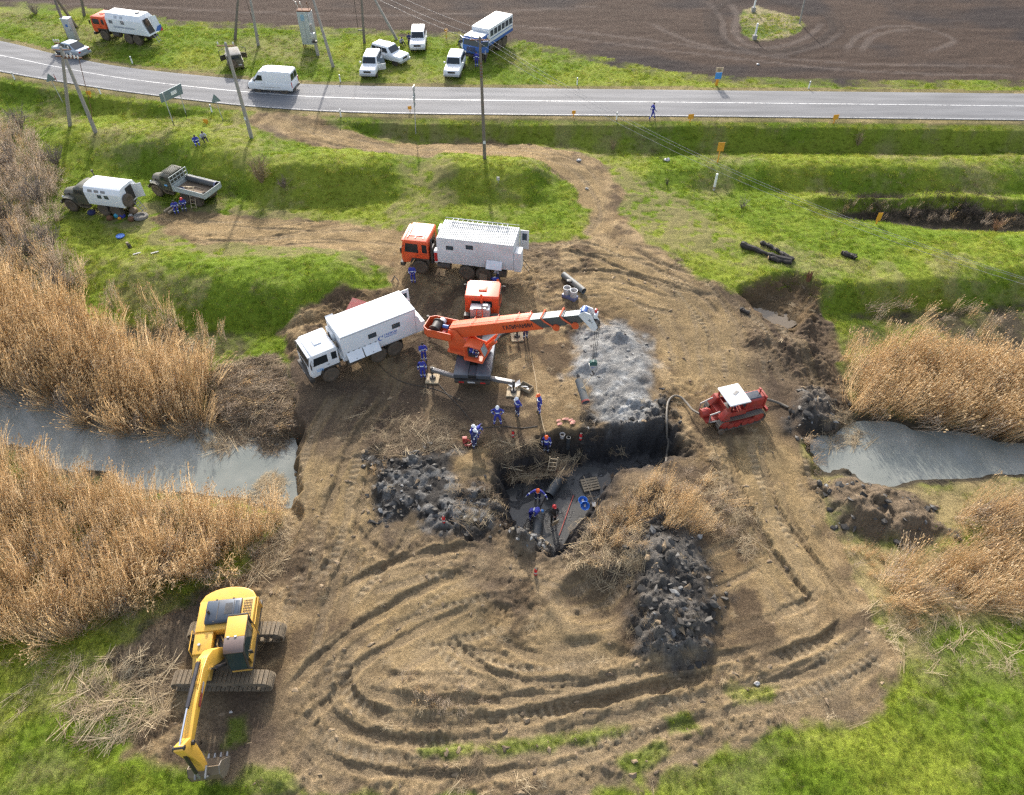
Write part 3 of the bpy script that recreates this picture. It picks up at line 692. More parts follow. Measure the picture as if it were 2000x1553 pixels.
# --- mesh
me = bpy.data.meshes.new('ground'); nv = NR*NC
me.vertices.add(nv); me.vertices.foreach_set('co', np.stack([XX, YY, Z], -1).astype(np.float32).ravel())
i = np.arange(NR-1)[:, None]*NC+np.arange(NC-1)[None, :]
q = np.stack([i, i+1, i+NC+1, i+NC], -1).reshape(-1, 4).astype(np.int32)
me.loops.add(q.size); me.loops.foreach_set('vertex_index', q.ravel())
me.polygons.add(len(q)); me.polygons.foreach_set('loop_start', np.arange(len(q), dtype=np.int32)*4)
me.update(calc_edges=True)
me.polygons.foreach_set('use_smooth', np.ones(len(q), bool))
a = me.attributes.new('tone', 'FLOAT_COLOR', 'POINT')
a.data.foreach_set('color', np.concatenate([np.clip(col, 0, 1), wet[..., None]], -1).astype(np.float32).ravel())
a = me.attributes.new('loose', 'FLOAT', 'POINT'); a.data.foreach_set('value', (dirt*(1-pitfloor)*(1-slur)+field*.8).astype(np.float32).ravel())
m, t, b, n = nodes_of('ground_soil')
at = n.new('ShaderNodeAttribute'); at.attribute_name = 'tone'
al_ = n.new('ShaderNodeAttribute'); al_.attribute_name = 'loose'
tc = n.new('ShaderNodeTexCoord')
def noise(sc, det, ro=.6):
    x = n.new('ShaderNodeTexNoise'); x.inputs['Scale'].default_value = sc; x.inputs['Detail'].default_value = det; x.inputs['Roughness'].default_value = ro
    t.links.new(tc.outputs['Object'], x.inputs['Vector']); return x
na = noise(7, 7, .72); nb = noise(34, 3)
mr = n.new('ShaderNodeMapRange'); mr.inputs[1].default_value = .3; mr.inputs[2].default_value = .7; mr.inputs[3].default_value = .6; mr.inputs[4].default_value = 1.4
t.links.new(na.outputs[0], mr.inputs[0])
vm = n.new('ShaderNodeVectorMath'); vm.operation = 'SCALE'; t.links.new(at.outputs['Color'], vm.inputs[0]); t.links.new(mr.outputs[0], vm.inputs['Scale'])
nc_ = noise(26, 4, .6); mr2 = n.new('ShaderNodeMapRange'); mr2.inputs[1].default_value = .32; mr2.inputs[2].default_value = .68; mr2.inputs[3].default_value = .62; mr2.inputs[4].default_value = 1.38; t.links.new(nc_.outputs[0], mr2.inputs[0])
vm2 = n.new('ShaderNodeVectorMath'); vm2.operation = 'SCALE'; t.links.new(vm.outputs[0], vm2.inputs[0]); t.links.new(mr2.outputs[0], vm2.inputs['Scale'])
t.links.new(vm2.outputs[0], b.inputs['Base Color'])
rr = n.new('ShaderNodeMapRange'); rr.inputs[3].default_value = .95; rr.inputs[4].default_value = .34; t.links.new(at.outputs['Alpha'], rr.inputs[0]); t.links.new(rr.outputs[0], b.inputs['Roughness'])
sr = n.new('ShaderNodeMapRange'); sr.inputs[3].default_value = .08; sr.inputs[4].default_value = .5; t.links.new(at.outputs['Alpha'], sr.inputs[0]); t.links.new(sr.outputs[0], b.inputs['Specular IOR Level'])
ad = n.new('ShaderNodeMath'); ad.operation = 'ADD'; t.links.new(na.outputs[0], ad.inputs[0]); t.links.new(nb.outputs[0], ad.inputs[1])
bp = n.new('ShaderNodeBump'); bp.inputs['Strength'].default_value = .8; bp.inputs['Distance'].default_value = .08
t.links.new(ad.outputs[0], bp.inputs['Height']); t.links.new(bp.outputs[0], b.inputs['Normal'])
MATS['ground'] = m
ground = structure(put('ground', me, m))
# sampler on the finished sheet
def samp(A, X, Y):
    X = np.asarray(X, float); Y = np.asarray(Y, float)
    r = np.clip(np.searchsorted(YS, Y)-1, 0, NR-2); u = X/halfw(Y); c = np.clip(np.searchsorted(US, u)-1, 0, NC-2)
    fy = np.clip((Y-YS[r])/(YS[r+1]-YS[r]), 0, 1); fx = np.clip((u-US[c])/(US[c+1]-US[c]), 0, 1)
    return (A[r, c]*(1-fx)+A[r, c+1]*fx)*(1-fy)+(A[r+1, c]*(1-fx)+A[r+1, c+1]*fx)*fy
def HZ(x, y): return float(samp(Z, np.array([x]), np.array([y]))[0])
def G(px, py, it=8):
    z = 0.0
    for _ in range(it):
        p = W(px, py, z); z = .5*z+.5*HZ(p[0], p[1]) if _ > 2 else HZ(p[0], p[1])
    return Vector((p[0], p[1], HZ(p[0], p[1])))

# ------------------------------------------------------------------ road with its markings
def strip(name, A, B, z, m, nx=1, crown=0.0):
    n_ = 260
    def rs(P):
        s = np.concatenate([[0], np.cumsum(np.hypot(*np.diff(P, axis=0).T))]); k = np.linspace(0, s[-1], n_)
        return np.stack([np.interp(k, s, P[:,0]), np.interp(k, s, P[:,1])], -1)
    A = rs(A); B = rs(B); vs = []; fs = []
    for i_ in range(n_):
        for j in range(nx+1):
            f = j/nx; vs.append((A[i_,0]*(1-f)+B[i_,0]*f, A[i_,1]*(1-f)+B[i_,1]*f, z+crown*(1-(2*f-1)**2)))
    k = nx+1
    for i_ in range(n_-1):
        for j in range(nx): fs.append((i_*k+j, i_*k+j+1, (i_+1)*k+j+1, (i_+1)*k+j))
    me_ = bpy.data.meshes.new(name); me_.from_pydata(vs, [], fs); me_.update()
    bm = bmesh.new(); bm.from_mesh(me_); bmesh.ops.recalc_face_normals(bm, faces=bm.faces)
    if bm.faces[0].normal.z < 0: bmesh.ops.reverse_faces(bm, faces=bm.faces)
    bm.to_mesh(me_); bm.free()
    return structure(put(name, me_, m))
m, t, b, n = nodes_of('asphalt'); tc = n.new('ShaderNodeTexCoord')
mp = n.new('ShaderNodeMapping'); mp.inputs['Scale'].default_value = (.12, 1.1, 1); t.links.new(tc.outputs['Object'], mp.inputs[0])
n1_ = n.new('ShaderNodeTexNoise'); n1_.inputs['Scale'].default_value = 1.0; n1_.inputs['Detail'].default_value = 5; t.links.new(mp.outputs[0], n1_.inputs['Vector'])
n2_ = n.new('ShaderNodeTexNoise'); n2_.inputs['Scale'].default_value = 26; n2_.inputs['Detail'].default_value = 4; t.links.new(tc.outputs['Object'], n2_.inputs['Vector'])
cr = n.new('ShaderNodeValToRGB'); cr.color_ramp.elements[0].position = .3; cr.color_ramp.elements[0].color = (.125,.126,.132,1); cr.color_ramp.elements[1].position = .7; cr.color_ramp.elements[1].color = (.19,.19,.195,1)
t.links.new(n1_.outputs[0], cr.inputs[0])
mm_ = n.new('ShaderNodeMapRange'); mm_.inputs[3].default_value = .75; mm_.inputs[4].default_value = 1.25; t.links.new(n2_.outputs[0], mm_.inputs[0])
vm = n.new('ShaderNodeVectorMath'); vm.operation = 'SCALE'; t.links.new(cr.outputs[0], vm.inputs[0]); t.links.new(mm_.outputs[0], vm.inputs['Scale']); la_ = n.new('ShaderNodeAttribute'); la_.attribute_name = 'lane'; vmL = n.new('ShaderNodeVectorMath'); vmL.operation = 'SCALE'; t.links.new(vm.outputs[0], vmL.inputs[0]); t.links.new(la_.outputs['Fac'], vmL.inputs['Scale']); t.links.new(vmL.outputs[0], b.inputs['Base Color'])
b.inputs['Roughness'].default_value = .8; b.inputs['Specular IOR Level'].default_value = .25
bp = n.new('ShaderNodeBump'); bp.inputs['Strength'].default_value = .3; bp.inputs['Distance'].default_value = .01; t.links.new(n2_.outputs[0], bp.inputs['Height']); t.links.new(bp.outputs[0], b.inputs['Normal'])
asph = m
road = strip('road', rn, rf, ZR, asph, 24, .05)
_f = np.tile(np.linspace(0, 1, 25), 260); _s_ = np.repeat(np.arange(260)/2.0, 25)
_ln = np.zeros_like(_f)
for c__ in (.14, .36, .62, .86): _ln += np.exp(-((_f-c__)/.055)**2)
_tone = 1.04-.17*_ln*(.6+.8*fbm(_s_, _f*3, .35, 3, 4))+.22*(fbm(_s_*1.0, _f*6, .5, 4, 6)-.5)+.14*sst(.05, 0, np.minimum(_f, 1-_f))
_a = road.data.attributes.new('lane', 'FLOAT', 'POINT'); _a.data.foreach_set('value', _tone.astype(np.float32))
m, t, b, n = nodes_of('road_paint'); tc = n.new('ShaderNodeTexCoord'); nz = n.new('ShaderNodeTexNoise'); nz.inputs['Scale'].default_value = 2.5; nz.inputs['Detail'].default_value = 8
t.links.new(tc.outputs['Object'], nz.inputs['Vector']); cr = n.new('ShaderNodeValToRGB'); cr.color_ramp.elements[0].position = .35; cr.color_ramp.elements[0].color = (.22,.22,.22,1); cr.color_ramp.elements[1].position = .5; cr.color_ramp.elements[1].color = (.5,.5,.49,1)
t.links.new(nz.outputs[0], cr.inputs[0]); t.links.new(cr.outputs[0], b.inputs['Base Color']); b.inputs['Roughness'].default_value = .6
rpaint = m
def between(f): 
    k = min(len(rn), len(rf)); 
    def rs(P):
        s = np.concatenate([[0], np.cumsum(np.hypot(*np.diff(P, axis=0).T))]); q_ = np.linspace(0, s[-1], 200)
        return np.stack([np.interp(q_, s, P[:,0]), np.interp(q_, s, P[:,1])], -1)
    return rs(rn)*(1-f)+rs(rf)*f
strip('centre_line', between(.489), between(.511), ZR+.06, rpaint)
strip('edge_line', between(.018), between(.03), ZR+.02, rpaint)
# ------------------------------------------------------------------ water
def sheet(name, pts, z, m):
    P = smooth_line(list(pts)+[pts[0]], 3)[:-1]; vs = [W(x, y, z) for x, y in P]
    bm = bmesh.new(); vv = [bm.verts.new(v) for v in vs]; f = bm.faces.new(vv)
    if f.normal.z == 0: bm.normal_update()
    bm.normal_update()
    if f.normal.z < 0: f.normal_flip()
    me_ = bpy.data.meshes.new(name); bm.to_mesh(me_); bm.free()
    return structure(put(name, me_, m))
def water(name, col, rough=.06, bump=.12, murk=None):
    m, t, b, n = nodes_of(name); tc = n.new('ShaderNodeTexCoord')
    nz = n.new('ShaderNodeTexNoise'); nz.inputs['Scale'].default_value = .35; nz.inputs['Detail'].default_value = 5; t.links.new(tc.outputs['Object'], nz.inputs['Vector'])
    cr = n.new('ShaderNodeValToRGB'); cr.color_ramp.elements[0].position = .35; cr.color_ramp.elements[0].color = (*col, 1); cr.color_ramp.elements[1].position = .68; cr.color_ramp.elements[1].color = (*(murk or col), 1)
    t.links.new(nz.outputs[0], cr.inputs[0]); t.links.new(cr.outputs[0], b.inputs['Base Color'])
    b.inputs['Roughness'].default_value = rough; b.inputs['IOR'].default_value = 1.33
    n2 = n.new('ShaderNodeTexNoise'); n2.inputs['Scale'].default_value = 3.0; n2.inputs['Detail'].default_value = 4; t.links.new(tc.outputs['Object'], n2.inputs['Vector'])
    bp = n.new('ShaderNodeBump'); bp.inputs['Strength'].default_value = bump; bp.inputs['Distance'].default_value = .03; t.links.new(n2.outputs[0], bp.inputs['Height']); t.links.new(bp.outputs[0], b.inputs['Normal'])
    return m
wm = water('ditch_water', (.165,.178,.16), .12, .1, (.25,.255,.225))
ZW = -1.45
sheet('water', [(-700,600),(-200,680),(0,730),(150,775),(300,810),(430,828),(572,842),(574,1000),(480,990),(350,985),(200,960),(90,930),(0,900),(-200,860),(-700,800)], ZW, wm)
sheet('water', [(1582,850),(1700,815),(1850,840),(2000,862),(2300,900),(2900,960),(2900,1010),(2300,950),(2000,935),(1850,948),(1720,965),(1640,930),(1590,940)], ZW, wm)
sheet('water', [(1465,598),(1510,580),(1556,590),(1570,620),(1530,645),(1485,630)], -1.3, water('puddle_water', (.14,.11,.075), .05, .1))
sheet('water', [(980,950),(1075,920),(1180,915),(1190,965),(1140,1020),(1085,1105),(1000,1060),(985,1000)], -2.275, water('pit_water', (.075,.078,.078), .16, .2, (.10,.092,.08)))
# ------------------------------------------------------------------ plants and litter
rg_ = np.random.default_rng(21)
def ribbon(mb, base, d, L, w0, bend, az, seg=3):
    """a leaf: base point, lean vector, length, width, droop"""
    p = np.array(base, float); dirv = np.array(d, float); dirv /= np.linalg.norm(dirv)
    side = np.array([math.cos(az), math.sin(az), 0.0])
    pts = []
    for k in range(seg+1):
        f = k/seg; wd = w0*(1-f*.85)
        pts += [tuple(p-side*wd/2), tuple(p+side*wd/2)]
        p = p+dirv*L/seg
        dirv = dirv+np.array([dirv[0]*.6, dirv[1]*.6, -bend])/seg; dirv /= np.linalg.norm(dirv)
    mb.add(pts, [(2*k, 2*k+1, 2*k+3, 2*k+2) for k in range(seg)])
def tuft(name, m, n=34, rad=.26, h=(.10,.26), w=(.012,.024), lean=.6, bend=.5, seg=2):
    mb = MB()
    for _ in range(n):
        r = rad*math.sqrt(rg_.random()); a = rg_.random()*6.283; b = rg_.random()*6.283
        ln = lean*rg_.random()
        ribbon(mb, (r*math.cos(a), r*math.sin(a), -.02), (ln*math.cos(b), ln*math.sin(b), 1), rg_.uniform(*h), rg_.uniform(*w), bend, rg_.random()*6.283, seg)
    me = mb.mesh(name, fix=False); me.materials.append(m); return me
g_green = leafmat('grass_green', [(.105,.175,.014),(.155,.225,.02),(.21,.27,.03)], .52)
g_yell = leafmat('grass_yellow', [(.20,.25,.022),(.26,.285,.036),(.32,.295,.075)], .5)
g_dry = leafmat('grass_dry', [(.20,.16,.085),(.29,.235,.13),(.36,.30,.18)], .35)
tufts = [tuft('grass_a', g_green), tuft('grass_b', g_green, 40, .3, (.12,.34)), tuft('grass_c', g_yell), tuft('grass_d', g_dry, 30, .3, (.12,.3), (.010,.02), .9, .8)]
def cand(n, y0, y1, xm=1.3):
    """even candidates over the ground in view"""
    Yc = []; 
    a, b = halfw(y0), halfw(y1)
    u = rg_.random(n); k = (b*b-a*a)
    hwv = np.sqrt(a*a+u*k); Y = (hwv-19.6)/.455
    X = (rg_.random(n)*2-1)*xm*hwv
    return X, Y
def ground_area(y0, y1): return (y1-y0)*(halfw(y0)+halfw(y1))*1.3
def scatter_grass():
    P = []; S = []; I = []
    for (y0, y1, den, sc) in ((4, 24, 34, .72), (24, 45, 17, .95), (45, 62, 11, 1.1), (62, 104, 7.5, 1.3)):
        n = int(den*ground_area(y0, y1)); X, Y = cand(n, y0, y1)
        g = samp(gw, X, Y); keep = rg_.random(n) < g**1.2
        keep &= samp(droad, X, Y) > .35
        X, Y = X[keep], Y[keep]; z = samp(Z, X, Y)
        dr = samp(dry, X, Y); lu = samp(lush, X, Y)
        r = rg_.random(len(X))
        idx = np.where(r < dr*.6+.09, 3, np.where(rg_.random(len(X)) < .22+.5*lu, 2, rg_.integers(0, 2, len(X))))
        hn = fbm(X, Y, .5, 3, 7)
        P.append(np.stack([X, Y, z], -1)); S.append(sc*(.28+.65*hn)*rg_.uniform(.75, 1.25, len(X))*(.55+.45*samp(gw, X, Y))); I.append(idx)
    P = np.vstack(P); S = np.concatenate(S); I = np.concatenate(I); n = len(P)
    rot = np.stack([rg_.normal(0, .12, n), rg_.normal(0, .12, n), rg_.random(n)*6.283], -1)
    print('grass', n)
    return scatter('grass', P, rot, S, I, tufts, 'short bright green spring grass over the banks and verges', 'grass')
scatter_grass()

# reeds: stalk with leaves and plume
def reed_clump(name, mats, n=12, h=(1.9,2.8), rad=.42, lean=.18, heads=.7, leaves=3, spread=None):
    mb = MB(); mh = MB()
    for _ in range(n):
        r = rad*math.sqrt(rg_.random()); a = rg_.random()*6.283; b = rg_.random()*6.283
        L = rg_.uniform(*h); ln = lean*rg_.random()+ (.0 if spread is None else spread*rg_.random())
        p = np.array([r*math.cos(a), r*math.sin(a), -.05]); d = np.array([ln*math.cos(b)+.05, ln*math.sin(b), 1.0]); d /= np.linalg.norm(d)
        pts = [p]; seg = 5; dd = d.copy()
        for k in range(seg):
            p = p+dd*L/seg; pts.append(p); dd = dd+np.array([d[0]*.16+.015, d[1]*.16, -.03]); dd /= np.linalg.norm(dd)
        az = rg_.random()*6.283
        for az2 in (az, az+1.57):
            sd_ = np.array([math.cos(az2), math.sin(az2), 0])
            vs = []
            for k, q_ in enumerate(pts):
                wd = .022*(1-.5*k/seg); vs += [tuple(q_-sd_*wd/2), tuple(q_+sd_*wd/2)]
            mb.add(vs, [(2*k, 2*k+1, 2*k+3, 2*k+2) for k in range(seg)])
        for _l in range(leaves):
            k = rg_.integers(1, seg); q_ = pts[k]; la = rg_.random()*6.283
            ribbon(mb, q_, (.5*math.cos(la)+.15, .5*math.sin(la), .9), rg_.uniform(.35, .75), rg_.uniform(.016, .03), 1.1, la+1.57, 3)
        if rg_.random() < heads:
            q_ = pts[-1]; hl = rg_.uniform(.18, .34); hw = rg_.uniform(.03, .06)
            e = q_+np.array([dd[0]*hl+.06, dd[1]*hl, dd[2]*hl*.8])
            mid = q_*.55+e*.45
            ring = [tuple(mid+np.array([hw*math.cos(t_), hw*math.sin(t_), rg_.uniform(-.03,.03)])) for t_ in (0, 1.57, 3.14, 4.71)]
            mh.add([tuple(q_)]+ring+[tuple(e)], [(0,1,2),(0,2,3),(0,3,4),(0,4,1),(5,2,1),(5,3,2),(5,4,3),(5,1,4)])
    k = len(mb.f); mb.add(mh.v, mh.f)
    me = mb.mesh(name, fix=False); me.materials.append(mats[0]); me.materials.append(mats[1])
    mi = np.zeros(len(me.polygons), np.int32); mi[k:] = 1; me.polygons.foreach_set('material_index', mi)
    return me
r_gold = leafmat('reed_gold', [(.52,.365,.19),(.64,.47,.265),(.74,.58,.365)], .55, .6)
r_grey = leafmat('reed_grey', [(.34,.265,.19),(.45,.36,.265),(.56,.465,.36)], .5, .7)
r_head = leafmat('reed_plume', [(.56,.41,.22),(.64,.49,.29),(.72,.58,.38)], .5, .8)
r_dark = leafmat('scrub_dark', [(.055,.042,.032),(.09,.07,.052),(.14,.11,.08)], .2, .8)
reeds = [reed_clump('reed_a', (r_gold, r_head)), reed_clump('reed_b', (r_gold, r_head), 14, (2.1,3.0)), reed_clump('reed_c', (r_grey, r_head), 12, (1.5,2.4), heads=.35),
         reed_clump('reed_d', (r_grey, r_grey), 14, (1.0,1.9), lean=.9, heads=.1, leaves=4), reed_clump('reed_e', (r_gold, r_head), 10, (.9,1.5), lean=.5, heads=.45), reed_clump('reed_f', (r_dark, r_dark), 14, (.8,1.7), lean=.9, heads=0, leaves=4)]
def bed(name, pts, z0, den, mixw, label, lean=(0,0), scl=(.85,1.15), sway=.10, edge=None, gold=None):
    P_ = poly(pts, z0); x0, y0 = P_.min(0); x1, y1 = P_.max(0); n = int((x1-x0)*(y1-y0)*den)
    X = rg_.uniform(x0, x1, n); Y = rg_.uniform(y0, y1, n)
    d = sdf(P_, X, Y)+(fbm(X, Y, .6, 3, 3)-.5)*1.3; k = d < 0
    k &= rg_.random(n) < (.55+.45*sst(0, -1.2, d))
    X, Y, d = X[k], Y[k], d[k]; n = len(X); z = np.maximum(samp(Z, X, Y), ZW-.25)
    idx = rg_.choice(len(reeds), n, p=np.array(list(mixw)+[0]*(len(reeds)-len(mixw)))/sum(mixw))
    pt = fbm(X, Y, .25, 3, 12)
    rot = np.stack([lean[1]+rg_.normal(0, sway, n)+(pt-.5)*.35, lean[0]+rg_.normal(0, sway, n)+(fbm(X, Y, .25, 3, 5)-.5)*.35, rg_.random(n)*.8-.4], -1)
    # the outermost stems hang outwards
    out = sst(-.9, 0, d)
    e = .05; gx = sdf(P_, X+e, Y)-sdf(P_, X-e, Y); gy = sdf(P_, X, Y+e)-sdf(P_, X, Y-e); L = np.hypot(gx, gy)+1e-6
    k2 = out*rg_.uniform(.1, .75, n)*(edge if edge is not None else .8)
    rot[:,1] += gx/L*k2; rot[:,0] -= gy/L*k2
    s = rg_.uniform(scl[0], scl[1], n)*(.8+.4*pt)
    print(name, n)
    return scatter(name, np.stack([X, Y, z], -1), rot, s, idx, reeds, label, 'reeds')
bed('reed_bed', [(-320,500),(0,560),(120,600),(230,655),(340,705),(415,735),(412,838),(280,836),(150,806),(0,766),(-320,700)], -1.0, 6, (4,4,1.2,.4,.3), 'tall golden dry reeds on the far side of the left pond', (.02,.0), (.95,1.3), .07, 1.1)
bed('reed_bed', [(-250,840),(0,880),(110,920),(220,950),(330,965),(480,985),(550,1000),(520,1085),(450,1130),(340,1150),(260,1215),(170,1262),(0,1292),(-250,1300)], -.8, 7, (4,3,1.0,1.6,1.5), 'golden dry reeds between the left pond and the yellow excavator', (.05,.05), (.7,1.0))
bed('reed_bed', [(1645,705),(1700,690),(1800,690),(2000,720),(2300,760),(2300,880),(2000,862),(1850,838),(1720,818),(1655,795)], -1.1, 6, (4,4,1.2,.6,.4), 'tall pale brown reeds on the far side of the right pond', (.16,.0), (.85,1.1), .07, 1.1)
bed('reed_bed', [(1860,985),(2000,965),(2300,985),(2300,1230),(2000,1212),(1850,1200),(1720,1185),(1690,1120),(1770,1090),(1890,1050)], -.7, 6.5, (1.2,.6,.5,1.2,5), 'low wind-bent golden reeds on the near side of the right pond', (.45,-.1), (.6,1.0), .2)
bed('reed_bed', [(1205,975),(1270,940),(1340,955),(1395,1030),(1390,1060),(1340,1040),(1260,1010),(1200,1060),(1150,1060)], .3, 11, (3,1,1,2,4), 'clump of dry reeds at the right edge of the dug pit', (.05,.0), (.4,.66), .2)
bed('reed_bed', [(1175,1010),(1215,985),(1260,1020),(1255,1080),(1200,1120),(1130,1085)], .2, 6, (.3,0,1,3,3), 'flattened straw-coloured reeds on the bank right of the pit', (.1,.0), (.3,.55), .5)
bed('reed_bed', [(1330,915),(1420,960),(1450,1040),(1400,1070),(1370,980)], 0, 3, (1,0,1,3,2), 'scattered plumed reeds between the pit and the tractor ruts', (.3,.0), (.35,.7), .4)
bed('reed_bed', [(1645,1050),(1700,1052),(1780,1090),(1860,1070),(2000,1050),(2000,1215),(1850,1212),(1765,1250),(1705,1180),(1660,1100)], -.4, 6, (0,0,.6,1.2,5), 'low dry golden grass along the right edge of the worked ground', (.3,-.05), (.28,.5), .35)
bed('reed_bed', [(415,720),(520,700),(560,770),(555,850),(500,866),(430,850),(405,800)], -.7, 5, (.2,0,2,4,.5), 'dark flattened reeds lying between the left reeds and the white truck', (1.25,.1), (.5,.8), .18, .2)
bed('brush', [(1600,392),(1720,385),(1850,395),(2000,405),(2150,410),(2150,455),(1900,440),(1720,430),(1640,424)], -1.6, 3.4, (0,0,.1,.3,.1,6), 'tangled dark dead stems filling the hollow on the right', (0,0), (.35,.65), .45)
bed('brush', [(-300,225),(0,235),(60,265),(105,320),(130,400),(110,470),(0,470),(-300,420)], -.5, 3.2, (.2,0,4,4,.6), 'greyish dead brush covering the left edge below the road', (0,0), (.6,1.0), .35)
bed('reed_bed', [(725,915),(755,905),(765,925),(735,940)], 0, 9, (0,0,1,2,3), 'small straw-coloured reed tuft on the left edge of the grey clay', (0,0), (.3,.5), .3)
bed('reed_bed', [(735,1330),(800,1315),(880,1330),(960,1355),(900,1380),(800,1372),(745,1360)], .2, 7, (0,0,.6,3,1.2), 'trampled straw tussock inside the loop of wheel ruts', (.2,0), (.28,.5), .55)
bed('reed_bed', [(1560,830),(1600,880),(1600,930),(1560,900)], -.6, 3, (0,0,1,2,2), 'broken straw-coloured stems at the end of the right pond', (.2,.2), (.4,.7), .5)
bed('reed_bed', [(1660,590),(1760,575),(1900,590),(2000,600),(2300,640),(2300,720),(2000,690),(1800,670),(1680,660)], -.9, .6, (1,1,3,2,1), 'sparse greyish stems on the grass slope above the right reeds', (.2,.0), (.6,.95), .2)
bed('reed_bed', [(180,560),(330,600),(440,650),(430,690),(330,670),(220,610)], -.6, 1.3, (2,1,2,.6,.5), 'sparse plumed reeds on the dark grass bank above the left reeds', (0,0), (.6,.9))
bed('reed_bed', [(-300,380),(0,420),(90,470),(180,540),(150,590),(0,540),(-300,480)], -.8, 4.0, (.6,.3,4,3,1), 'greyish brown dry reeds at the left edge below the olive trucks', (0,0), (.6,1.0), .2)
bed('reed_bed', [(1560,395),(1900,400),(2000,420),(2100,430),(2100,450),(1900,440),(1650,425)], -1.4, .5, (0,0,1,2,1), 'few pale stems standing in the hollow on the right', (0,0), (.3,.55), .3)
# lying straw
def straw(name, m, n=14, L=(.3,.9), rad=.35, w=(.008,.018)):
    mb = MB(); a0 = rg_.random()*6.283
    for _ in range(n):
        a = a0+rg_.normal(0, .7); l = rg_.uniform(*L); c = rg_.normal(0, rad*.5, 2); t_ = rg_.normal(0, .14)
        d = np.array([math.cos(a), math.sin(a), t_]); wd = rg_.uniform(*w); s_ = np.array([-math.sin(a), math.cos(a), 0])*wd/2
        p0 = np.array([c[0], c[1], rg_.uniform(.0, .10)])-d*l/2; p1 = p0+d*l*.5+np.array([0, 0, rg_.uniform(0, .05)]); p2 = p0+d*l
        mb.add([tuple(q_) for p in (p0, p1, p2) for q_ in (p-s_, p+s_)], [(0,1,3,2),(2,3,5,4)])
    me = mb.mesh(name, fix=False); me.materials.append(m); return me
s_pale = leafmat('straw_pale', [(.28,.21,.12),(.40,.31,.19),(.52,.42,.27)], .2, .8)
s_brown = leafmat('straw_brown', [(.10,.07,.045),(.18,.13,.08),(.26,.195,.12)], .15, .8)
straws = [straw('straw_a', s_pale), straw('straw_b', s_brown), straw('straw_c', s_brown, 20, (.2,.6), .3), straw('straw_d', s_pale, 5, (.7,1.9), .3, (.012,.024)), straw('straw_e', s_brown, 9, (.7,1.6), .4, (.012,.022))]
def litter():
    P = []; S = []; I = []
    n = int(5*ground_area(8, 52)); X, Y = cand(n, 8, 52)
    f = samp(dirt*(1-pitfloor)*(1-slur*.95)*(1-.75*clay), X, Y)*sst(.48, .70, fbm(X, Y, .35, 4, 9))*(1-.55*samp(light, X, Y))*(.12+samp(rough_*_sm, X, Y))
    k = rg_.random(n) < f; P.append(np.stack([X[k], Y[k]], -1)); I.append(rg_.choice(5, k.sum(), p=(.3,.3,.28,.05,.07))); S.append(rg_.uniform(.3, .9, k.sum()))
    def zone(pts, z0, den, pr, sc):
        P_ = poly(pts, z0); x0, y0 = P_.min(0); x1, y1 = P_.max(0); n = int((x1-x0)*(y1-y0)*den)
        X = rg_.uniform(x0, x1, n); Y = rg_.uniform(y0, y1, n); k = sdf(P_, X, Y)+(fbm(X, Y, .8, 2, 3)-.5) < 0
        P.append(np.stack([X[k], Y[k]], -1)); I.append(rg_.choice(5, k.sum(), p=pr)); S.append(rg_.uniform(*sc, k.sum()))
    zone([(415,705),(540,690),(570,760),(565,850),(520,868),(430,840),(400,800)], -.6, 16, (.06,.3,.2,.04,.4), (.8,1.3))
    zone([(150,1330),(300,1270),(345,1300),(330,1400),(230,1450),(140,1480),(130,1400)], .1, 9, (.35,.15,.1,.25,.15), (.8,1.3))
    zone([(760,820),(900,830),(880,880),(740,900),(730,860)], 0, 14, (.1,.4,.3,.05,.15), (.7,1.1))
    zone([(960,868),(1120,868),(1140,910),(1000,930),(950,900)], -.4, 14, (.15,.35,.2,.1,.2), (.7,1.1))
    zone([(860,940),(980,960),(990,1040),(900,1040)], -.3, 5, (.1,.5,.2,.05,.15), (.7,1.1))
    zone([(1170,1020),(1250,1010),(1260,1120),(1190,1160),(1100,1090)], .1, 14, (.5,.2,.1,.15,.05), (.7,1.1))
    zone([(1380,900),(1500,1000),(1480,1100),(1380,1060)], 0, 7, (.4,.25,.15,.15,.05), (.6,1.0))
    zone([(480,1000),(580,980),(560,1120),(480,1150)], -.2, 8, (.4,.2,.1,.2,.1), (.7,1.1))
    zone([(1600,800),(1660,800),(1700,850),(1600,880)], -.9, 7, (.3,.2,.1,.2,.2), (.8,1.2))
    zone([(0,900),(480,1000),(520,1060),(300,1180),(0,1280)], -.7, 2.0, (.4,.0,.0,.6,.0), (.8,1.5))
    zone([(300,815),(420,815),(500,850),(430,880),(300,850)], -1.2, 6, (.3,.1,.0,.4,.2), (.8,1.4))
    zone([(150,790),(300,815),(300,850),(150,830)], -1.2, 5, (.3,.1,.0,.4,.2), (.8,1.4))
    zone([(520,935),(558,925),(562,985),(530,985),(480,975)], -1.45, 40, (.85,.0,.0,.15,.0), (.3,.7))
    zone([(0,1280),(200,1270),(300,1300),(200,1400),(0,1420)], .1, 2.0, (.6,.0,.0,.4,.0), (.6,1.0))
    zone([(1690,1180),(2000,1210),(2000,1330),(1760,1300)], .1, 2.5, (.7,.0,.0,.3,.0), (.6,1.0))
    P = np.vstack(P); S = np.concatenate(S); I = np.concatenate(I); n = len(P); z = np.maximum(samp(Z, P[:,0], P[:,1]), ZW)
    e = .15; sx = (samp(Z, P[:,0]+e, P[:,1])-samp(Z, P[:,0]-e, P[:,1]))/(2*e); sy = (samp(Z, P[:,0], P[:,1]+e)-samp(Z, P[:,0], P[:,1]-e))/(2*e)
    rz = np.where(rg_.random(n) < .5, rg_.normal(0, .5, n), rg_.random(n)*6.283)
    sx = np.clip(sx, -.8, .8); sy = np.clip(sy, -.8, .8)
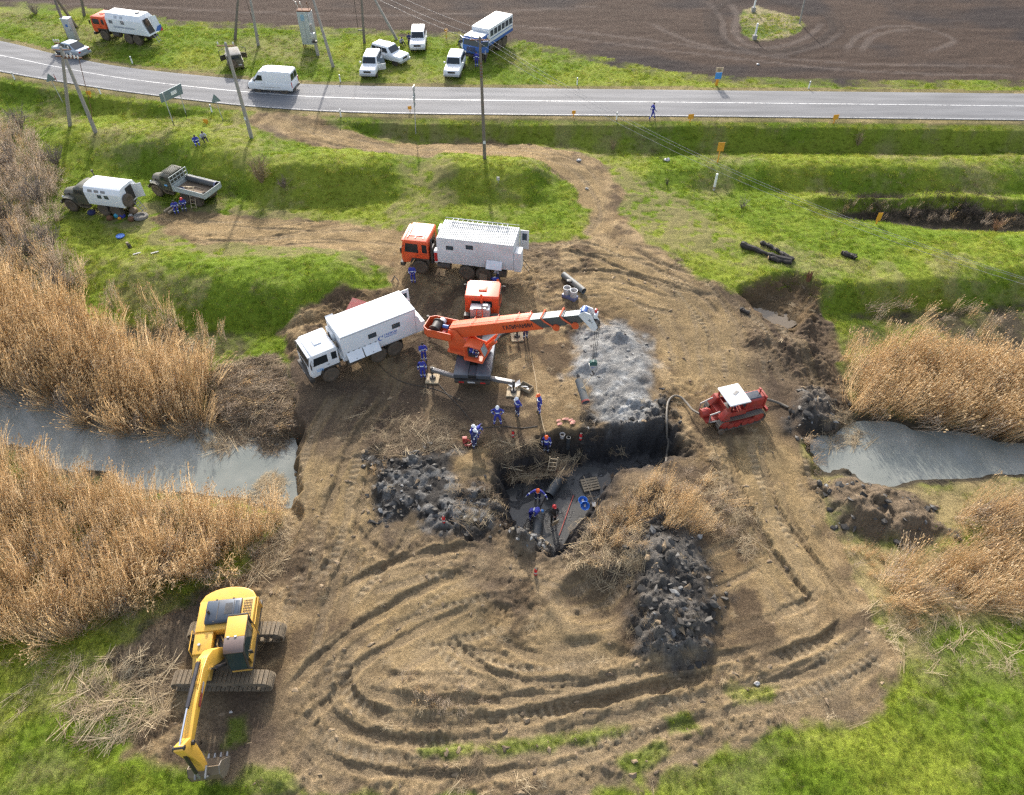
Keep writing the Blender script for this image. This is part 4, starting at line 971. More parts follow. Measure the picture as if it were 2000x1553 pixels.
    rot = np.stack([np.arctan(sy*np.cos(rz)-sx*np.sin(rz)), -np.arctan(sx*np.cos(rz)+sy*np.sin(rz)), rz], -1)
    print('litter', n)
    return scatter('straw_litter', np.stack([P[:,0], P[:,1], z+.015], -1), rot, S, I, straws, 'dead reed straw scattered over the churned soil', 'straw')
litter()
# clods
def clod(name, m, k):
    r_ = np.random.default_rng(k); bm = bmesh.new(); bmesh.ops.create_icosphere(bm, subdivisions=1, radius=1)
    ph = r_.random(6)*6.28
    for v in bm.verts:
        c = v.co; f = 1+.22*math.sin(c.x*2.3+ph[0])+.2*math.sin(c.y*2.9+ph[1])+.2*math.sin(c.z*3.1+ph[2])+r_.normal(0, .22)
        v.co = Vector((c.x*f*1.45, c.y*f, c.z*f*.55))
    me = bpy.data.meshes.new(name); bm.to_mesh(me); bm.free(); me.materials.append(m); return me
cm_dark = leafmat('clod_dark', [(.022,.020,.018),(.038,.035,.031),(.07,.064,.056)], 0, .55)
cm_brown = leafmat('clod_brown', [(.10,.075,.05),(.16,.118,.075),(.23,.17,.105)], 0, .95)
cm_grey = leafmat('clod_grey', [(.09,.09,.088),(.15,.15,.145),(.24,.24,.23)], 0, .6)
clods = [clod('clod_%d' % i, m_, i) for i, m_ in enumerate((cm_dark, cm_dark, cm_dark, cm_brown, cm_brown, cm_brown, cm_grey, cm_grey))]
def scatter_clods():
    P = []; S = []; I = []
    n = int(30*ground_area(12, 42)); X, Y = cand(n, 12, 42)
    k = rg_.random(n) < samp(np.clip(clay*(1-clayE*.5)*(1-pit*.5), 0, 1), X, Y)*.38
    P.append(np.stack([X[k], Y[k]], -1)); I.append(rg_.choice(8, k.sum(), p=(.29,.29,.28,.04,.02,.02,.04,.02))); S.append(.03+.20*rg_.random(k.sum())**4)
    k = rg_.random(n) < samp(slur, X, Y)*.02; P.append(np.stack([X[k], Y[k]], -1)); I.append(rg_.choice([0,1,6,7,6,7], k.sum())); S.append(.03+.13*rg_.random(k.sum())**2)
    k = rg_.random(n) < samp(np.clip(heap, 0, 1), X, Y)*.9; P.append(np.stack([X[k], Y[k]], -1)); I.append(rg_.choice([0,1,2,3,6,7], k.sum())); S.append(.04+.14*rg_.random(k.sum())**2)
    n = int(7*ground_area(8, 48)); X, Y = cand(n, 8, 48)
    k = rg_.random(n) < samp(np.clip(dirt*(1-pit)*(1-clay)*(1-slur)*(.08+.9*np.clip(ridg+soilG+sst(.5,.7,n1)*.5, 0, 1)), 0, 1), X, Y)*.35
    P.append(np.stack([X[k], Y[k]], -1)); I.append(rg_.choice([3,4,5], k.sum())); S.append(.025+.13*rg_.random(k.sum())**4)
    P = np.vstack(P); S = np.concatenate(S); I = np.concatenate(I); n = len(P)
    for kk, (loc, ph, half, _) in VEH.items():
        dx = P[:,0]-loc.x; dy = P[:,1]-loc.y; lx = dx*math.cos(ph)+dy*math.sin(ph); ly = -dx*math.sin(ph)+dy*math.cos(ph)
        S = np.where((np.abs(lx) < half[0]+.3) & (np.abs(ly) < half[1]+.2), np.minimum(S, .04), S)
    z = samp(Z, P[:,0], P[:,1]); print('clods', n)
    return scatter('soil_clods', np.stack([P[:,0], P[:,1], z-S*.05], -1), rg_.random((n,3))*np.array([.6,.6,6.28]), S, I, clods, 'loose lumps of dark clay and brown soil on the spoil heaps', 'soil clods')
scatter_clods()
# ------------------------------------------------------------------ coats
white = paint('white_coat', (.74,.76,.78), .32, 0, .10, nscale=.9, mud=.55)
white_car = paint('white_car_coat', (.76,.78,.80), .28, 0, .06, nscale=.9, mud=.12)
white_d = paint('white_dusty', (.66,.68,.69), .4, 0, .22, nscale=1.2, mud=.55)
orange = paint('orange_coat', (.70,.085,.022), .34, 0, .14, mud=.6)
orange2 = paint('orange_crane', (.72,.105,.025), .38, 0, .14)
olive = paint('olive_coat', (.055,.06,.042), .5, 0, .25, mud=.6)
black = paint('black_plastic', (.018,.018,.02), .5, 0, .22)
chass = paint('chassis', (.022,.023,.026), .55, 0, .35, mud=.5)
rubber = paint('rubber', (.022,.022,.023), .75, 0, .45, (.14,.11,.08), 3, .3, mud=.35)
rimm = paint('rim_dark', (.03,.03,.033), .55, 0, .4, (.14,.11,.08))
rimg = paint('rim_grey', (.22,.22,.22), .45, .3, .3)
steel = paint('steel', (.30,.31,.32), .4, .6, .3)
galv = paint('galvanised', (.45,.47,.49), .4, .4, .15)
yellow = paint('yellow_coat', (.74,.42,.055), .38, 0, .16, mud=.35)
redc = paint('red_coat', (.34,.03,.022), .45, 0, .35, (.16,.09,.06))
bluec = paint('blue_coat', (.03,.12,.40), .35, 0, .15, mud=.5)
silver = paint('silver_coat', (.42,.48,.54), .28, .35, .1, mud=.3)
bedgrey = paint('bed_grey', (.40,.45,.43), .5, 0, .25)
deck = paint('deck_steel', (.10,.12,.145), .32, .4, .3, (.16,.13,.11))
wood = paint('weathered_wood', (.33,.26,.17), .8, 0, .35, (.2,.16,.11), 2.5, .3)
woodp = paint('pale_wood', (.52,.41,.26), .75, 0, .25, nscale=2.5)
gl = glass('window_glass', (.018,.024,.028), .07); gl2 = glass('tinted_glass', (.05,.07,.085), .1)
lamp_r = paint('lamp_red', (.45,.02,.02), .25, 0, .1); lamp_w = paint('lamp_clear', (.7,.7,.68), .15, 0, .05); lamp_o = paint('lamp_amber', (.7,.25,.03), .25, 0, .05)
blue_ink = paint('blue_lettering', (.02,.10,.42), .5, 0, .03); dark_ink = paint('dark_lettering', (.02,.022,.03), .5, 0, .03); grey_ink = paint('grey_lettering', (.10,.13,.2), .5, 0, .03)
corr = paint('corrugated_sheet', (.50,.54,.56), .45, .0, .12)
mudc = paint('brown_board', (.20,.14,.09), .8, 0, .4)
def bx(par, name, m, x0, x1, y0, y1, z0, z1, bev=0): return MB().bb(x0,x1,y0,y1,z0,z1).build(name, m, par, bev)
_wc = {}
def wheel(par, x, y, z, r, w, rm=None, lugs=True, name='wheel', ry=0):
    k = (round(r,3), round(w,3), lugs)
    if k not in _wc:
        t_ = MB().lathe([(r*.56,-w*.42),(r*.62,-w/2),(r*.9,-w/2),(r*.985,-w*.40),(r*.985,w*.40),(r*.9,w/2),(r*.62,w/2),(r*.56,w*.42)], (0,0,0), 'y', 24)
        if lugs:
            for i_ in range(22):
                a = 2*math.pi*i_/22
                for s_ in (-1, 1):
                    t_.box((r*math.cos(a+.07*s_), s_*w*.26, r*math.sin(a+.07*s_)), (r*.10, w*.42, r*.075), (0,-a-.07*s_+math.pi/2,0))
        me_ = t_.mesh('tyre', smooth=True); me_.materials.append(rubber)
        rmesh = MB().lathe([(.01,w*.28),(r*.2,w*.28),(r*.24,w*.08),(r*.46,w*.10),(r*.52,w*.40),(r*.575,w*.43),(r*.575,-w*.43),(.01,-w*.3)], (0,0,0), 'y', 20).mesh('rim', smooth=True)
        _wc[k] = (me_, {}, rmesh)
    me_, d, rmesh = _wc[k]; rm = rm or rimm
    if rm.name not in d:
        q_ = rmesh.copy(); q_.materials.clear(); q_.materials.append(rm); d[rm.name] = q_
    o = put(name, me_, None, par, (x,y,z), (0, ry, 0 if y >= 0 else math.pi)); put('rim', d[rm.name], None, o); return o
def at(key, name, label, cat, group=None, scale=1.0, dz=0.0):
    loc, ph, half, k = VEH[key]; o = thing(name, label, cat, (loc.x, loc.y, loc.z+dz), ph, group)
    o.scale = (scale,)*3; return o
def chassis6(T, xr=-4.3, axles=(2.85,-.85,-2.17), r=.62, yw=1.0, xf=4.0, tank=True, rm=None, w=.42):
    f = MB()
    for s_ in (-1, 1): f.bb(xr, xf, s_*.38-.05, s_*.38+.05, .82, 1.08)
    for x in np.linspace(xr+.1, xf-.2, 7): f.bb(x-.06, x+.06, -.4, .4, .86, 1.04)
    f.build('chassis_frame', chass, T)
    ax = MB()
    for x in axles: ax.lathe([(.02,-yw),(.09,-yw),(.09,-.3),(.24,-.12),(.24,.12),(.09,.3),(.09,yw),(.02,yw)], (x,0,r), 'y', 12)
    ax.each('axle', chass, T)
    for x in axles:
        for s_ in (-1, 1): wheel(T, x, s_*yw, r, r, w, rm)
    if tank:
        MB().lathe([(.02,-.5),(.33,-.5),(.33,.5),(.02,.5)], (1.0,.78,.85), 'x', 14).build('fuel_tank', chass, T, smooth=True)
        bx(T, 'tool_locker', chass, .55, 1.45, -1.1, -.5, .62, 1.12, .03)
        MB().path([(.4,.95,.55),(.4,.95,1.1),(.4,.5,1.1)], .025).path([(.7,.95,.55),(.7,.95,1.1)], .025).tube((.4,.95,.6),(.7,.95,.6),.02).tube((.4,.95,.85),(.7,.95,.85),.02).build('step', chass, T)
    m_ = MB()
    for s_ in (-1, 1):
        for x in axles[1:]: m_.bb(x-.62, x-.58, s_*.75, s_*1.2, .55, 1.15)
    m_.each('mud_flap', black, T)
def cab_over(T, m, roof=2.95, hatch=True, x0=2.05, vis=True):
    pr = [(x0,1.45),(x0+1.35,1.45),(x0+1.52,1.02),(4.12,.95),(4.22,1.15),(4.22,1.92),(4.03,roof-.22),(3.88,roof-.04),(x0+.1,roof),(x0,roof-.1)]
    cab = MB().prism(pr, -1.22, 1.22).build('cab', m, T, .06, 2)
    z1 = roof-.30
    MB().plate([(4.225,-1.08,1.98),(4.225,1.08,1.98),(4.06,1.02,z1+.02),(4.06,-1.02,z1+.02)], .015).build('windscreen', gl, T)
    for s_ in (-1, 1):
        d = MB().prism([(2.72,1.5),(3.52,1.5),(3.62,1.2),(4.0,1.2),(4.02,1.95),(3.86,z1+.06),(2.72,z1+.08)], s_*1.222, s_*1.24).build('door', m, T, .012)
        MB().prism([(2.85,1.98),(3.93,1.98),(3.80,z1),(2.85,z1)], s_*1.241, s_*1.252).build('window', gl, d)
        MB().bb(2.8,2.95,s_*1.245,s_*1.27,1.72,1.76).build('handle', black, d)
        MB().bb(x0+.12,x0+.5,s_*1.222,s_*1.232,2.0,z1-.02).build('side_window', gl, T) if x0 < 2.3 else None
        MB().path([(3.95,s_*1.22,2.5),(4.15,s_*1.42,2.5),(4.15,s_*1.42,1.9)], .018).bb(4.11,4.17,s_*1.36,s_*1.54,2.0,2.45).build('mirror', black, T)
        MB().bb(4.16,4.24,s_*.72,s_*1.05,1.02,1.2).build('headlight', lamp_w, T, .02)
        MB().prism([(x0,1.05),(x0+.12,1.05),(x0+.2,1.35),(x0+1.2,1.35),(x0+1.4,1.0),(x0+1.5,1.0),(x0+1.36,1.47),(x0,1.47)], s_*.8, s_*1.245).build('wheel_arch', black, T)
    bx(T, 'bumper', black, 4.05, 4.4, -1.24, 1.24, .62, .96, .04)
    g = MB()
    for k in range(5): g.bb(4.21, 4.245, -.62, .62, 1.28+k*.11, 1.34+k*.11)
    g.each('grille_bar', black, T)
    bx(T, 'rear_window', gl, x0-.015, x0-.002, -.75, .75, 2.1, z1-.05)
    if hatch: bx(T, 'roof_hatch', m, 2.75, 3.3, -.3, .3, roof-.02, roof+.06, .03)
    wp = MB()
    for y_ in (-.5, .1, .6): wp.tube((4.245,y_,1.97), (4.17,y_+.4,2.25), .012, n=5)
    wp.each('wiper', black, T)
    if vis: bx(T, 'sun_visor', m, 3.95, 4.15, -1.1, 1.1, roof-.24, roof-.14, .02)
    return cab
def wall_window(par, x, z, y, w=.55, h=.36, frame=black, g_=gl2):
    s_ = 1 if y > 0 else -1
    f = MB().bb(x-w/2,x+w/2,y,y+s_*.02,z-h/2,z+h/2).build('window', frame, par, .03)
    MB().bb(x-w/2+.05,x+w/2-.05,y+s_*.021,y+s_*.026,z-h/2+.05,z+h/2-.05).build('pane', g_, f)

# ================================================================== white flatfront truck with plain white van body
T = at('white_kamaz', 'truck', 'all-white six-wheel workshop truck with blue logo, beside the orange crane', 'truck', None, .97)
chassis6(T); cab_over(T, white)
body = bx(T, 'van_body', white, -4.05, 1.72, -1.26, 1.26, 1.36, 3.58, .045)
MB().bb(-4.04,1.71,1.262,1.268,3.46,3.50).bb(-4.04,1.71,1.262,1.268,1.42,1.46).bb(-3.96,-3.93,1.262,1.267,1.47,3.45).each('seam', galv, body)
wall_window(T, 1.72-.40*5.77, 2.72, 1.262, .62, .40); wall_window(T, 1.72-.72*5.77, 2.78, 1.262, .62, .40)
for x0, x1 in ((-.92, .28), (.36, 1.52)):
    h = MB().plate([(x0,1.27,2.06),(x1,1.27,2.06),(x1,1.72,1.50),(x0,1.72,1.50)], .03).build('hatch', white, T, .01)
    hb = MB()
    for q_ in (.15, .5, .85): hb.bb(x0+(x1-x0)*q_-.06, x0+(x1-x0)*q_+.06, 1.262, 1.31, 2.05, 2.11)
    hb.box((.5*(x0+x1),1.66,1.62), (.08,.05,.04)); hb.each('hinge', steel, h)
    bx(T, 'hatch_opening', black, x0+.05, x1-.05, 1.262, 1.266, 1.42, 2.0)
# logo: lit flame over a crescent, two lines of lettering
lx = 1.72-.57*5.77; lz = 2.22
arc = MB(); n_ = 16; ou = []; inn = []
for k in range(n_+1):
    a = R(60+250*k/n_); th = .055*math.sin(math.pi*k/n_)+.006
    ou.append((lx+.42-.20*math.cos(a), lz-.06+.20*math.sin(a))); inn.append((lx+.42-(.20-th*1.5)*math.cos(a), lz-.06+(.20-th*1.5)*math.sin(a)))
for k in range(n_): arc.prism([ou[k], ou[k+1], inn[k+1], inn[k]], 1.263, 1.268)
arc.prism([(lx+.34,lz+.02),(lx+.28,lz+.10),(lx+.27,lz+.22),(lx+.22,lz+.10),(lx+.25,lz+.0)], 1.263, 1.268)
arc.build('emblem', blue_ink, T)
text('ГАЗПРОМ', .25, blue_ink, T, (lx-.36,1.264,lz+.08), (R(90),0,R(180)), 'lettering', .15, width=1.0)
text('ТРАНСГАЗ', .15, blue_ink, T, (lx-.34,1.264,lz-.12), (R(90),0,R(180)), 'lettering', .15, width=.95)
text('ГАЗПРОМ', .15, paint('pale_blue_ink', (.10,.35,.7), .5, 0, .05), T, (3.55,1.243,1.56), (R(90),0,R(180)), 'lettering', .1, width=.5)
text('ТРАНСГАЗ', .13, paint('pale_blue_ink', (.10,.35,.7), .5, 0, .05), T, (3.55,1.243,1.42), (R(90),0,R(180)), 'lettering', .1, width=.5)
MB().prism([(-4.05,1.30),(-4.72,1.30),(-4.72,2.12),(-4.42,2.16),(-4.22,2.75),(-4.05,2.9)], -1.2, 1.2).build('rear_locker', white, T, .02)
d = MB().bb(-4.75,-4.07,-1.24,-1.18,2.2,3.48).build('rear_door', white, T, .015); MB().bb(-4.58,-4.25,-1.25,-1.17,2.75,3.2).build('window', gl2, d)
bx(T, 'rear_opening', black, -4.062, -4.05, -1.15, .1, 2.35, 3.45)
MB().plate([(1.0,-1.28,3.0),(1.6,-1.28,3.0),(1.6,-1.75,3.35),(1.0,-1.75,3.35)], .03).build('hatch', white, T)
a_ = MB().bb(1.73,1.95,-.9,.2,2.55,3.2); a_.bb(1.73,1.9,.3,1.0,1.5,2.1); a_.each('air_conditioner', white_d, T, .03)
MB().lathe([(.02,0),(.2,0),(.2,.05),(.02,.05)], (1.95,-.35,2.87), 'x', 14).build('fan_grille', black, T)
MB().bb(1.73,1.8,1.0,1.3,1.45,1.75).build('side_locker', white, T, .02)
MB().path([(1.85,-.6,.9),(1.85,-.7,2.6)], .06).build('exhaust_stack', steel, T)
bx(T, 'number_plate', white_d, 4.401, 4.406, -.26, .26, .72, .84)

# ================================================================== orange cab truck with corrugated roof
T = at('orange_kamaz', 'truck', 'orange-cab truck with ribbed white van body, behind the crane', 'truck', None, 1.04)
chassis6(T, -4.6); cab_over(T, orange, 3.05, False)
body = bx(T, 'van_body', white_d, -4.5, 1.35, -1.26, 1.26, 1.38, 3.5, .03)
bx(T, 'rib_gap_shade', paint('gap_shade_grey', (.20,.22,.24), .6), -4.48, 1.33, -1.24, 1.24, 3.5, 3.51)  # dark base added under the ribs: shade of the gaps put into the colour
rf_ = MB(); xs = np.linspace(-4.48, 1.33, 41)
for i_ in range(0, 40): rf_.bb(xs[i_]+.02, xs[i_]+.10, -1.23, 1.23, 3.511, 3.56)
rf_.build('ribbed_roof', corr, T)
rk = MB()
for y_ in (-1.2, -.72): rk.path([(-3.6,y_,3.75),(.6,y_,3.75)], .025)
rk.path([(-4.45,-1.24,3.75),(1.25,-1.24,3.75)], .02)
for x in np.linspace(-3.6, .6, 12): rk.tube((x,-1.2,3.75), (x,-.72,3.75), .018, n=6)
for x in (-3.6,-2.2,-.8,.6): rk.tube((x,-1.2,3.5), (x,-1.2,3.75), .02, n=6); rk.tube((x,-.72,3.5), (x,-.72,3.75), .02, n=6)
rk.build('roof_ladder', galv, T)
wall_window(T, 1.35-.17*5.85, 2.78, 1.262, .56, .34); wall_window(T, 1.35-.43*5.85, 3.02, 1.262, .56, .36)
h = MB().plate([(-3.65,1.27,2.1),(-2.45,1.27,2.1),(-2.45,1.66,1.55),(-3.65,1.66,1.55)], .03).build('hatch', white, T, .01)
MB().bb(-3.4,-3.3,1.262,1.3,2.08,2.13).bb(-2.8,-2.7,1.262,1.3,2.08,2.13).each('hinge', steel, h)
bx(T, 'rear_locker', white_d, -5.05, -4.52, .35, 1.24, 1.3, 2.95, .03)
d = bx(T, 'rear_door', white_d, -5.2, -4.53, -1.27, -1.2, 1.7, 3.35, .02); MB().bb(-5.05,-4.7,-1.28,-1.19,2.5,3.1).build('window', gl2, d)
ld = MB()
for y_ in (-.1, -.6): ld.tube((-4.6,y_,1.5), (-5.5,y_,.35), .025, n=6)
for k in range(4): f = k/4+.12; ld.tube((-4.6-.9*f,-.1,1.5-1.15*f), (-4.6-.9*f,-.6,1.5-1.15*f), .02, n=6)
ld.build('rear_ladder', black, T)
bx(T, 'side_locker', white, 1.36, 1.62, .75, 1.24, 1.3, 2.35, .03); bx(T, 'air_conditioner', white, 1.37, 1.72, -1.2, -.5, 2.7, 3.15, .03)
MB().bb(1.365,1.6,1.245,1.255,1.42,2.2).build('locker_vent', lamp_r, T)
sp = wheel(T, 1.78, 0, 1.7, .62, .4, rimm, True, 'spare_wheel'); sp.rotation_euler = (0,0,math.pi/2)
MB().bb(1.75,1.9,.55,1.15,1.1,2.5).path([(1.9,.9,1.0),(1.9,.9,2.9),(1.9,.75,3.0)], .08).build('air_intake', black, T)
rb = MB()
for x in (2.5, 3.1, 3.7): rb.bb(x-.04,x+.04,-.9,.9,3.05,3.08)
rb.bb(2.5,3.7,.52,.58,3.055,3.085); rb.build('roof_ribs', orange, T)
bx(T, 'underslung_box', chass, -3.9, -3.1, .6, 1.15, .55, 1.15, .03); bx(T, 'underslung_box', chass, .1, .9, -1.15, -.6, .55, 1.15, .03)
for k in range(5): MB().box((3.95,(k-2)*.35,3.06), (.05,.12,.05)).build('marker_lamp', lamp_o, T)

# ================================================================== orange cab truck with bevelled laboratory body, far side of the road
T = at('top_kamaz', 'truck', 'orange-cab truck with sloping-edged white body, parked at top left beyond the road', 'truck', None, .97)
chassis6(T); cab_over(T, orange, 2.9)
sec = [(-1.25,1.3),(1.25,1.3),(1.25,2.85),(.92,3.42),(-.92,3.42),(-1.25,2.85)]
rings = [[(1.7,y_,z_) for y_, z_ in sec], [(-3.3,y_,z_) for y_, z_ in sec], [(-4.35 if z_ < 2 else (-3.75 if z_ < 3 else -3.35),y_*(1 if z_ < 2 else .97),z_) for y_, z_ in sec]]
MB().loft(rings).build('van_body', white, T, .03)
wall_window(T, .95, 2.5, 1.252, .5, .38); wall_window(T, -.8, 2.55, 1.252, .5, .38)
for x in (.1, -.75): MB().plate([(x-.22,1.20,2.95),(x+.22,1.20,2.95),(x+.22,1.04,3.23),(x-.22,1.04,3.23)], .02).build('roof_light', galv, T)
text('ПЕРЕДВИЖНАЯ ЛАБОРАТОРИЯ', .28, grey_ink, T, (-.85,1.253,1.95), (R(90),0,R(180)), width=3.1)
bx(T, 'roof_vent', rimg, -2.6, -2.2, -.3, .1, 3.42, 3.55, .02)
MB().plate([(-4.30,-.1,1.5),(-4.30,.95,1.5),(-3.76,.9,3.05),(-3.76,-.1,3.05)], -.02).build('rear_opening', black, T)
d = MB().plate([(-4.33,-.12,1.5),(-4.95,-.75,1.5),(-4.5,-.75,3.2),(-3.8,-.12,3.2)], .04).build('rear_door', white, T)
MB().plate([(-4.37,-.12,1.5),(-5.0,-.76,1.5),(-4.86,-.76,2.2),(-4.55,-.4,2.0)], .05).build('blue_panel', bluec, d); MB().plate([(-4.75,-.5,1.48),(-5.03,-.78,1.48),(-4.93,-.78,1.95)], .06).build('red_panel', lamp_r, d)
ld = MB()
for y_ in (.0, .5): ld.tube((-4.35,y_,1.3), (-4.9,y_,.4), .025, n=6)
for k in range(3): ld.tube((-4.48-.18*k,.0,1.1-.28*k), (-4.48-.18*k,.5,1.1-.28*k), .02, n=6)
ld.build('rear_ladder', steel, T); bx(T, 'front_badge', white, 4.23, 4.245, -.3, .3, 1.72, 1.82)

# ================================================================== olive bonneted trucks
def olive_truck(key, label, stripe=None):
    T = at(key, 'truck', label, 'truck', 'olive six-wheel trucks'); chassis6(T, -3.5, (2.3,-1.05,-2.3), .6, .9, 3.1, False, rimm, .36)
    # bonnet: rounded nose, widening to the cab
    def ring(x, w_, z0, z1, rd): return [(x,-w_,z0),(x,w_,z0),(x,w_,z1-rd),(x,w_-rd*.7,z1-rd*.25),(x,w_*.35,z1),(x,-w_*.35,z1),(x,-w_+rd*.7,z1-rd*.25),(x,-w_,z1-rd)]
    MB().loft([ring(3.12,.42,.95,1.5,.22), ring(3.02,.50,.9,1.68,.25), ring(2.4,.58,.9,1.82,.25), ring(1.55,.72,.9,1.95,.25)]).build('bonnet', olive, T, smooth=True)
    MB().loft([ring(1.6,.92,.95,1.9,.12), ring(1.35,1.0,.9,2.42,.2), ring(.95,1.0,.9,2.58,.22), ring(.22,1.0,.9,2.56,.22)]).build('cab', olive, T, smooth=True)
    for s_ in (-1, 1):
        pts = [(3.1,.82),(3.02,1.12),(2.75,1.38),(2.3,1.44),(1.8,1.34),(1.5,1.0),(1.2,.72)]
        fl = MB()
        for i_ in range(len(pts)-1):
            (xa,za),(xb,zb) = pts[i_], pts[i_+1]; fl.plate([(xa,s_*.5,za),(xa,s_*1.12,za-.03),(xb,s_*1.12,zb-.03),(xb,s_*.5,zb)], -.04*s_)
        fl.build('fender', olive, T)
        MB().plate([(1.54,s_*.08,1.98),(1.54,s_*.84,1.98),(1.40,s_*.82,2.36),(1.40,s_*.08,2.36)], .02*s_).build('windscreen', gl, T)
        d = MB().prism([(.4,1.0),(1.35,1.0),(1.42,1.9),(1.25,2.38),(.4,2.38)], s_*1.0, s_*1.02).build('door', olive, T, .01); MB().prism([(.5,1.9),(1.32,1.9),(1.2,2.3),(.5,2.3)], s_*1.021, s_*1.03).build('window', gl, d)
        MB().lathe([(.02,.06),(.1,.05),(.12,-.06),(.02,-.08)], (3.0,s_*.72,1.25), 'x', 12).build('headlight', lamp_w, T)
        MB().path([(1.5,s_*1.0,2.1),(1.6,s_*1.28,2.1)], .015).box((1.6,s_*1.3,2.05), (.04,.12,.26)).build('mirror', black, T)
        bx(T, 'running_board', olive, .3, 1.3, s_*.7, s_*1.1, .62, .68)
    bx(T, 'bumper', olive, 3.15, 3.3, -1.05, 1.05, .68, .9, .03)
    g = MB()
    for k in range(6): g.bb(3.1,3.15,-.36+.13*k,-.30+.13*k,.98,1.45)
    g.each('grille_bar', black, T); return T
T = olive_truck('box_olive', 'olive bonneted truck with white box body and spare wheel at its rear')
sec = [(-1.15,1.15),(1.15,1.15),(1.2,2.35),(.98,2.78),(.6,2.9),(-.6,2.9),(-.98,2.78),(-1.2,2.35)]
MB().loft([[(.1,y_,z_) for y_, z_ in sec], [(-3.55,y_,z_) for y_, z_ in sec]]).build('box_body', white, T, .03)
for x in (-.55,-1.2,-1.85): MB().plate([(x-.22,1.195,2.42),(x+.22,1.195,2.42),(x+.22,1.09,2.62),(x-.22,1.09,2.62)], .02).build('roof_light', rimg, T, .01)
wall_window(T, -1.35, 2.05, 1.185, .42, .34); wall_window(T, -2.05, 2.05, 1.185, .42, .34)
sp = wheel(T, -3.78, .72, 1.75, .55, .34, rimm, True, 'spare_wheel'); sp.rotation_euler = (0,0,math.pi/2)
bx(T, 'rear_opening', black, -3.565, -3.552, -.55, .35, 1.3, 2.65)
d = MB().plate([(-3.57,-.58,1.3),(-4.25,-1.0,1.3),(-4.25,-1.0,2.6),(-3.57,-.58,2.6)], .05).build('rear_door', white_d, T, .01); MB().plate([(-3.75,-.64,1.5),(-4.1,-.85,1.5),(-4.1,-.85,1.85),(-3.75,-.64,1.85)], -.02).build('vent_panel', black, d)
ld = MB()
for y_ in (-.5, 0): ld.tube((-3.6,y_,1.2), (-4.25,y_,.1), .03, n=6)
for k in range(4): ld.tube((-3.7-.14*k,-.5,1.02-.24*k), (-3.7-.14*k,0,1.02-.24*k), .025, n=6)
ld.build('rear_ladder', steel, T); MB().tube((.3,-.95,2.4),(.3,-.95,3.2),.04).box((.3,-.95,3.2),(.14,.14,.2)).build('stove_pipe', black, T)
T = olive_truck('flat_olive', 'olive bonneted truck with open grey cargo bed carrying a black pipe')
FLAT = T
bx(T, 'bed_floor', mudc, -3.6, .05, -1.15, 1.15, 1.12, 1.2)
for s_ in (-1, 1):
    for k in range(2): bx(T, 'side_board', bedgrey, -3.62, .05, s_*1.15-.025, s_*1.15+.025, 1.14+.26*k, 1.385+.26*k, .008)
    st = MB()
    for x in (-3.55,-1.8,-.05): st.bb(x-.03,x+.03,s_*1.176,s_*1.20,1.1,1.68)
    st.each('stake', bedgrey, T)
for k in range(2): bx(T, 'tail_board', bedgrey, -3.65, -3.6, -1.12, 1.12, 1.14+.26*k, 1.385+.26*k, .008); bx(T, 'head_board', bedgrey, .05, .1, -1.12, 1.12, 1.14+.26*k, 1.385+.26*k, .008)
fr = MB()
for y_ in np.linspace(-1.1, 1.1, 6): fr.bb(.06,.10,y_-.025,y_+.025,1.66,2.45)
for z_ in (1.75, 2.1, 2.43): fr.bb(.055,.105,-1.12,1.12,z_-.03,z_+.03)
fr.build('head_rack', bedgrey, T)
for i_ in range(6): bx(T, 'roof_rib', olive, .3+.17*i_, .36+.17*i_, -.75, .75, 2.555, 2.6, .01)
MB().box((.9,1.022,1.45),(.35,.01,.14)).build('door_badge', paint('pale_blue_ink', (.10,.35,.7)), T)

# ================================================================== blue and white crew bus on a truck chassis
T = at('bus', 'crew_bus', 'blue-cab crew bus with white passenger body at the field edge', 'bus', None, .95)
chassis6(T, -4.2, (2.85,-.85,-2.17)); cab_over(T, bluec, 2.85)
bx(T, 'cab_roof_cap', white, 2.1, 3.85, -1.15, 1.15, 2.84, 2.9, .03)
bx(T, 'passenger_body', white, -4.2, 1.85, -1.25, 1.25, 1.35, 3.35, .06)
for s_ in (-1, 1):
    bx(T, 'blue_band', bluec, -4.2, 1.85, s_*1.252, s_*1.262, 1.37, 1.72)
    bx(T, 'blue_stripe', bluec, -4.0, 1.6, s_*1.252, s_*1.262, 2.05, 2.13)
    for x in np.linspace(-3.6, 1.2, 6): wall_window(T, x, 2.72, s_*1.252, .74, .68, black, gl2)
for s_ in (-1, 1):
    d = MB().plate([(3.95,s_*1.26,1.25),(3.35,s_*2.0,1.25),(3.35,s_*2.0,2.6),(3.9,s_*1.26,2.6)], .05*s_).build('open_door', bluec if s_ > 0 else white, T)
    MB().plate([(3.88,s_*1.34,1.95),(3.4,s_*1.95,1.95),(3.4,s_*1.95,2.5),(3.84,s_*1.34,2.5)], .06*s_).build('window', gl2, d)
bx(T, 'roof_hatch', white_d, -1.5, -.9, -.3, .3, 3.35, 3.42, .02)

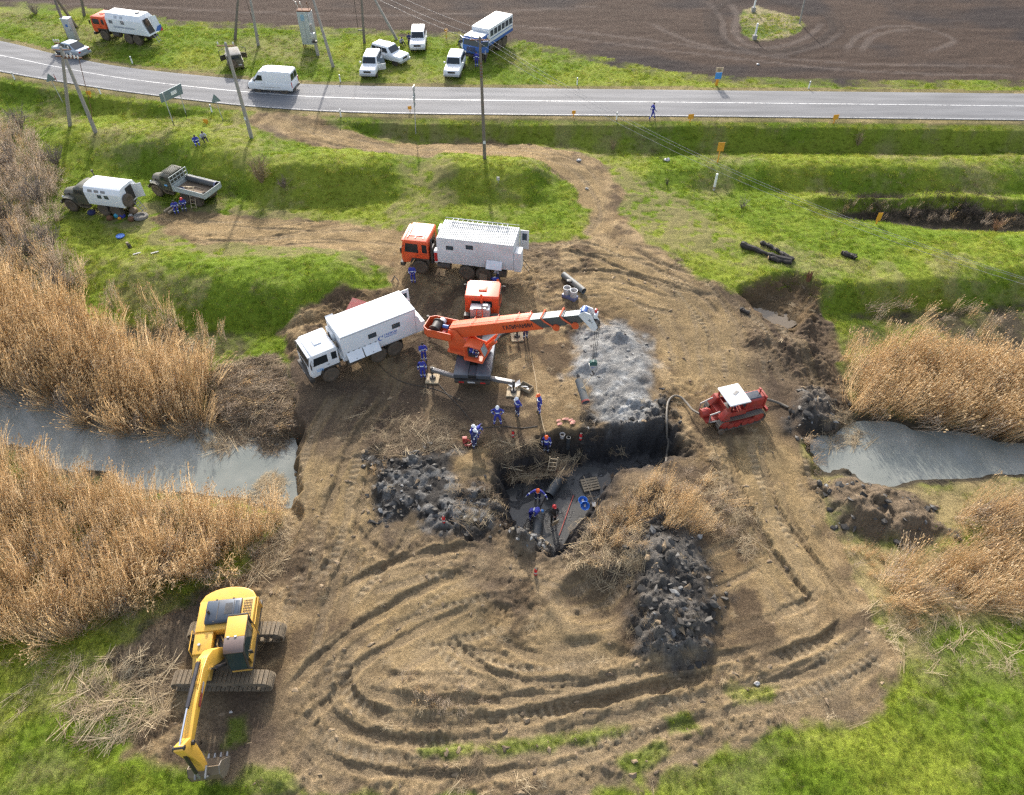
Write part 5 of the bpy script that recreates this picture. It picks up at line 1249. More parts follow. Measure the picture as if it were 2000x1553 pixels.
# ================================================================== light vehicles: body lofted from stations
def car(key, name, label, cat, m, st, cabin, wheels, glassrows, group=None, scale=1.0, rmat=None, lights=None, dz=0):
    """st: (x, z0, z1, half-width); cabin: (x, z0, z1, half-width low, half-width high)"""
    T = at(key, name, label, cat, group, scale, dz)
    def r1(x, z0, z1, w_): return [(x,-w_*.9,z0),(x,w_*.9,z0),(x,w_,z0+.14),(x,w_,z1-.14),(x,w_*.90,z1),(x,-w_*.90,z1),(x,-w_,z1-.14),(x,-w_,z0+.14)]
    MB().loft([r1(*s_) for s_ in st]).build('body', m, T, .03, 2)
    def r2(x, z0, z1, wl, wh): return [(x,-wl,z0),(x,wl,z0),(x,wh,z1-.05),(x,wh*.92,z1),(x,-wh*.92,z1),(x,-wh,z1-.05)]
    MB().loft([r2(*s_) for s_ in cabin]).build('cabin', m, T, .02, 2)
    r, w_, xs_, yw = wheels
    for x in xs_:
        for s_ in (-1, 1):
            wheel(T, x, s_*yw, r, r, w_, rmat or rimg, False)
            MB().lathe([(r*1.12,-.02),(r*1.18,-.02),(r*1.18,.012),(r*1.12,.012)], (x,s_*(yw+w_*.42),r*1.03), 'y', 20).build('wheel_arch', black, T)
    for nm, q_, t_ in glassrows: MB().plate(q_, t_).build(nm, gl, T)
    for nm, mm, b_ in (lights or []): MB().bb(*b_).build(nm, mm, T, .01)
    return T
def side_glass(c, x0, x1, zl, zh, inset=.03, slant0=0, slant1=0):
    """window panels on both cabin sides, following the tumblehome"""
    out = []
    (wl, wh, z0, z1) = c
    def wy(z): return wl+(wh-wl)*(z-z0)/(z1-.05-z0)
    for s_ in (-1, 1):
        out.append(('side_window', [(x0,s_*(wy(zl)+.004),zl),(x1,s_*(wy(zl)+.004),zl),(x1+slant1,s_*(wy(zh)+.004),zh),(x0+slant0,s_*(wy(zh)+.004),zh)], .012*s_*-1))
    return out
def suv(key, label, open_door=False):
    st = [(2.28,.45,.95,.82),(2.2,.42,1.08,.92),(1.1,.42,1.14,.95),(.6,.42,1.16,.95),(-2.1,.45,1.16,.95),(-2.3,.5,1.1,.9)]
    cb = [(.98,1.1,1.16,.86,.80),(.35,1.1,1.86,.90,.76),(-.4,1.1,1.92,.90,.78),(-1.9,1.1,1.90,.90,.78),(-2.25,1.1,1.2,.88,.82)]
    cs = (.90,.775,1.1,1.9)
    gr = side_glass(cs, -.45, .42, 1.24, 1.72, .03, 0, -.22)+side_glass(cs, -1.25, -.52, 1.24, 1.72)+side_glass(cs, -1.95, -1.32, 1.24, 1.72, .03, 0, 0)
    gr += [('windscreen', [(.90,-.76,1.27),(.90,.76,1.27),(.44,.68,1.78),(.44,-.68,1.78)], .03), ('rear_window', [(-2.24,.7,1.32),(-2.24,-.7,1.32),(-2.0,-.64,1.78),(-2.0,.64,1.78)], .03)]
    T = car(key, 'suv', label, 'suv', white_car, st, cb, (.39,.24,(1.4,-1.36),.8), gr, 'white off-road cars parked on the grass', 1.0, rimg,
            [('grille', black, (2.27,2.30,-.42,.42,.74,.96)), ('headlight', lamp_w, (2.2,2.27,.48,.80,.78,.98)), ('headlight', lamp_w, (2.2,2.27,-.80,-.48,.78,.98)),
             ('bumper', galv, (2.22,2.36,-.9,.9,.42,.66)), ('bumper', galv, (-2.38,-2.26,-.9,.9,.42,.66)), ('number_plate', white_d, (2.362,2.37,-.26,.26,.5,.6)),
             ('tail_lamp', lamp_r, (-2.34,-2.29,.68,.88,.8,1.05)), ('tail_lamp', lamp_r, (-2.34,-2.29,-.88,-.68,.8,1.05))])
    for s_ in (-1, 1): MB().box((.62,s_*1.06,1.3),(.1,.2,.16)).build('mirror', white, T, .03)
    MB().path([(.3,.62,1.92),(-1.8,.62,1.94)], .02).build('roof_rail', black, T); MB().path([(.3,-.62,1.92),(-1.8,-.62,1.94)], .02).build('roof_rail', black, T)
    if open_door:
        d = MB().plate([(.75,.96,.5),(.35,1.75,.5),(.35,1.75,1.15),(.75,.96,1.15)], .05).build('open_door', white, T)
        MB().plate([(.72,.96,1.17),(.35,1.72,1.17),(.25,1.6,1.7),(.5,.95,1.7)], .03).build('window', gl2, d)
    return T
suv('suv_a', 'white off-road car nearest the road with its driver door open', True)
suv('suv_b', 'white off-road car turned sideways behind the one with an open door')
suv('suv_c', 'white off-road car farthest back beside the ploughed field')
suv('suv_d', 'white off-road car with glinting windscreen in front of the crew bus')
# van
st = [(2.42,.3,.72,.86),(2.32,.28,.98,.94),(1.75,.28,1.14,.97),(1.4,.28,1.2,.99),(-2.35,.32,1.2,.99),(-2.4,.36,1.15,.97)]
cb = [(1.95,1.05,1.14,.86,.82),(1.05,1.1,2.08,.96,.80),(.5,1.1,2.2,.98,.84),(-2.2,1.1,2.2,.98,.84),(-2.38,1.1,2.08,.97,.84)]
gr = side_glass((.97,.82,1.1,2.15), .68, 1.5, 1.28, 1.78, .03, 0, -.38)+[('windscreen', [(1.86,-.82,1.24),(1.86,.82,1.24),(1.12,.72,2.0),(1.12,-.72,2.0)], .03), ('rear_window', [(-2.405,.78,1.35),(-2.405,.08,1.35),(-2.39,.08,1.95),(-2.39,.72,1.95)], .02), ('rear_window', [(-2.405,-.08,1.35),(-2.405,-.78,1.35),(-2.39,-.72,1.95),(-2.39,-.08,1.95)], .02)]
T = car('van', 'delivery_van', 'white delivery van driving on the road', 'van', white_car, st, cb, (.33,.2,(1.45,-1.45),.86), gr, None, 1.06, rimg,
    [('bumper', black, (2.3,2.5,-.9,.9,.3,.52)), ('headlight', lamp_w, (2.34,2.42,.5,.84,.66,.82)), ('headlight', lamp_w, (2.34,2.42,-.84,-.5,.66,.82)), ('tail_lamp', lamp_r, (-2.43,-2.38,.86,.97,.7,1.25)), ('tail_lamp', lamp_r, (-2.43,-2.38,-.97,-.86,.7,1.25)), ('bumper', black, (-2.5,-2.4,-.92,.92,.35,.55)), ('number_plate', white_d, (-2.51,-2.5,-.26,.26,.4,.5)),
     ('side_trim', white_d, (-1.1,1.0,.99,1.0,.62,.68)), ('door_seam', galv, (.52,.54,.992,.998,.5,1.2))], .05)
for s_ in (-1, 1): MB().box((1.5,s_*1.1,1.35),(.1,.18,.26)).build('mirror', black, T, .03)
MB().box((.78,1.0,1.05),(.14,.02,.03)).build('handle', black, T)
# sedan
st = [(2.25,.3,.62,.74),(2.15,.25,.72,.84),(1.2,.24,.86,.88),(.8,.24,.9,.88),(-1.5,.26,.94,.88),(-2.15,.3,.92,.84),(-2.28,.38,.86,.78)]
cb = [(1.15,.85,.9,.76,.7),(.35,.85,1.38,.82,.64),(-.2,.85,1.44,.82,.64),(-.9,.85,1.41,.82,.64),(-1.8,.85,.94,.78,.70)]
gr = side_glass((.82,.64,.85,1.44), -.2, .78, .97, 1.32, .03, .02, -.42)+side_glass((.82,.64,.85,1.44), -1.3, -.28, .97, 1.32, .03, .3, 0)+[('windscreen', [(1.10,-.68,.95),(1.10,.68,.95),(.42,.58,1.37),(.42,-.58,1.37)], .03), ('rear_window', [(-1.74,.68,.99),(-1.74,-.68,.99),(-.98,-.58,1.40),(-.98,.58,1.40)], .035)]
T = car('sedan', 'sedan', 'silver sedan driving away on the road', 'car', silver, st, cb, (.3,.2,(1.35,-1.35),.74), gr, None, 1.05, galv,
    [('tail_lamp', lamp_r, (-2.29,-2.2,.5,.76,.66,.82)), ('tail_lamp', lamp_r, (-2.29,-2.2,-.76,-.5,.66,.82)), ('bumper', silver, (-2.36,-2.2,-.8,.8,.34,.58)), ('number_plate', white_d, (-2.37,-2.36,-.26,.26,.44,.54)), ('headlight', lamp_w, (2.12,2.2,.5,.74,.55,.68))], .05)
for s_ in (-1, 1): MB().box((.75,s_*.92,.98),(.1,.16,.12)).build('mirror', silver, T, .02)
# jeep
T = at('jeep', 'jeep', 'olive canvas-topped jeep with open doors by a leaning pole', 'jeep')
def r1(x, z0, z1, w_): return [(x,-w_,z0),(x,w_,z0),(x,w_,z1),(x,-w_,z1)]
MB().loft([r1(1.95,.6,1.1,.55), r1(1.85,.58,1.2,.62), r1(.85,.55,1.28,.72), r1(.8,.5,1.25,.85), r1(-1.85,.55,1.25,.85)]).build('body', olive, T, .04)
can = paint('canvas', (.26,.25,.235), .85, 0, .3)
MB().loft([[(x,-w_,1.25),(x,w_,1.25),(x,w_*.96,1.78),(x,-w_*.96,1.78)] for x, w_ in ((.62,.76),(.4,.78),(-1.78,.80))]).build('canvas_sides', olive, T, .02)
MB().loft([[(x,-w_,1.79),(x,w_,1.79),(x,w_*.8,z_),(x,-w_*.8,z_)] for x, w_, z_ in ((.66,.74,1.84),(.3,.78,1.93),(-1.5,.8,1.93),(-1.84,.78,1.84))]).build('canvas_top', can, T, .02)
for s_ in (-1, 1):
    for x in (-.4,-1.3): MB().bb(x-.3,x+.3,s_*.785,s_*.80,1.38,1.68).build('side_window', gl, T)
MB().bb(-1.80,-1.785,-.5,.3,1.4,1.68).build('rear_window', gl, T)
MB().plate([(.78,-.7,1.3),(.78,.7,1.3),(.66,.66,1.8),(.66,-.66,1.8)], .02).build('windscreen', gl, T)
for x in (1.2,-1.1):
    for s_ in (-1, 1): wheel(T, x, s_*.72, .38, .38, .24, rimm); MB().bb(x-.5,x+.5,s_*.6,s_*.9,.84,.9).build('fender', olive, T, .02)
sp = wheel(T, -2.0, .3, 1.05, .38, .22, rimm, True, 'spare_wheel'); sp.rotation_euler = (0,0,math.pi/2)
for s_ in (-1, 1):
    MB().path([(.55,s_*.86,.7),(.2,s_*1.5,.7),(.2,s_*1.5,1.75),(.55,s_*.86,1.85)], .04).plate([(.55,s_*.87,.62),(.2,s_*1.5,.62),(.2,s_*1.5,1.2),(.55,s_*.87,1.2)], .03).build('open_door', olive, T)
bx(T, 'bumper', olive, -2.0, -1.9, -.8, .8, .5, .62); bx(T, 'number_plate', white_d, -2.005, -2.0, -.65, -.25, .7, .82)
# ================================================================== truck crane
T = at('crane', 'truck_crane', 'orange truck crane with its boom raised over the grey slurry', 'crane')
CR = T; _loc, _ph = VEH['crane'][0], VEH['crane'][1]
chassis6(T, -4.3, (2.85,-.95,-2.27)); cab_over(T, orange, 2.98)
MB().prism([(-4.35,1.12),(-4.35,1.42),(-3.9,1.46),(.9,1.46),(.9,1.12)], .28, 1.25).build('deck_plate', deck, T, .02); MB().prism([(-4.35,1.12),(-4.35,1.42),(-3.9,1.46),(.9,1.46),(.9,1.12)], -1.25, -.28).build('deck_plate', deck, T, .02)
bx(T, 'deck_well', black, -4.2, .8, -.28, .28, 1.0, 1.3)
bx(T, 'deck_step', deck, -4.25, -3.3, -.27, .27, 1.30, 1.36)
MB().bb(-2.95,-2.9,-.75,.75,1.462,1.48).bb(-2.9,-2.3,.75,.78,1.462,1.48).bb(-2.9,-2.3,-.78,-.75,1.462,1.48).each('deck_rib', black, T)
bx(T, 'rear_bumper', black, -4.48, -4.3, -1.2, 1.2, .75, 1.02, .02)
for s_ in (-1, 1): bx(T, 'tail_lamp', lamp_r, -4.5, -4.481, s_*.55, s_*.9, .82, .94); 
bx(T, 'number_plate', white_d, -4.5, -4.481, -.2, .3, .84, .95)
# behind the cab: hydraulic tank, ladder, spare wheel laid flat
bx(T, 'hydraulic_tank', galv, 1.15, 1.85, -.65, .75, 1.3, 2.55, .04)
MB().bb(1.2,1.35,-.4,.5,2.56,2.62).bb(1.45,1.75,-.5,-.1,2.56,2.68).each('tank_lid', steel, T)
ld = MB()
for y_ in (-.18, .34): ld.tube((.95,y_*1.2,1.3), (1.18,y_*.7,2.6), .03, n=6)
for k in range(5): ld.tube((.97+.045*k,-.2+.02*k,1.5+.24*k), (.97+.045*k,.38-.02*k,1.5+.24*k), .02, n=6)
ld.build('ladder', orange2, T)
MB().bb(1.1,1.5,-1.2,-.75,1.1,2.0).bb(1.1,1.5,.85,1.2,1.1,2.0).each('side_tank', black, T)
sp = wheel(T, .55, .25, 1.75, .62, .42, rimm, True, 'spare_wheel'); sp.rotation_euler = (math.pi/2,0,0)
bx(T, 'outrigger_housing', deck, -.15, .35, -1.27, 1.27, .85, 1.12); bx(T, 'outrigger_housing', black, -4.3, -3.85, -1.22, 1.22, .78, 1.1)
JACK = []
for nm, px_, py_, xb in (('rl',845,738,-4.05), ('rr',1003,764,-4.05), ('fr',1010,657,.1), ('fl',838,637,.1)):
    p = W(px_, py_, .12); d = Vector((p[0]-_loc.x, p[1]-_loc.y)); x_ = d.x*math.cos(_ph)+d.y*math.sin(_ph); y_ = -d.x*math.sin(_ph)+d.y*math.cos(_ph)
    s_ = 1 if y_ > 0 else -1
    arm = MB().loft([[(xb+a,s_*1.2,z_) for a, z_ in ((-.13,.82),(.13,.82),(.13,1.08),(-.13,1.08))], [(x_+a,y_,z_) for a, z_ in ((-.13,.80),(.13,.80),(.13,1.06),(-.13,1.06))]]).build('outrigger_beam', steel if nm[0] == 'r' else black, T, .01)
    MB().tube((x_,y_,.55),(x_,y_,1.12),.1).tube((x_,y_,.2),(x_,y_,.6),.06).build('jack', black, arm); MB().lathe([(.02,0),(.22,0),(.16,.1),(.02,.12)], (x_,y_,.14), 'z', 14).build('jack_foot', black, arm)
    JACK.append((nm, p))
bx(T, 'boom_rest_post', orange2, 1.95, 2.03, -.08, .08, 1.3, 3.3)
# slewing part: u along the boom, v to its left, w up
BA = R(-103.5)
S = bpy.data.objects.new('superstructure', None); C.objects.link(S); S.parent = T; S.location = (-1.94,.2,1.46); S.rotation_euler = (0,0,BA)
MB().lathe([(.02,0),(.85,0),(.85,.18),(.02,.18)], (0,0,0), 'z', 28).build('slew_ring', black, S, smooth=True)
MB().prism([(-1.55,-.85),(.6,-.98),(1.15,-.75),(1.25,.5),(.6,.85),(-1.55,.75)], .18, .34, 'z').build('turntable', orange2, S, .02)
for v_ in (-.52, .40):
    MB().prism([(-1.55,.34),(.95,.34),(1.2,.42),(1.15,.62),(.2,.82),(-.65,1.55),(-.95,1.95),(-1.5,1.9),(-1.62,1.3)], v_, v_+.07).build('side_frame', orange2, S, .01)
MB().prism([(-1.5,.34),(.1,.34),(-.6,1.25),(-1.5,1.35)], -.44, .39).build('inner_housing', orange2, S)
EL = R(21.5); b0 = Vector((-1.25,0,1.55)); ax_ = Vector((math.cos(EL),0,math.sin(EL))); up_ = Vector((-math.sin(EL),0,math.cos(EL)))
def BP(a, v, h): return b0+ax_*a+up_*h+Vector((0,v,0))
def bsec(a0, a1, w, h0, h1, cut0=0, cut1=0): return MB().loft([[BP(a0,-w,h0),BP(a0,w,h0),BP(a0+cut0,w,h1),BP(a0+cut0,-w,h1)], [BP(a1,-w,h0),BP(a1,w,h0),BP(a1+cut1,w,h1),BP(a1+cut1,-w,h1)]])
bm_ = bsec(-.1, 6.6, .40, -.40, .46, .0, -.75).build('boom_section', orange2, S, .02)
MB().loft([[BP(-.05,-.13,.462),BP(-.05,.13,.462),BP(-.05,.13,.475),BP(-.05,-.13,.475)],[BP(5.8,-.13,.462),BP(5.8,.13,.462),BP(5.8,.13,.475),BP(5.8,-.13,.475)]]).build('boom_top_strip', orange, S)
gtop = paint('boom_grey', (.34,.40,.40), .4, 0, .15); gside = paint('boom_dark', (.06,.075,.08), .45, 0, .2)
bsec(5.5, 8.2, .33, -.33, .38).build('boom_section', gside, S, .01); bsec(5.9, 8.2, .325, .381, .395).build('boom_top_strip', gtop, S)
bsec(8.1, 9.3, .27, -.27, .31).build('boom_section', gside, S, .01); bsec(8.2, 9.3, .265, .311, .325).build('boom_top_strip', gtop, S)
for a in (1.6, 3.4, 4.9, 5.75): MB().path([BP(a,-.43,.3),BP(a,-.43,.56),BP(a+.1,.43,.56),BP(a+.1,.43,.3)], .022, 6).build('rope_guide', orange2, S)
for a in (6.9, 8.2):
    q_ = MB().path([BP(a+.5,-.42,-.34),BP(a,-.42,.2),BP(a-.15,-.42,.5),BP(a-.1,.42,.5),BP(a-.1,.42,.1)], .055, 6); q_.lathe([(.02,-.05),(.24,-.05),(.24,.05),(.02,.05)], BP(a+.62,-.42,-.36), 'y', 14); q_.each('rope_bracket', orange2, S)
hd = MB().loft([[BP(9.2,v,.4),BP(9.65,v,.55),BP(10.0,v,.3),BP(10.15,v,-.75),BP(9.95,v,-.95),BP(9.75,v,-.9)] for v in (-.34,-.26)]); hd.loft([[BP(9.2,v,.4),BP(9.65,v,.55),BP(10.0,v,.3),BP(10.15,v,-.75),BP(9.95,v,-.95),BP(9.75,v,-.9)] for v in (.26,.34)])
hd.each('boom_head_plate', white, S)
MB().lathe([(.02,-.25),(.25,-.25),(.22,0),(.25,.25),(.02,.25)], BP(9.95,0,-.72), 'y', 16).build('sheave', black, S); MB().lathe([(.02,-.25),(.2,-.25),(.2,.25),(.02,.25)], BP(9.55,0,.42), 'y', 16).build('sheave', bluec, S)
MB().box(BP(10.2,0,0), (.2,.4,.3)).build('anchor_box', white, S, .02); MB().box(BP(10.25,.1,.25), (.16,.2,.2)).build('warning_lamp', lamp_r, S, .02)
M_ = Matrix((ax_, up_, ax_.cross(up_))).transposed()
text('ГАЛИЧАНИН', .42, dark_ink, S, BP(4.95,-.425,.02), M_.to_euler(), 'lettering', 0, width=2.1)
text('25 т', .2, dark_ink, S, BP(9.85,-.345,-.2), (M_ @ Matrix.Rotation(R(-65), 3, 'Z')).to_euler(), 'lettering')
# luffing cylinder, cab, winch tray
MB().path([(.85,-.30,.5), (1.75,-.30,1.62)], .17, 10).build('luffing_cylinder', orange2, S); MB().path([(1.7,-.30,1.55), BP(3.6,-.2,-.35)], .07, 8).build('cylinder_rod', galv, S)
MB().path([(.85,.30,.5), (1.75,.30,1.62)], .17, 10).build('luffing_cylinder', orange2, S); MB().path([(1.7,.30,1.55), BP(3.6,.2,-.35)], .07, 8).build('cylinder_rod', galv, S)
cabp = [(-.1,.34),(1.15,.34),(1.3,.9),(1.05,1.55),(.2,1.62),(-.1,1.5)]
MB().prism([(-.12,.3),(1.2,.3),(1.2,.5),(-.12,.5)], -1.35, -.56).build('cab_floor', orange2, S)
fm = MB()
for v_ in (-1.35, -.60):
    for i_ in range(6): fm.path([(cabp[i_][0],v_,cabp[i_][1]), (cabp[(i_+1)%6][0],v_,cabp[(i_+1)%6][1])], .05, 6)
fm.build('operator_cab_frame', orange2, S)
MB().prism([(.2,1.62),(-.1,1.5),(-.1,1.54),(.2,1.68),(1.05,1.6),(1.05,1.55)], -1.37, -.57).build('operator_cab_roof', orange2, S)
MB().plate([(1.15,-1.33,.5),(1.15,-.62,.5),(1.3,-.62,.9),(1.3,-1.33,.9)], .015).plate([(1.3,-1.33,.92),(1.3,-.62,.92),(1.06,-.62,1.53),(1.06,-1.33,1.53)], .015).each('cab_window', glass('pale_glass', (.25,.32,.33), .1), S)
MB().bb(.1,.55,-1.15,-.75,.5,.75).bb(.05,.15,-1.15,-.75,.75,1.2).build('seat', black, S)
tz = 1.15
MB().prism([(-3.3,-.55),(-2.95,-.78),(-1.3,-.78),(-1.3,.78),(-2.95,.78),(-3.3,.55)], tz-.05, tz, 'z').build('winch_tray_floor', orange2, S)
for q_ in ([(-1.25,-.78),(-2.95,-.78)], [(-2.95,-.78),(-3.3,-.55)], [(-3.3,-.55),(-3.3,.55)], [(-3.3,.55),(-2.95,.78)], [(-2.95,.78),(-1.25,.78)]):
    (xa,ya),(xb,yb) = q_; MB().plate([(xa,ya,tz-.05),(xb,yb,tz-.05),(xb,yb,tz+.62),(xa,ya,tz+.62)], .04).build('winch_tray_wall', orange2, S)
MB().lathe([(.02,-.55),(.42,-.55),(.42,-.5),(.34,-.5),(.34,.25),(.42,.25),(.42,.3),(.02,.3)], (-2.55,.0,tz+.42), 'y', 20).build('winch_drum', black, S, smooth=True)
MB().lathe([(.02,0),(.26,0),(.26,.28),(.02,.28)], (-2.35,.38,tz+.42), 'y', 16).build('winch_gearbox', white_d, S, smooth=True); MB().lathe([(.02,0),(.14,0),(.14,.4),(.02,.4)], (-2.1,.0,tz+.5), 'x', 12).build('winch_motor', bluec, S, smooth=True); bx(S, 'winch_valve', lamp_r, -2.0, -1.75, -.5, -.2, tz, tz+.4, .03)
MB().path([(-1.9,-.5,tz+.3),(-1.6,-.3,tz+.5),(-1.45,.1,tz+.4)], .03, 6).path([(-1.9,.3,tz+.3),(-1.6,.3,tz+.6),(-1.4,.2,tz+.4)], .03, 6).each('hydraulic_hose', black, S)
bpy.context.view_layer.update()
tipw = S.matrix_world @ BP(10.05,0,-.85)
print('boom tip', tipw)
hb_z = 2.55
for k, (ox, oy) in enumerate(((-.16,0),(.02,.05),(.2,-.05))): 
    q_ = S.matrix_world.inverted() @ Vector((tipw.x+ox*.5, tipw.y+oy, hb_z+.35)); MB().tube(BP(9.9+.12*k,-.1+.1*k,-.9), q_, .016, n=5).build('hoist_rope', black, S)
H = thing('hook_block', 'white and green hook block hanging from the crane ropes', 'hook block', (tipw.x, tipw.y, hb_z))
MB().prism([(-.28,.05),(-.22,-.28),(0,-.42),(.22,-.28),(.28,.05)], -.14, .14).build('cheek_plate', white, H, .02)
MB().lathe([(.02,-.12),(.26,-.12),(.26,.12),(.02,.12)], (0,0,.16), 'y', 18).build('sheave', paint('green_coat', (.02,.10,.09), .4), H, smooth=True)
MB().path([(0,0,-.4),(0,0,-.62),(.12,0,-.75),(.1,0,-.9),(-.05,0,-.95),(-.13,0,-.85)], .04, 8).build('hook', black, H)
text('25 т', .16, blue_ink, H, (0,-.142,-.1), (R(90),0,0))

# ================================================================== excavator
T = thing('excavator', 'yellow crawler excavator with boom reaching toward the bottom left', 'excavator', (-13.95,15.3,.02), 0); T.scale = (.96,.96,.96)
trk = paint('track_steel', (.20,.16,.11), .65, .2, .6, (.30,.23,.15), 4); und = paint('undercarriage', (.10,.085,.065), .7, 0, .6, (.24,.18,.12), 2)
bx(T, 'carbody', und, -1.0, 1.0, -1.0, 1.0, .45, .95, .06)
MB().lathe([(.02,.9),(.68,.9),(.68,1.06),(.02,1.06)], (0,0,0), 'z', 26).build('slew_ring', black, T, smooth=True)
shoe = MB().bb(-.095,.095,-.36,.36,-.02,.015).bb(-.08,-.06,-.36,.36,.015,.045).bb(-.01,.01,-.36,.36,.015,.04).bb(.06,.08,-.36,.36,.015,.045).mesh('track_shoe'); shoe.materials.append(trk)
for s_ in (-1, 1):
    y_ = s_*1.29
    fr = MB().prism([(-2.1,.3),(2.1,.3),(2.25,.5),(2.0,.72),(-2.0,.72),(-2.25,.5)], y_-.22, y_+.22).build('track_frame', und, T, .03)
    for x, r_, nm in ((-2.05,.36,'sprocket'), (2.05,.36,'idler')): MB().lathe([(.02,-.3),(r_*.4,-.3),(r_*.5,-.26),(r_,-.24),(r_,.24),(r_*.5,.26),(r_*.4,.3),(.02,.3)], (x,y_,.47), 'y', 20).build(nm, und, fr, smooth=True)
    for x in np.linspace(-1.5, 1.5, 7): MB().lathe([(.02,-.2),(.13,-.2),(.13,.2),(.02,.2)], (x,y_,.2), 'y', 10).build('track_roller', und, fr)
    rr, hl = .45, 2.05; per_ = 4*hl+2*math.pi*rr; ns = 49
    for k in range(ns):
        d = per_*k/ns
        if d < 2*hl: p, a = (-hl+d, .47+rr), 0
        elif d < 2*hl+math.pi*rr: a = (d-2*hl)/rr; p = (hl+rr*math.sin(a), .47+rr*math.cos(a))
        elif d < 4*hl+math.pi*rr: p, a = (hl-(d-2*hl-math.pi*rr), .47-rr), math.pi
        else: a = math.pi+(d-4*hl-math.pi*rr)/rr; p = (-hl+rr*math.sin(a), .47+rr*math.cos(a))
        put('track_shoe', shoe, None, fr, (p[0], y_, p[1]), (0, a, 0))
U = bpy.data.objects.new('upper_structure', None); C.objects.link(U); U.parent = T; U.location = (.08,0,1.06); U.rotation_euler = (0,0,R(-83))
MB().prism([(-2.6,-1.42),(1.5,-1.42),(1.5,-.55),(.6,-.5),(.6,.40),(1.15,.42),(1.15,1.40),(-2.6,1.42)], 0, .16, 'z').build('platform', black, U, .02)
# counterweight, rounded tail
def arcpts(x0, xr, w, n=12): return [(x0+ (xr-x0)*math.sin(math.pi*k/n)**.45 if 0 < k < n else x0, -w+2*w*k/n) for k in range(n+1)]
cw = arcpts(-2.15, -2.95, 1.46)
MB().prism(cw, .1, 1.22, 'z').build('counterweight', yellow, U, .06, 3)
MB().prism([(-2.2,.16),(-2.2,1.26),(-.55,1.26),(-.55,.16)], -1.40, 1.40).build('engine_house', yellow, U, .05)
hood = MB().prism([(-2.12,1.262),(-2.12,1.44),(-2.0,1.5),(-1.0,1.5),(-.85,1.42),(-.85,1.262)], -.95, .78).build('engine_hood', paint('hood_blue_grey', (.035,.055,.085), .35, .2, .12), U, .03)
hk = paint('hood_blue_grey', (.035,.055,.085), .35, .2, .12)
sl_ = MB()
for k in range(7): sl_.bb(-1.85,-1.25,.0+.055*k,.03+.055*k,1.502,1.515)
sl_.each('hood_slot', black, hood); MB().bb(-2.0,-1.0,-.37,-.34,1.5,1.512).bb(-2.0,-1.0,.42,.45,1.5,1.512).each('hood_seam', black, hood)
MB().bb(-1.95,-1.1,.5,.68,1.5,1.53).build('hood_rib', hk, hood, .01)
for x, y_ in ((-.95,-.5),(-.95,.3),(-2.1,-.5),(-2.1,.35)): MB().box((x,y_,1.45),(.12,.08,.05)).build('latch', black, hood)
MB().tube((-1.4,-.78,1.48),(-1.4,-.78,1.78),.07).build('exhaust_pipe', black, U)
gm = MB()
for k in range(6): gm.bb(-2.05,-.8,.86+.075*k,.89+.075*k,1.262,1.275)
for k in range(9): gm.bb(-2.05+.15*k,-2.03+.15*k,.84,1.28,1.276,1.285)
gm.each('radiator_grille_bar', black, U)
MB().bb(-2.0,-1.5,1.402,1.41,.35,1.1).bb(-1.4,-.9,1.402,1.41,.35,1.1).each('side_vent', paint('ochre_dark', (.30,.18,.03), .6), U)
MB().path([(-2.1,1.5,.2),(-2.1,1.55,1.35),(-.6,1.55,1.35),(-.6,1.5,.2)], .025, 6).path([(-.5,-1.42,.9),(-.5,-1.42,1.55),(.5,-1.42,1.5),(.6,-1.42,.9)], .022, 6).each('hand_rail', yellow, U)
MB().lathe([(.02,0),(.16,0),(.16,.22),(.12,.28),(.02,.28)], (-.68,.95,1.27), 'z', 16).build('air_precleaner', black, U, smooth=True)
MB().prism([(-.55,.16),(.55,.16),(.55,1.1),(-.55,1.2)], -1.40, -.50).build('fuel_tank', yellow, U, .04); MB().prism([(.55,.16),(1.55,.16),(1.5,.55),(.55,.98)], -1.40, -.55).build('tool_box', yellow, U, .04)
MB().lathe([(.02,0),(.07,0),(.07,.08),(.02,.08)], (0.1,-1.1,1.16), 'z', 12).build('filler_cap', galv, U); bx(U, 'tank_slot', black, .45, .556, -1.1, -.7, .98, 1.03)
bx(U, 'swing_motor_bay', black, -.54, .7, -.48, .38, .17, .75); MB().path([(-.4,-.2,.8),(-.1,0,1.0),(.3,.1,.85)], .05, 8).path([(-.4,.1,.8),(0,.2,1.0),(.3,.2,.8)], .04, 8).path([(-.3,-.35,.8),(.1,-.3,.95),(.4,-.2,.8)], .04, 8).each('hydraulic_hose', paint('hose_ochre', (.25,.17,.06), .6), U)
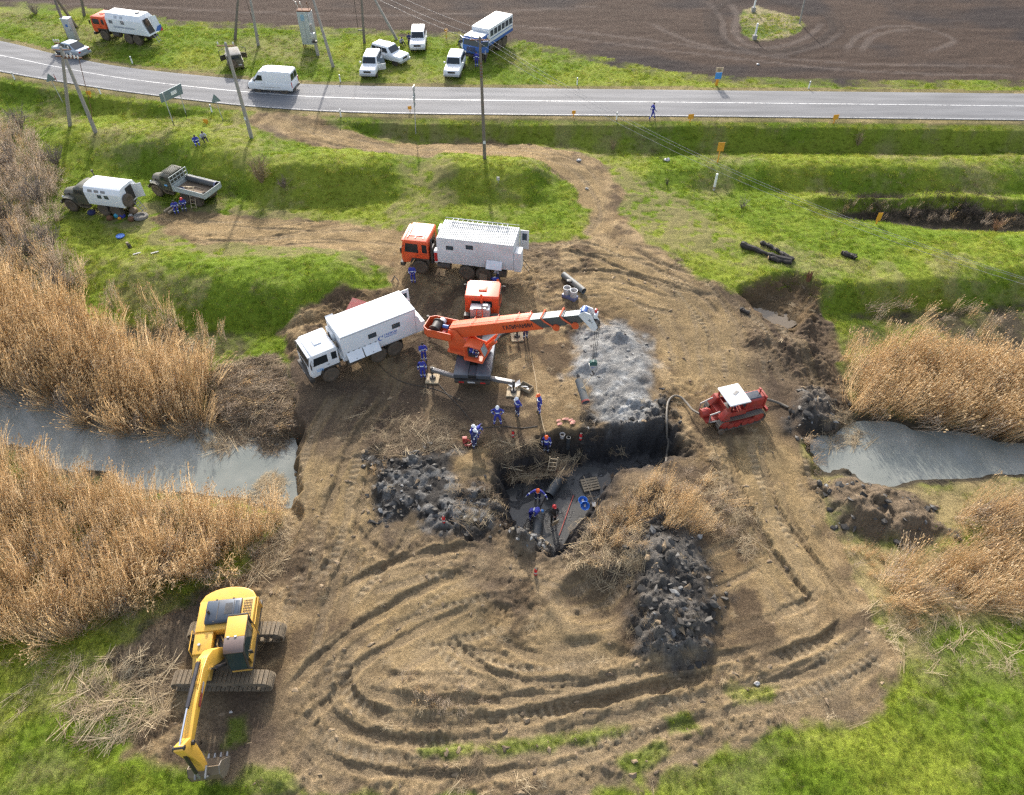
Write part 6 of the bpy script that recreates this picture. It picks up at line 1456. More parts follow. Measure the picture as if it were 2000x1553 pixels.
# cab
cp = [(-.75,.2),(1.15,.2),(1.35,.65),(1.05,1.85),(.75,2.02),(-.75,2.0)]
cf = MB()
for v_ in (.44, 1.36):
    for i_ in range(6): cf.path([(cp[i_][0],v_,cp[i_][1]), (cp[(i_+1)%6][0],v_,cp[(i_+1)%6][1])], .055, 6)
for x, z_ in cp: cf.tube((x,.44,z_), (x,1.36,z_), .05, n=6)
cf.build('cab_frame', black, U)
MB().prism([(-.75,.18),(1.2,.18),(1.25,.32),(-.75,.32)], .42, 1.38).build('cab_floor', yellow, U, .02); bx(U, 'cab_rear_wall', black, -.78, -.7, .46, 1.34, .3, 1.95)
bx(U, 'cab_door', yellow, -.7, .95, 1.37, 1.41, .3, .95, .02)
MB().prism([(-.78,2.0),(.35,2.04),(.35,2.10),(-.78,2.08)], .42, 1.38).build('cab_roof', yellow, U, .03); MB().prism([(.36,2.03),(.8,2.02),(1.12,1.9),(1.12,1.96),(.85,2.10),(.36,2.10)], .42, 1.38).build('roof_visor', paint('smoked_plastic', (.16,.12,.11), .2, 0, .15), U, .03); bx(U, 'roof_trim', black, -.86, -.78, .42, 1.38, 1.92, 2.1, .02)
cg = glass('cab_glass', (.03,.05,.05), .06)
MB().plate([(1.37,.50,.66),(1.37,1.30,.66),(1.08,1.30,1.82),(1.08,.50,1.82)], .012).build('front_window', cg, U); MB().plate([(1.17,.50,.28),(1.17,1.30,.28),(1.36,1.30,.62),(1.36,.50,.62)], .012).build('lower_window', cg, U)
for v_ in (.435, 1.365): MB().prism([(-.6,.98),(1.2,.98),(1.0,1.8),(-.6,1.9)], v_-.004, v_+.004).build('side_window', cg, U)
bx(U, 'seat', black, -.3, .3, .65, 1.15, .3, .75, .05); bx(U, 'sill', yellow, 1.17, 1.27, .42, 1.38, .18, .3, .02)
for y_ in (.6, .95): MB().box((.36,y_,2.13),(.08,.12,.06)).build('work_lamp', lamp_w, U, .02)
MB().path([(.9,1.4,1.0),(.95,1.62,1.5)], .015, 6).box((.95,1.62,1.55),(.05,.18,.32)).build('mirror', black, U)
# boom, arm and bucket in the plane v = -.02
def P3(x, z, v=0): return Vector((x, v-.03, z))
def bent(pts, hw, w0):
    """box girder through (x, z, half-height)"""
    rings = []
    for i_, (x, z_, h_) in enumerate(pts):
        a = pts[max(i_-1, 0)]; b_ = pts[min(i_+1, len(pts)-1)]; t_ = Vector((b_[0]-a[0], 0, b_[1]-a[1])).normalized(); n_ = Vector((-t_.z, 0, t_.x))
        c = P3(x, z_); rings.append([c-n_*h_+Vector((0,-hw,0)), c-n_*h_+Vector((0,hw,0)), c+n_*h_+Vector((0,hw,0)), c+n_*h_+Vector((0,-hw,0))])
    return MB().loft(rings)
bpts = [(.35,.65,.2),(.95,1.6,.34),(1.5,2.45,.38),(1.95,2.85,.38),(2.5,3.08,.36),(4.0,3.25,.29),(5.55,3.2,.19)]
bo = bent(bpts, .21, 0).build('boom', yellow, U, .025)
for v_ in (-.14, -.05, .05, .14): MB().path([P3(1.05,1.85,v_),P3(1.42,2.70,v_),P3(1.85,3.22,v_),P3(2.5,3.5,v_),P3(3.2,3.6,v_)], .03, 6).build('hydraulic_pipe', yellow, U)
MB().path([P3(2.2,3.62), P3(4.35,3.92)], .10, 12).build('arm_cylinder', paint('cylinder_dark', (.03,.03,.038), .3, .4, .1), U); MB().path([P3(4.3,3.92), P3(5.95,3.98)], .05, 10).build('cylinder_rod', paint('chrome', (.8,.8,.82), .12, 1.0, .03), U); MB().bb(2.05,2.35,-.1,.04,3.45,3.7).build('cylinder_lug', yellow, U)
for v_ in (-.38, .32): MB().path([(.85,v_,.45), (1.85,v_*.9,2.2)], .09, 10).build('boom_cylinder', paint('cylinder_dark', (.03,.03,.038), .3, .4, .1), U); MB().path([(1.8,v_*.9,2.1), (2.2,v_*.85,2.85)], .05, 8).build('cylinder_rod', paint('chrome', (.8,.8,.82), .12, 1.0, .03), U)
text('EXCAVATOR', .01, dark_ink, U, P3(0,-5,0), (0,0,0)) if False else None
MB().box((3.6,.225,3.2),(.9,.008,.22)).build('boom_decal', paint('decal_red', (.25,.03,.03), .5), U); MB().box((3.2,.227,3.22),(.5,.008,.16)).build('boom_decal', galv, U)
bent([(6.05,4.05,.10),(5.75,3.35,.34),(5.7,2.6,.30),(5.75,1.7,.22),(5.85,.95,.16)], .19, 0).build('arm', yellow, U, .025)
MB().tube(P3(5.55,3.2,-.3),P3(5.55,3.2,.3),.11).tube(P3(6.0,3.98,-.24),P3(6.0,3.98,.24),.10).each('pin', black, U)
MB().path([P3(6.05,3.2), P3(6.25,1.6)], .085, 10).build('bucket_cylinder', paint('cylinder_dark', (.03,.03,.038), .3, .4, .1), U); MB().path([P3(6.25,1.7), P3(6.32,1.05)], .045, 8).build('cylinder_rod', steel, U)
for v_ in (-.22, .22): MB().path([P3(6.32,1.05,v_),P3(5.85,1.15,v_)], .05, 6).path([P3(6.32,1.05,v_),P3(6.1,.55,v_)], .05, 6).build('bucket_link', steel, U)
bk = [(5.85,.95),(6.12,.65),(6.15,.2),(5.9,-.25),(5.45,-.5),(5.0,-.45)]
bw = .68; rustm = paint('bucket_steel', (.14,.10,.06), .6, .2, .5)
sh = MB()
for i_ in range(len(bk)-1):
    (xa,za),(xb,zb) = bk[i_], bk[i_+1]; sh.plate([P3(xa,za,-bw),P3(xa,za,bw),P3(xb,zb,bw),P3(xb,zb,-bw)], .05)
sh.build('bucket_shell', rustm, U)
for v_ in (-bw, bw): MB().plate([P3(x, z_, v_) for x, z_ in bk]+[P3(5.55,.7,v_)], .04).build('bucket_side', paint('bucket_worn', (.20,.18,.16), .5, .5, .4), U)
for k in range(5): v_ = -bw+.12+k*(2*bw-.24)/4; MB().loft([[P3(5.02,-.52,v_-.05),P3(5.02,-.52,v_+.05),P3(5.02,-.38,v_+.05),P3(5.02,-.38,v_-.05)], [P3(4.82,-.40,v_-.03),P3(4.82,-.40,v_+.03),P3(4.82,-.36,v_+.03),P3(4.82,-.36,v_-.03)]]).build('bucket_tooth', steel, U)

# ================================================================== crawler tractor
T = at('tractor', 'crawler_tractor', 'red crawler tractor with white cab roof pumping through grey hoses', 'tractor')
TRAC = T
tshoe = MB().bb(-.08,.08,-.2,.2,-.015,.015).bb(-.015,.015,-.2,.2,.015,.045).mesh('track_shoe'); tshoe.materials.append(paint('tractor_track', (.12,.115,.11), .6, .3, .5))
for s_ in (-1, 1):
    y_ = s_*.85
    fr = MB().bb(-1.15,1.15,y_-.1,y_+.1,.3,.5).build('track_frame', redc, T, .02)
    MB().lathe([(.02,-.16),(.14,-.16),(.16,-.12),(.38,-.1),(.38,.1),(.16,.12),(.14,.16),(.02,.16)], (1.25,y_,.46), 'y', 18).build('idler', redc, fr, smooth=True); MB().lathe([(.02,-.16),(.14,-.16),(.16,-.12),(.38,-.1),(.38,.1),(.16,.12),(.14,.16),(.02,.16)], (-1.25,y_,.46), 'y', 18).build('sprocket', redc, fr, smooth=True)
    for x in (-.75,-.28,.28,.75): MB().lathe([(.02,-.16),(.1,-.16),(.24,-.14),(.24,.14),(.1,.16),(.02,.16)], (x,y_,.26), 'y', 14).build('road_wheel', redc, fr, smooth=True)
    rr, hl = .44, 1.25; per_ = 4*hl+2*math.pi*rr; ns = 44
    for k in range(ns):
        d = per_*k/ns
        if d < 2*hl: p, a = (-hl+d, .47+rr-.05*math.sin(math.pi*d/2/hl)), 0
        elif d < 2*hl+math.pi*rr: a = (d-2*hl)/rr; p = (hl+rr*math.sin(a), .47+rr*math.cos(a))
        elif d < 4*hl+math.pi*rr: p, a = (hl-(d-2*hl-math.pi*rr), .47-rr), math.pi
        else: a = math.pi+(d-4*hl-math.pi*rr)/rr; p = (-hl+rr*math.sin(a), .47+rr*math.cos(a))
        put('track_shoe', tshoe, None, fr, (p[0], y_, p[1]), (0, a, 0))
bx(T, 'hull', redc, -1.5, 1.7, -.55, .55, .45, .95, .04)
MB().prism([(-.43,.95),(.43,.95),(.43,1.55),(.3,1.66),(-.3,1.66),(-.43,1.55)], .3, 1.75, 'x').build('bonnet_side', redc, T, .02); MB().prism([(-.40,1.56),(.40,1.56),(.29,1.68),(-.29,1.68)], .32, 1.55, 'x').build('bonnet_top', paint('bonnet_blue_black', (.02,.035,.06), .3, .1, .15), T, .02)
bx(T, 'radiator_cowl', redc, 1.76, 1.9, -.47, .47, .8, 1.7, .05); MB().tube((1.55,.0,1.66),(1.55,.0,2.1),.05).build('exhaust_pipe', redc, T); bx(T, 'bumper_beam', redc, 1.9, 2.05, -.7, .7, .5, .75, .02)
for x in (-1.0, .22):
    for y_ in (-.72, .72): MB().bb(x-.05,x+.05,y_-.05,y_+.05,.9,2.05).build('cab_post', redc, T)
MB().prism([(-1.12,2.05),(.32,2.05),(.36,2.1),(.3,2.16),(-1.1,2.16),(-1.16,2.1)], -.85, .85).build('cab_roof', white, T, .03); MB().box((-.25,.1,2.175),(.45,.2,.02),(0,0,.5)).build('roof_stain', rimg, T)
MB().bb(.2,.24,-.68,.68,1.35,2.03).build('windscreen', gl2, T); bx(T, 'cab_back', redc, -1.05, -1.0, -.68, .68, .95, 1.5); bx(T, 'seat', black, -.85, -.4, -.3, .3, .95, 1.2, .03); bx(T, 'cab_floor', redc, -1.0, .2, -.75, .75, .9, .97); bx(T, 'fender', redc, -1.5, -1.0, -1.05, 1.05, 1.0, 1.06, .02)
for s_ in (-1, 1): MB().prism([(-1.6,.95),(-1.0,.95),(-.95,1.55),(-1.25,1.6)], s_*.5, s_*.95).build('rear_tank', redc, T, .03); MB().bb(-.95,.15,s_*.74,s_*.77,.95,1.3).build('lower_door', redc, T)
MB().lathe([(.02,-.3),(.3,-.3),(.3,.2),(.2,.35),(.02,.35)], (-2.15,.15,.85), 'x', 16).build('pump', redc, T, smooth=True); MB().bb(-2.3,-1.5,-.45,.45,.45,.6).build('pump_frame', redc, T)
MB().path([(-1.5,-.6,.6),(-2.2,-.6,.7),(-2.25,-.6,1.4),(-1.6,-.6,1.5)], .05, 8).path([(-1.5,.6,.6),(-2.3,.6,.7),(-2.3,.6,1.3),(-1.5,.6,1.6)], .05, 8).each('rear_guard', rimg, T)
sp = wheel(T, -1.55, -1.2, .22, .22, .16, rimm, False, 'guide_wheel')
# --- hoses
hosem = paint('grey_hose', (.085,.08,.07), .6, 0, .4)
def hose(name, label, pts, r, m, cat='hose', lift=None):
    P = []
    for k, (x, y) in enumerate(pts):
        h_ = lift[k] if lift else r
        g_ = G(x, y); p = W(x, y, g_.z+h_); P.append(p)
    P = smooth_line(P, 6); 
    P = [(p[0], p[1], max(p[2], HZ(p[0], p[1])+r*.6)) for p in P]
    return tag(MB().path(P, r, 7).build(name, m, None, smooth=True), label, cat)
hose('suction_hose', 'thick grey hose looping from the tractor pump down into the pit', [(1366,808),(1352,800),(1340,786),(1328,775),(1315,774),(1305,785),(1302,805),(1302,830),(1303,855),(1303,880),(1300,905)], .075, hosem, lift=[.75,.5,.25,.15,.12,.12,.12,.12,.1,-.1,-.5])
hose('discharge_hose', 'grey hose running from the tractor nose to the wet mud', [(1488,778),(1505,782),(1522,788),(1540,796)], .09, hosem, lift=[.5,.3,.12,.1])
# ================================================================== people: one skinned figure each, x forward, feet at z = 0
suit_blue = paint('work_suit_blue', (.022,.035,.30), .8, 0, .12, nscale=5, bump=.3, bscale=18); suit_navy = paint('work_suit_navy', (.012,.018,.09), .8, 0, .12, nscale=5, bump=.3, bscale=18)
suit_black = paint('work_suit_black', (.02,.02,.022), .8, 0, .15, nscale=5); suit_grey = paint('shirt_grey', (.35,.35,.38), .8, 0, .1, nscale=5); jean = paint('jeans', (.05,.07,.12), .8, 0, .1)
skin = paint('skin', (.45,.27,.19), .6, 0, .05); boot = paint('boots', (.02,.018,.016), .6, 0, .4); glove = paint('work_gloves', (.6,.6,.57), .8, 0, .2); hairm = paint('hair', (.03,.022,.016), .8, 0, 0)
refl = paint('reflective_band', (.70,.74,.76), .4, 0, .05)
hel = {'white': paint('helmet_white', (.78,.79,.8), .3, 0, .05), 'orange': paint('helmet_orange', (.78,.12,.02), .3, 0, .05), 'red': paint('helmet_red', (.6,.03,.03), .35, 0, .05), 'blue': paint('cap_blue', (.05,.2,.5), .6, 0, .05), 'hair': hairm, 'black': suit_black}
BASE = dict(pel=(0,0,.95), sp=(.01,0,1.14), ch=(.0,0,1.36), nk=(.0,0,1.52), hd=(.03,0,1.64), tp=(.02,0,1.74),
  hl=(0,.10,.92), kl=(.03,.12,.50), al=(-.01,.12,.09), tl=(.15,.14,.04), hr=(0,-.10,.92), kr=(.03,-.12,.50), ar=(-.01,-.12,.09), tr=(.15,-.14,.04),
  sl=(0,.20,1.42), el=(-.02,.27,1.15), wl=(.06,.27,.90), fl=(.08,.26,.82), sr=(0,-.20,1.42), er=(-.02,-.27,1.15), wr=(.06,-.27,.90), fr=(.08,-.26,.82))
def tilt(p, ang, keys=('sp','ch','nk','hd','tp','sl','el','wl','fl','sr','er','wr','fr')):
    """bend the upper body forward about the hips"""
    c, s_ = math.cos(ang), math.sin(ang); q_ = dict(p); o = p['pel']
    for k in keys:
        x, y, z_ = p[k][0]-o[0], p[k][1], p[k][2]-o[2]; q_[k] = (o[0]+x*c+z_*s_, y, o[2]-x*s_+z_*c)
    return q_
def up(p, **k): q_ = dict(p); q_.update(k); return q_
HIPS = up(BASE, el=(-.08,.42,1.20), wl=(.04,.22,1.02), fl=(.06,.14,1.0), er=(-.08,-.42,1.20), wr=(.04,-.22,1.02), fr=(.06,-.14,1.0), al=(-.02,.22,.09), tl=(.13,.27,.04), kl=(.02,.18,.5), ar=(-.02,-.22,.09), tr=(.13,-.27,.04), kr=(.02,-.18,.5))
CROSS = up(BASE, el=(.10,.28,1.16), wl=(.26,.04,1.20), fl=(.26,-.05,1.21), er=(.10,-.28,1.16), wr=(.24,-.02,1.14), fr=(.25,.07,1.15))
HOLD = up(BASE, el=(.05,.27,1.14), wl=(.28,.14,1.12), fl=(.35,.10,1.13), er=(.05,-.27,1.14), wr=(.28,-.14,1.12), fr=(.35,-.10,1.13))
WALK = up(BASE, kl=(.22,.11,.53), al=(.30,.11,.12), tl=(.45,.12,.07), kr=(-.10,-.11,.50), ar=(-.36,-.11,.14), tr=(-.22,-.12,.04), el=(-.16,.26,1.17), wl=(-.14,.27,.93), fl=(-.13,.27,.85), er=(.08,-.26,1.16), wr=(.26,-.25,.98), fr=(.32,-.24,.92))
REACH = tilt(up(BASE, el=(.18,.42,1.36), wl=(.36,.56,1.34), fl=(.43,.60,1.34), er=(.16,-.45,1.30), wr=(.32,-.66,1.26), fr=(.38,-.72,1.24)), R(28))
BEND = tilt(up(BASE, el=(.20,.24,1.22), wl=(.42,.16,1.16), fl=(.50,.13,1.13), er=(.20,-.24,1.22), wr=(.42,-.16,1.16), fr=(.50,-.13,1.13), kl=(.08,.16,.5), kr=(.02,-.16,.5)), R(72))
def sitp(h=.45):
    d = .95-h-.06; q_ = {k: (v[0], v[1], v[2]-d) for k, v in BASE.items()}
    q_.update(hl=(.05,.11,h+.05), kl=(.46,.14,h+.10), al=(.50,.14,.09), tl=(.66,.16,.04), hr=(.05,-.11,h+.05), kr=(.46,-.14,h+.10), ar=(.50,-.14,.09), tr=(.66,-.16,.04))
    q_ = tilt(q_, R(18)); z_ = h
    q_.update(el=(.20,.30,z_+.36), wl=(.38,.16,z_+.24), fl=(.46,.14,z_+.22), er=(.20,-.30,z_+.36), wr=(.38,-.16,z_+.24), fr=(.46,-.14,z_+.22)); return q_
SIT = sitp(.42); SITLOW = up(sitp(.16), kl=(.42,.16,.45), al=(.62,.16,.09), tl=(.78,.17,.06), kr=(.42,-.16,.45), ar=(.62,-.16,.09), tr=(.78,-.17,.06))
LOOKD = up(BASE, hd=(.08,0,1.62), tp=(.11,0,1.71)); LEAN = tilt(HOLD, R(30))
BONES = [('pel','sp','s'),('sp','ch','s'),('ch','nk','s'),('nk','hd','k'),('hd','tp','k')]+[(a+s_, b+s_, m) for s_ in 'lr' for a, b, m in (('h','k','t'),('k','a','t'),('a','t','b'),('s','e','s'),('e','w','s'),('w','f','g'))]
RAD = dict(pel=.155, sp=.15, ch=.165, nk=.062, hd=.088, tp=.06, h=.105, k=.08, a=.06, t=.055, s=.085, e=.062, w=.046, f=.036)
def rad(k): return RAD[k] if k in RAD else RAD[k[0]]
def person(px, py, face, pose, hat, label, suit=None, trousers=None, hands=None, at3=None, bands=True, height=1.0):
    suit = suit or suit_blue; trousers = trousers or suit; hands = hands or skin
    p = Vector(at3) if at3 is not None else G(px, py)
    keys = list(pose); vi = {k: i for i, k in enumerate(keys)}
    ed = [('pel','hl'),('pel','hr'),('ch','sl'),('ch','sr')]+[(a, b) for a, b, _ in BONES]
    me_ = bpy.data.meshes.new('tmp'); me_.from_pydata([pose[k] for k in keys], [(vi[a], vi[b]) for a, b in ed], [])
    o = bpy.data.objects.new('tmp', me_); C.objects.link(o)
    md = o.modifiers.new('s', 'SKIN'); md.use_smooth_shade = True
    for k in keys:
        sv = me_.skin_vertices[0].data[vi[k]]; r_ = rad(k); sv.radius = (r_*.8, r_) if k in ('pel','sp','ch') else (r_, r_); sv.use_root = (k == 'pel')
    ss = o.modifiers.new('u', 'SUBSURF'); ss.levels = 1; ss.render_levels = 1
    dg = bpy.context.evaluated_depsgraph_get(); me2 = bpy.data.meshes.new_from_object(o.evaluated_get(dg)); bpy.data.objects.remove(o, do_unlink=True)
    bm = bmesh.new(); bm.from_mesh(me2); bpy.data.meshes.remove(me2)
    mats = {'s': 0, 't': 1, 'k': 2, 'g': 3, 'b': 4}
    A = np.array([pose[a] for a, b, _ in BONES]); B = np.array([pose[b] for a, b, _ in BONES]); rr_ = np.array([(rad(a)+rad(b))/2 for a, b, _ in BONES]); mm = [mats[m] for _, _, m in BONES]
    for f in bm.faces:
        c = np.array(f.calc_center_median()); t_ = np.clip(((c-A)*(B-A)).sum(1)/(((B-A)**2).sum(1)), 0, 1)
        f.material_index = mm[int(np.argmin(np.linalg.norm(c-A-(B-A)*t_[:,None], axis=1)/rr_))]; f.smooth = True
    # fingers and thumb, nose, ears: small pieces welded onto the figure
    ex = MB(); idx = []
    hdv = Vector(pose['hd']); hv = (Vector(pose['tp'])-hdv); upv = hv.normalized(); fw = Vector((1,0,0)); fw = (fw-upv*fw.dot(upv)).normalized(); sv_ = upv.cross(fw)
    c0 = hdv+upv*.02
    ex.loft([[c0+fw*.078+upv*.03+sv_*.008, c0+fw*.078+upv*.03-sv_*.008, c0+fw*.078-upv*.02-sv_*.012, c0+fw*.078-upv*.02+sv_*.012], [c0+fw*.085+upv*.025+sv_*.004, c0+fw*.085+upv*.025-sv_*.004, c0+fw*.108-upv*.012-sv_*.008, c0+fw*.108-upv*.012+sv_*.008]]); idx += [2]*6
    for s_ in (-1, 1): k = len(ex.f); ex.tube(c0+sv_*s_*.075-upv*.03, c0+sv_*s_*.085+upv*.03, .018, n=6); idx += [2]*(len(ex.f)-k)
    for s_ in 'lr':
        w_ = Vector(pose['w'+s_]); f_ = Vector(pose['f'+s_]); d = (f_-w_).normalized(); sd_ = d.orthogonal().normalized(); nn = d.cross(sd_)
        for k4, L in enumerate((.075,.085,.08,.06)):
            b_ = f_+sd_*(k4-1.5)*.019; k = len(ex.f); ex.path([b_, b_+d*L*.55+nn*.004, b_+d*L*.95+nn*.02], [.010,.009,.007], 5); idx += [3]*(len(ex.f)-k)
        b_ = w_*.5+f_*.5-sd_*.03; k = len(ex.f); ex.path([b_, b_-sd_*.03+d*.03, b_-sd_*.035+d*.065], [.012,.010,.008], 5); idx += [3]*(len(ex.f)-k)
    vs = [bm.verts.new(v) for v in ex.v]
    for f, mi_ in zip(ex.f, idx):
        try: q_ = bm.faces.new([vs[i_] for i_ in f]); q_.material_index = mi_; q_.smooth = True
        except ValueError: pass
    me3 = bpy.data.meshes.new('person'); bm.to_mesh(me3); bm.free()
    for m in (suit, trousers, skin, hands, boot): me3.materials.append(m)
    T = put('person', me3, None, None, (p.x, p.y, p.z), (0,0,R(face))); T.scale = (height,)*3
    tag(T, label, 'person')
    # headgear
    M = Matrix((fw, sv_, upv)).transposed().to_4x4(); M.translation = hdv+upv*.055
    if hat in ('hair', 'blue', 'black'):
        q_ = MB().lathe([(.097,-.03),(.10,.0),(.092,.045),(.06,.085),(.005,.1)], (0,0,0), 'z', 14).mesh('hair', smooth=True); o = put('hair' if hat == 'hair' else 'cap', q_, hel[hat], T)
    else:
        q_ = MB().lathe([(.128,-.012),(.135,.0),(.122,.012),(.118,.05),(.09,.098),(.045,.12),(.005,.125)], (0,0,0), 'z', 16); q_.prism([(.10,-.10),(.19,-.05),(.20,0),(.19,.05),(.10,.10)], -.004, .01, 'z'); q_.bb(-.10,.10,-.012,.012,.085,.128)
        o = put('helmet', q_.mesh('helmet', smooth=True), hel[hat], T)
    o.matrix_local = M
    if bands:
        def ring(a, b, t_, r_, nm='reflective_band'):
            a = Vector(pose[a]); b = Vector(pose[b]); d = (b-a).normalized(); c = a+(b-a)*t_
            MB().path([c-d*.03, c+d*.03], r_, 12).build(nm, refl, T, smooth=True)
        ring('sp','ch',.35,.168); ring('el','wl',.3,.068); ring('er','wr',.3,.068); ring('kl','al',.4,.082); ring('kr','ar',.4,.082)
    return T
person(1273,233,10,WALK,'hair','person in blue overalls walking along the road edge', bands=True)
person(384,281,-60,SITLOW,'hair','person in blue overalls sitting on the grass near the sign')
person(398,274,-50,SITLOW,'hair','person in grey jacket sitting on the grass near the sign', suit_grey, suit_black, bands=False)
person(346,413,-70,SIT,'hair','bareheaded person in blue sitting on planks beside the flatbed truck')
person(362,408,-75,SIT,'red','person with red helmet sitting beside the flatbed truck ladder', suit_blue, suit_navy)
person(808,553,-90,HOLD,'hair','bareheaded person in blue standing by the orange cab truck')
person(964,562,-60,BEND,'orange','person with orange helmet leaning at the orange cab truck, right of the crane cab')
person(974,552,160,LEAN,'red','person with red helmet standing between the crane and the orange cab truck', suit_grey, suit_navy, bands=False)
person(829,706,-80,CROSS,'hair','person in blue with folded arms behind the white truck', suit_blue)
person(827,738,-88,BASE,'hair','person in blue standing next to the left outrigger')
person(1026,662,-60,BASE,'white','person with white helmet half hidden behind the crane boom', suit_navy)
person(972,829,-90,up(HIPS, hd=(.05,0,1.63), tp=(.06,0,1.73)),'white','person with white helmet and hands on hips')
person(1011,812,-150,up(LOOKD, el=(-.12,.26,1.16), wl=(-.16,.1,1.0), fl=(-.16,.0,.98)),'white','person with white helmet left of the orange-helmeted rope holder', suit_blue, suit_navy)
person(1053,806,200,LOOKD,'orange','person with orange helmet holding a rope near the crate')
person(932,858,-30,LEAN,'hair','bareheaded person bending at the back of the trio', suit_blue)
person(924,866,-20,up(HOLD, hd=(.07,0,1.63), tp=(.10,0,1.72)),'white','person with white helmet in the middle of the trio', suit_blue, suit_navy)
person(927,874,-25,up(HOLD, hd=(.07,0,1.63), tp=(.10,0,1.72)),'white','person with white helmet at the front of the trio', suit_navy, suit_navy)
person(1066,884,-100,LOOKD,'orange','person with orange helmet standing at the rim of the pit', suit_blue, suit_navy, glove)
person(1050,978,-95,up(REACH),'orange','person with orange helmet and gloves reaching out inside the pit', suit_blue, suit_navy, glove)
person(1036,1014,-15,BEND,'blue','person in blue bending over a pipe end in the pit', suit_blue)
person(1080,1020,-70,HOLD,'red','person in black with red cap carrying a tan board in the pit', suit_black, bands=False)
person(783,88,-40,SITLOW,'hair','person in white shirt sitting by the leaning pole at the field', suit_grey, suit_black, bands=False)
person(801,94,-90,HOLD,'black','person standing beside the farthest white off-road car', suit_navy, suit_navy, bands=False)
person(901,104,-90,BASE,'black','person in dark clothes behind the glinting white car', suit_navy, suit_black, bands=False)
person(931,131,-90,BASE,'hair','person in blue overalls standing in front of the crew bus', suit_blue)
person(948,122,-160,HOLD,'hair','person in grey shirt at the open door of the crew bus', suit_grey, suit_black, bands=False)
_m = TRAC.matrix_world.copy(); bpy.context.view_layer.update(); _q = TRAC.matrix_world @ Vector((-.6,.05,.82))
person(0,0,17,up(SIT),'hair','tractor driver in blue under the white cab roof', suit_blue, at3=_q)
_q = S.matrix_world @ Vector((.15,-.97,.35)) if False else bpy.data.objects['superstructure'].matrix_world @ Vector((.2,-.97,.32))
person(0,0,math.degrees(VEH['crane'][1])-103,up(SIT),'hair','crane operator in blue inside the orange cab', suit_blue, suit_navy, at3=_q)
_tk = VEH['top_kamaz']; _q = (_tk[0].x-3.85*math.cos(_tk[1])-.4*math.sin(_tk[1]), _tk[0].y-3.85*math.sin(_tk[1])+.4*math.cos(_tk[1]), _tk[0].z+1.28)
person(0,0,math.degrees(_tk[1])+180,BASE,'hair','person in brown standing in the rear door of the top left truck', paint('brown_jacket', (.12,.07,.05), .8), suit_navy, at3=_q, bands=False)
# ================================================================== poles, signs, posts
conc = paint('concrete', (.30,.28,.25), .9, 0, .3, (.2,.18,.15), 2, .3); concd = paint('dark_post', (.17,.145,.12), .9, 0, .3, (.12,.1,.08), 2, .3)
ceram = paint('insulator', (.62,.60,.56), .25, 0, .1); rust = paint('rusty_steel', (.19,.085,.04), .8, .2, .4, (.12,.07,.05)); cable = paint('cable_black', (.015,.015,.016), .6, 0, .2); wire_m = paint('wire_grey', (.32,.32,.33), .4, .5, .1)
def ray_at(px, py, Y):
    a = (px-1000.0)/FPX; b = (776.5-py)/FPX; t_ = Y/(_c+b*_s); return Vector((a*t_, Y, CH+(-_s+b*_c)*t_))
def post_mesh(p0, p1, w0, w1):
    p0 = Vector(p0); p1 = Vector(p1); d = (p1-p0).normalized(); x = Vector((1,0,0)); x = (x-d*x.dot(d)).normalized(); y = d.cross(x)
    return MB().loft([[p+(x*a+y*b)*w_ for a, b in ((-1,-1),(1,-1),(1,1),(-1,1))] for p, w_ in ((p0,w0),(p1,w1))])
def insulators(T, c, n, dirv, z0=0):
    for k in range(n):
        q_ = Vector(c)+Vector(dirv)*(k-(n-1)/2); MB().tube(q_, q_+Vector((0,0,.16)), .02, n=6).lathe([(.02,0),(.07,.0),(.05,.06),(.08,.07),(.04,.16),(.02,.18)], (q_.x,q_.y,q_.z+.14), 'z', 10).build('insulator', ceram, T)
def pole(name, label, base, top, m=conc, arms=0, w=(.16,.10), group='utility poles', cat='utility pole', strut=None, extra=None, ins=True):
    b = G(*base); t_ = ray_at(top[0], top[1], b.y)
    T = thing(name, label, cat, b, 0, group); L = lambda v: Vector(v)-b
    post_mesh((0,0,-.6), L(t_), *w).build('post', m, T, .01)
    if strut:
        sb = G(*strut[0]); f = strut[1]; q_ = L(t_)*f; post_mesh(L(sb)-Vector((0,0,.5)), q_, w[0], w[1]).build('strut', m, T, .01)
    for k in range(arms):
        q_ = L(t_)*(1-.07*k)-Vector((0,0,.25)); MB().box(q_, (1.7,.09,.09)).build('cross_arm', rust, T)
        if ins: insulators(T, q_+Vector((0,-.02,.04)), 3, (.7,0,0))
    return T, t_
pm, ptop = pole('utility_pole', 'tall utility pole in the middle, in front of the road', (947,311), (937,72), concd, 1)
bx(pm, 'number_plate', white_d, -.12, .12, -.19, -.17, 1.6, 1.9)
for k in range(5): MB().box((-.1+.05*(k%2), -.12, 7.8+.28*k), (.16,.06,.1)).build('clamp', rust, pm)
pl, _ = pole('utility_pole', 'leaning utility pole between the jeep and the sitting pair', (492,271), (440,84), conc, 1); bx(pl, 'number_plate', white_d, -.16, .04, -.2, -.18, 2.0, 2.3)
pa, pat = pole('utility_pole', 'two-legged utility pole with many insulators at top left', (187,259), (118,92), conc, 2, strut=((134,246), .97))
sw = paint('switch_gear', (.4,.34,.3), .5, .2, .2); q_ = pat-Vector(pa.location)
for k in range(4): MB().lathe([(.02,0),(.07,.02),(.06,.1),(.1,.12),(.06,.2),(.09,.22),(.02,.34)], (q_.x+.35+.32*k,q_.y-.15,q_.z-.9-.05*k), 'z', 10).build('insulator', ceram, pa)
MB().box((q_.x+.8,q_.y-.1,q_.z-.95), (1.7,.12,.1)).build('switch_frame', rust, pa); MB().box((q_.x-.15,q_.y,q_.z+.35), (.5,.1,.1)).build('top_bracket', rust, pa)
